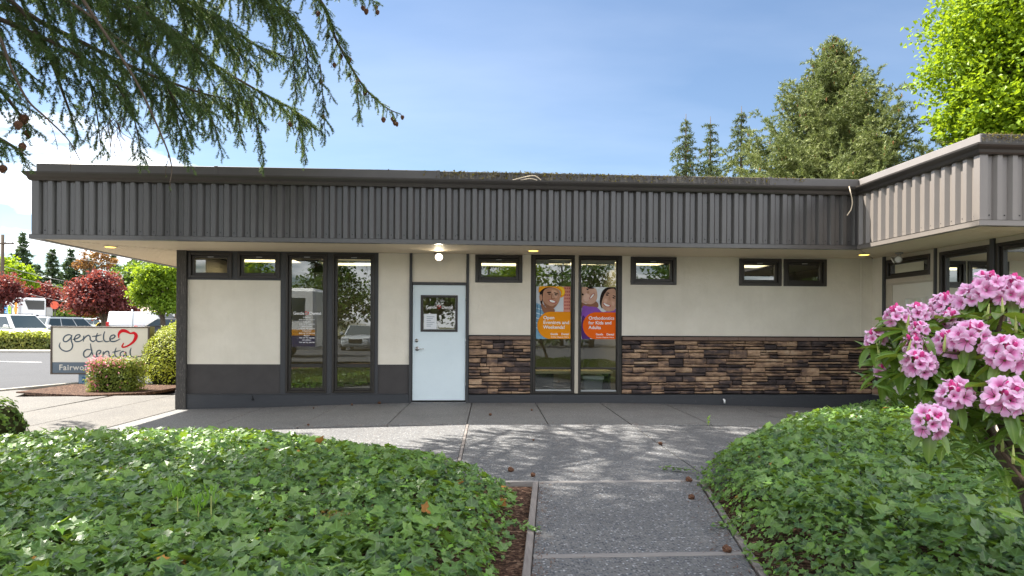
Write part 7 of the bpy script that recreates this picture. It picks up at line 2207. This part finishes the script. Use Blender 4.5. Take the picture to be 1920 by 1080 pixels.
        m_ = MB(); m_.box(O[0] - L / 2 + 0.015, O[0] - L / 2 + 0.20, O[1] + s_ * h * 0.84 - 0.10, O[1] + s_ * h * 0.84 + 0.085, O[2] + z_t[0], O[2] + z_t[1]); m_.build("tail_light", M['red_l'], t_, org=O, bevel=0.02)
        for x_ in (-L / 2 + 0.85, L / 2 - 0.92):
            m_ = MB(); c0 = O + np.array([x_, s_ * (h - 0.09), 0.33]); m_.lathe(c0, [(0.20, -0.10), (0.32, -0.10), (0.335, -0.06), (0.335, 0.08), (0.31, 0.105), (0.22, 0.105)], 20, (0, s_, 0)); w_ = m_.build("wheel", M['tyre'], t_, smooth=True, org=O)
            m_ = MB(); m_.lathe(c0, [(0.21, 0.07), (0.215, 0.10), (0.05, 0.085), (0.04, 0.11)], 14, (0, s_, 0)); m_.build("rim", M['alu'], w_, org=O)
    m_ = MB(); m_.box(O[0] + L / 2 - 0.10, O[0] + L / 2 + 0.015, O[1] - h * 0.42, O[1] + h * 0.42, O[2] + 0.42, O[2] + 0.70); m_.build("grille", M['black'], t_, org=O, bevel=0.02)
    m_ = MB(); m_.box(O[0] - L / 2 - 0.008, O[0] - L / 2 + 0.02, O[1] - 0.16, O[1] + 0.16, O[2] + 0.62, O[2] + 0.74); m_.build("plate", M['white'], t_, org=O)
    if kind == 'suv':
        for s_ in (-1, 1):
            m_ = MB(); m_.tube([O + np.array([xr1 + 0.15, s_ * (wr - 0.06), zr + 0.05]), O + np.array([xf1 - 0.15, s_ * (wr - 0.06), zr + 0.05])], 0.02, 6)
            for x_ in (xr1 + 0.2, xf1 - 0.2): m_.tube([O + np.array([x_, s_ * (wr - 0.06), zr - 0.01]), O + np.array([x_, s_ * (wr - 0.06), zr + 0.05])], 0.02, 5)
            m_.build("roof_rail", M['black'], t_, org=O)
    # children were placed unrotated about the thing's base: the Empty turns them
    return t_


def toward(ang_deg): return math.radians(ang_deg)


car("white SUV with roof rails parked behind the drive's hedge, its windscreen towards us", 'suv', gnd(30, 33.5, ZL), toward(-24), 'car_white')
car("silver grey car half hidden between the white SUV and the sign", 'sedan', gnd(86, 41, ZL + 0.12), toward(-30), 'car_silver')
car("dark SUV whose black rear window shows above the sign's left end", 'suv', gnd(128, 40, ZL - 0.05), toward(70), 'car_silver')
car("small white hatchback with red lamps behind the middle of the sign", 'hatch', gnd(176, 58, ZL + 0.25), toward(155), 'car_white')
car("blue-grey car under the middle plum tree", 'sedan', gnd(216, 62, ZL + 0.25), toward(160), 'car_blue')
car("yellow car just right of the thin grey post", 'hatch', gnd(228, 55, ZL - 0.10), toward(20), 'car_yellow')
car("grey car with a slanting windscreen left of the white van", 'sedan', gnd(238, 47, ZL + 0.15), toward(-150), 'car_silver')
car("white panel van with a red tail lamp behind the sign's right end", 'van', gnd(288, 47, ZL + 0.05), toward(24), 'car_white', name="parked_van")
car("dark green-black car at the foot of the young maple", 'sedan', gnd(330, 45, ZL + 0.2), toward(10), 'car_black')

# refrigerated box truck
tp = gnd(59, 72, ZL); ha = toward(-38)
truck = thing("box_truck", "white refrigerated box truck with rainbow lettering on its side", "truck", tuple(tp)); truck.rotation_euler = (0, 0, ha)
O = np.array(tp)
def tb_(name, x0, x1, y0, y1, z0, z1, mat, parent=truck, bevel=0.0):
    m_ = MB(); m_.box(O[0] + x0, O[0] + x1, O[1] + y0, O[1] + y1, O[2] + z0, O[2] + z1); return m_.build(name, M[mat], parent, org=O, bevel=bevel)
tb_("cargo_box", -7.5, 0, -1.25, 1.25, 1.0, 4.0, 'car_white', bevel=0.05)
ru = tb_("cooling_unit", 0.003, 0.55, -1.05, 1.15, 1.9, 3.92, 'car_white', bevel=0.08)
m_ = MB(); m_.ext([(O[1] - 0.86, O[2] + 3.72), (O[1] + 0.98, O[2] + 3.72), (O[1] + 0.98, O[2] + 2.75), (O[1] - 0.5, O[2] + 2.75)], 'x', O[0] + 0.545, O[0] + 0.575); m_.build("grille", M['car_black'], ru, org=O)
for y_ in (-0.75, 0.2): tb_("vent", 0.54, 0.565, y_, y_ + 0.25, 2.1, 2.2, 'black', ru)
cab = tb_("cab", 0.62, 2.4, -1.1, 1.1, 0.5, 2.05, 'car_white', bevel=0.15); tb_("chassis", -7.3, 2.2, -0.5, 0.5, 0.55, 0.95, 'black')
tb_("windscreen", 2.38, 2.42, -0.95, 0.95, 1.25, 1.95, 'car_glass', cab)
for x_ in (-5.6, 1.5):
    for s_ in (-1, 1):
        m_ = MB(); c0 = O + np.array([x_, s_ * 1.0, 0.48]); m_.lathe(c0, [(0.25, -0.14), (0.46, -0.14), (0.48, -0.08), (0.48, 0.1), (0.45, 0.14), (0.25, 0.14)], 18, (0, s_, 0)); m_.build("wheel", M['tyre'], truck, smooth=True, org=O)
for x_, bdy, col in ((-3.35, "n", (0.03, 0.30, 0.62)), (-2.45, "e", (0.36, 0.58, 0.04)), (-1.68, "r", (0.22, 0.24, 0.27))):
    t_ = text("lettering", bdy, (0, 0, 0), 1.75, flat("print_" + bdy, col), truck, 'LEFT', 0.05); t_.location = (x_ - 0.1, -1.256, 2.35)
m_ = MB(); m_.lathe(O + np.array([-0.55, -1.25, 2.75]), [(0.42, 0.0), (0.40, 0.012)], 18, (0, -1, 0)); m_.lathe(O + np.array([-0.5, -1.25, 2.0]), [(0.46, 0.0), (0.44, 0.012)], 18, (0, -1, 0)); m_.lathe(O + np.array([-0.45, -1.25, 3.3]), [(0.34, 0.0), (0.32, 0.012)], 18, (0, -1, 0))
m_.build("fruit_print", flat("print_fruit", (0.85, 0.32, 0.05)), truck, org=O)
m_ = MB(); m_.lathe(O + np.array([-1.15, -1.25, 1.85]), [(0.32, 0.0), (0.30, 0.010)], 18, (0, -1, 0)); m_.build("berry_print", flat("print_berry", (0.70, 0.10, 0.14)), truck, org=O)

# ---------------------------------------------------------------- houses beyond
M['siding'] = plain("pale_siding", (0.42, 0.42, 0.41), 0.8, 0.1); M['shingle'] = plain("grey_shingles", (0.16, 0.15, 0.145), 0.9, 0.1, var=0.3); M['brown_roof'] = plain("tan_shingles", (0.30, 0.24, 0.20), 0.9, 0.1, var=0.3)
def house(label, c, w, d, hw, hr, roof, nwin):
    c = np.array(c); t_ = thing("house", label, "house", tuple(c), "low houses beyond the car park")
    m_ = MB(); m_.box(c[0] - w / 2, c[0] + w / 2, c[1], c[1] + d, c[2] - 0.3, c[2] + hw); m_.build("wall", M['siding'], t_)
    m_ = MB(); e = 0.5; m_.ext([(c[1] - e, c[2] + hw), (c[1] + d + e, c[2] + hw), (c[1] + d / 2, c[2] + hw + hr)], 'x', c[0] - w / 2 - e, c[0] + w / 2 + e); m_.build("roof", M[roof], t_)
    for k in range(nwin):
        x_ = c[0] - w / 2 + w * (k + 0.5) / nwin
        m_ = MB(); m_.box(x_ - 0.75, x_ + 0.75, c[1] - 0.05, c[1] - 0.003, c[2] + 0.9, c[2] + 2.1); f = m_.build("window", M['white'], t_)
        m_ = MB(); m_.box(x_ - 0.66, x_ - 0.03, c[1] - 0.07, c[1] - 0.052, c[2] + 0.98, c[2] + 2.02); m_.box(x_ + 0.03, x_ + 0.66, c[1] - 0.07, c[1] - 0.052, c[2] + 0.98, c[2] + 2.02); m_.build("pane", M['car_glass'], f)
house("low grey-roofed house partly hidden behind the middle plum tree", gnd(205, 84, ZL + 0.3), 7.5, 6, 2.3, 1.6, 'shingle', 3)
house("long pale house with a tan roof behind the white van", gnd(288, 72, ZL), 10, 7, 2.2, 1.1, 'brown_roof', 5)

# ---------------------------------------------------------------- posts, pole and wires
p = gnd(248, 40, ZL); t_ = thing("post", "thin plain grey metal post standing behind the sign", "post", tuple(p)); zt = float(at(248, 582, 40)[2])
a = MB(); a.tube([p, (p[0], p[1], zt)], 0.055, 10); a.build("shaft", M['alu'], t_, smooth=True)
a = MB(); a.lathe((p[0], p[1], zt - 0.01), [(0.06, 0), (0.06, 0.02), (0.02, 0.05)], 10); a.build("cap", M['alu'], t_)
p = gnd(103, 60, ZL); zt = float(at(103, 569, 60)[2]); t_ = thing("stop_sign", "orange-red octagonal sign on a dark post among the trees", "sign", tuple(p))
a = MB(); a.tube([p, (p[0], p[1], zt)], 0.05, 8); a.build("post", M['sign_frame'], t_)
a = MB(); P = [(p[0] + 0.36 * math.cos(math.pi / 8 + k * math.pi / 4), zt - 0.15 + 0.36 * math.sin(math.pi / 8 + k * math.pi / 4)) for k in range(8)]; a.ext(P, 'y', p[1] - 0.09, p[1] - 0.06); a.build("plate", paint("sign_orange_red", (0.75, 0.09, 0.03)), t_)
a = MB(); a.box(p[0] - 0.72, p[0] - 0.2, p[1] - 0.03, p[1] + 0.03, zt - 1.1, zt - 0.35); a.build("back_plate", M['siding'], t_)
p = gnd(4, 70, ZL); zt = float(at(4, 440, 70)[2]); pole = thing("utility_pole", "brown wooden utility pole with a crossarm at the far left edge", "utility pole", tuple(p))
a = MB(); a.tube([p, (p[0], p[1], zt)], [0.20, 0.15], 10); a.build("shaft", M['bark'], pole, smooth=True)
a = MB(); a.box(p[0] - 1.2, p[0] + 1.2, p[1] - 0.08, p[1] - 0.15, zt - 1.0, zt - 0.85); a.build("crossarm", M['bark'], pole)
for k in range(4):
    a = MB(); a.lathe((p[0] - 1.05 + 0.7 * k, p[1] - 0.115, zt - 0.85), [(0.05, 0), (0.06, 0.08), (0.03, 0.14)], 8); a.build("insulator", M['alu'], pole)
for k, (z_, sag) in enumerate(((zt - 0.75, 1.0), (zt - 3.2, 1.3), (zt - 4.0, 1.2), (zt - 5.3, 1.5))):
    e = at(420, (500, 535, 548, 566)[k], 76); s_ = np.array([p[0], p[1], z_]); P = [s_ * (1 - f) + e * f - np.array([0, 0, sag * 4 * f * (1 - f)]) for f in np.linspace(0, 1, 13)]
    a = MB(); a.tube(P, 0.018, 5); o = a.build("wire", M['siding']); tag(o, ("topmost overhead wire running right from the utility pole", "second overhead wire from the top at the utility pole", "third overhead wire from the top at the utility pole", "lowest overhead wire from the utility pole")[k], "wire", "overhead wires")

# ================================================================ ACROSS THE CAR PARK BEHIND THE CAMERA (seen in the windows)
bp = np.array([-10.6, -7.4, -0.06]); bus = thing("shuttle_bus", "white shuttle bus with orange and navy stripes mirrored in the left tall window", "bus", tuple(bp)); O = bp
def bb(name, x0, x1, y0, y1, z0, z1, mat, parent=bus, bevel=0.0):
    m_ = MB(); m_.box(O[0] + x0, O[0] + x1, O[1] + y0, O[1] + y1, O[2] + z0, O[2] + z1); return m_.build(name, M[mat], parent, bevel=bevel)
bb("body", -4.2, 3.9, -1.2, 1.2, 0.35, 3.05, 'car_white', bevel=0.14); bb("stripe", -4.15, 3.85, 1.201, 1.212, 0.98, 1.22, 'orange'); bb("lower_panel", -4.15, 3.85, 1.201, 1.213, 0.5, 0.978, 'navy')
for k in range(5): bb("window", -3.9 + k * 1.5, -2.6 + k * 1.5, 1.201, 1.215, 1.62, 2.62, 'car_glass', bevel=0.0)
for x_ in (-2.9, 2.6):
    m_ = MB(); m_.lathe(O + np.array([x_, 1.05, 0.42]), [(0.2, -0.1), (0.42, -0.1), (0.44, 0.1), (0.4, 0.16), (0.2, 0.16)], 18, (0, 1, 0)); m_.build("wheel", M['tyre'], bus, smooth=True)
car("silver car mirrored in the right tall window", 'sedan', (-6.4, -17.0, -0.06), toward(90), 'car_silver', group="cars mirrored in the glass")
car("white car mirrored beside the silver one", 'hatch', (-2.6, -17.5, -0.06), toward(85), 'car_white', group="cars mirrored in the glass")
for k, (x, y, hh, rr, sd_) in enumerate(((-16, -25, 8.2, 2.4, 111), (-11.0, -28, 9.0, 2.6, 112), (-5.0, -28, 9.4, 2.8, 113), (1.5, -28, 8.8, 2.6, 114), (7, -27, 8.2, 2.5, 115))):
    conifer(("first", "second", "third", "fourth", "fifth")[k] + " dark conifer from the west behind the viewer, mirrored in the glass", (x, y, -0.1), hh, rr, "conifers mirrored in the windows", sd_, 'needle_far', 0.42, 0.5, 0.14, 0.08, 0.05, 1.0, 5)
for k, (x, y, s_, m_, sd_) in enumerate(((-9.0, -22, 0.95, 'leaf_mid', 121), (-2.5, -23, 1.0, 'leaf_mid', 122), (3.2, -22, 1.0, 'leaf_green', 123), (8.5, -23, 1.0, 'leaf_mid', 124), (-14, -22, 0.9, 'leaf_green', 125), (13.5, -22, 1.0, 'leaf_mid', 126))):
    broadleaf(("broad leafy tree behind the mirrored shuttle bus", "leafy tree behind the mirrored white car", "bright leafy tree mirrored in the door glass", "leafy tree mirrored in the poster windows", "bright leafy tree far west behind the viewer", "leafy tree far east behind the viewer")[k], (x, y, -0.1), [(0, 0, 4.0 * s_, 2.3 * s_, 2.0 * s_, 1.9 * s_), (1.2 * s_, 0.3, 3.1 * s_, 1.8 * s_, 1.6 * s_, 1.3 * s_), (-1.4 * s_, 0, 3.3 * s_, 1.8 * s_, 1.6 * s_, 1.4 * s_), (0.2, 0.2, 5.6 * s_, 1.5 * s_, 1.4 * s_, 1.2 * s_)], 4200, 0.26, m_, "broadleaf trees mirrored in the windows", sd_, 0.2)
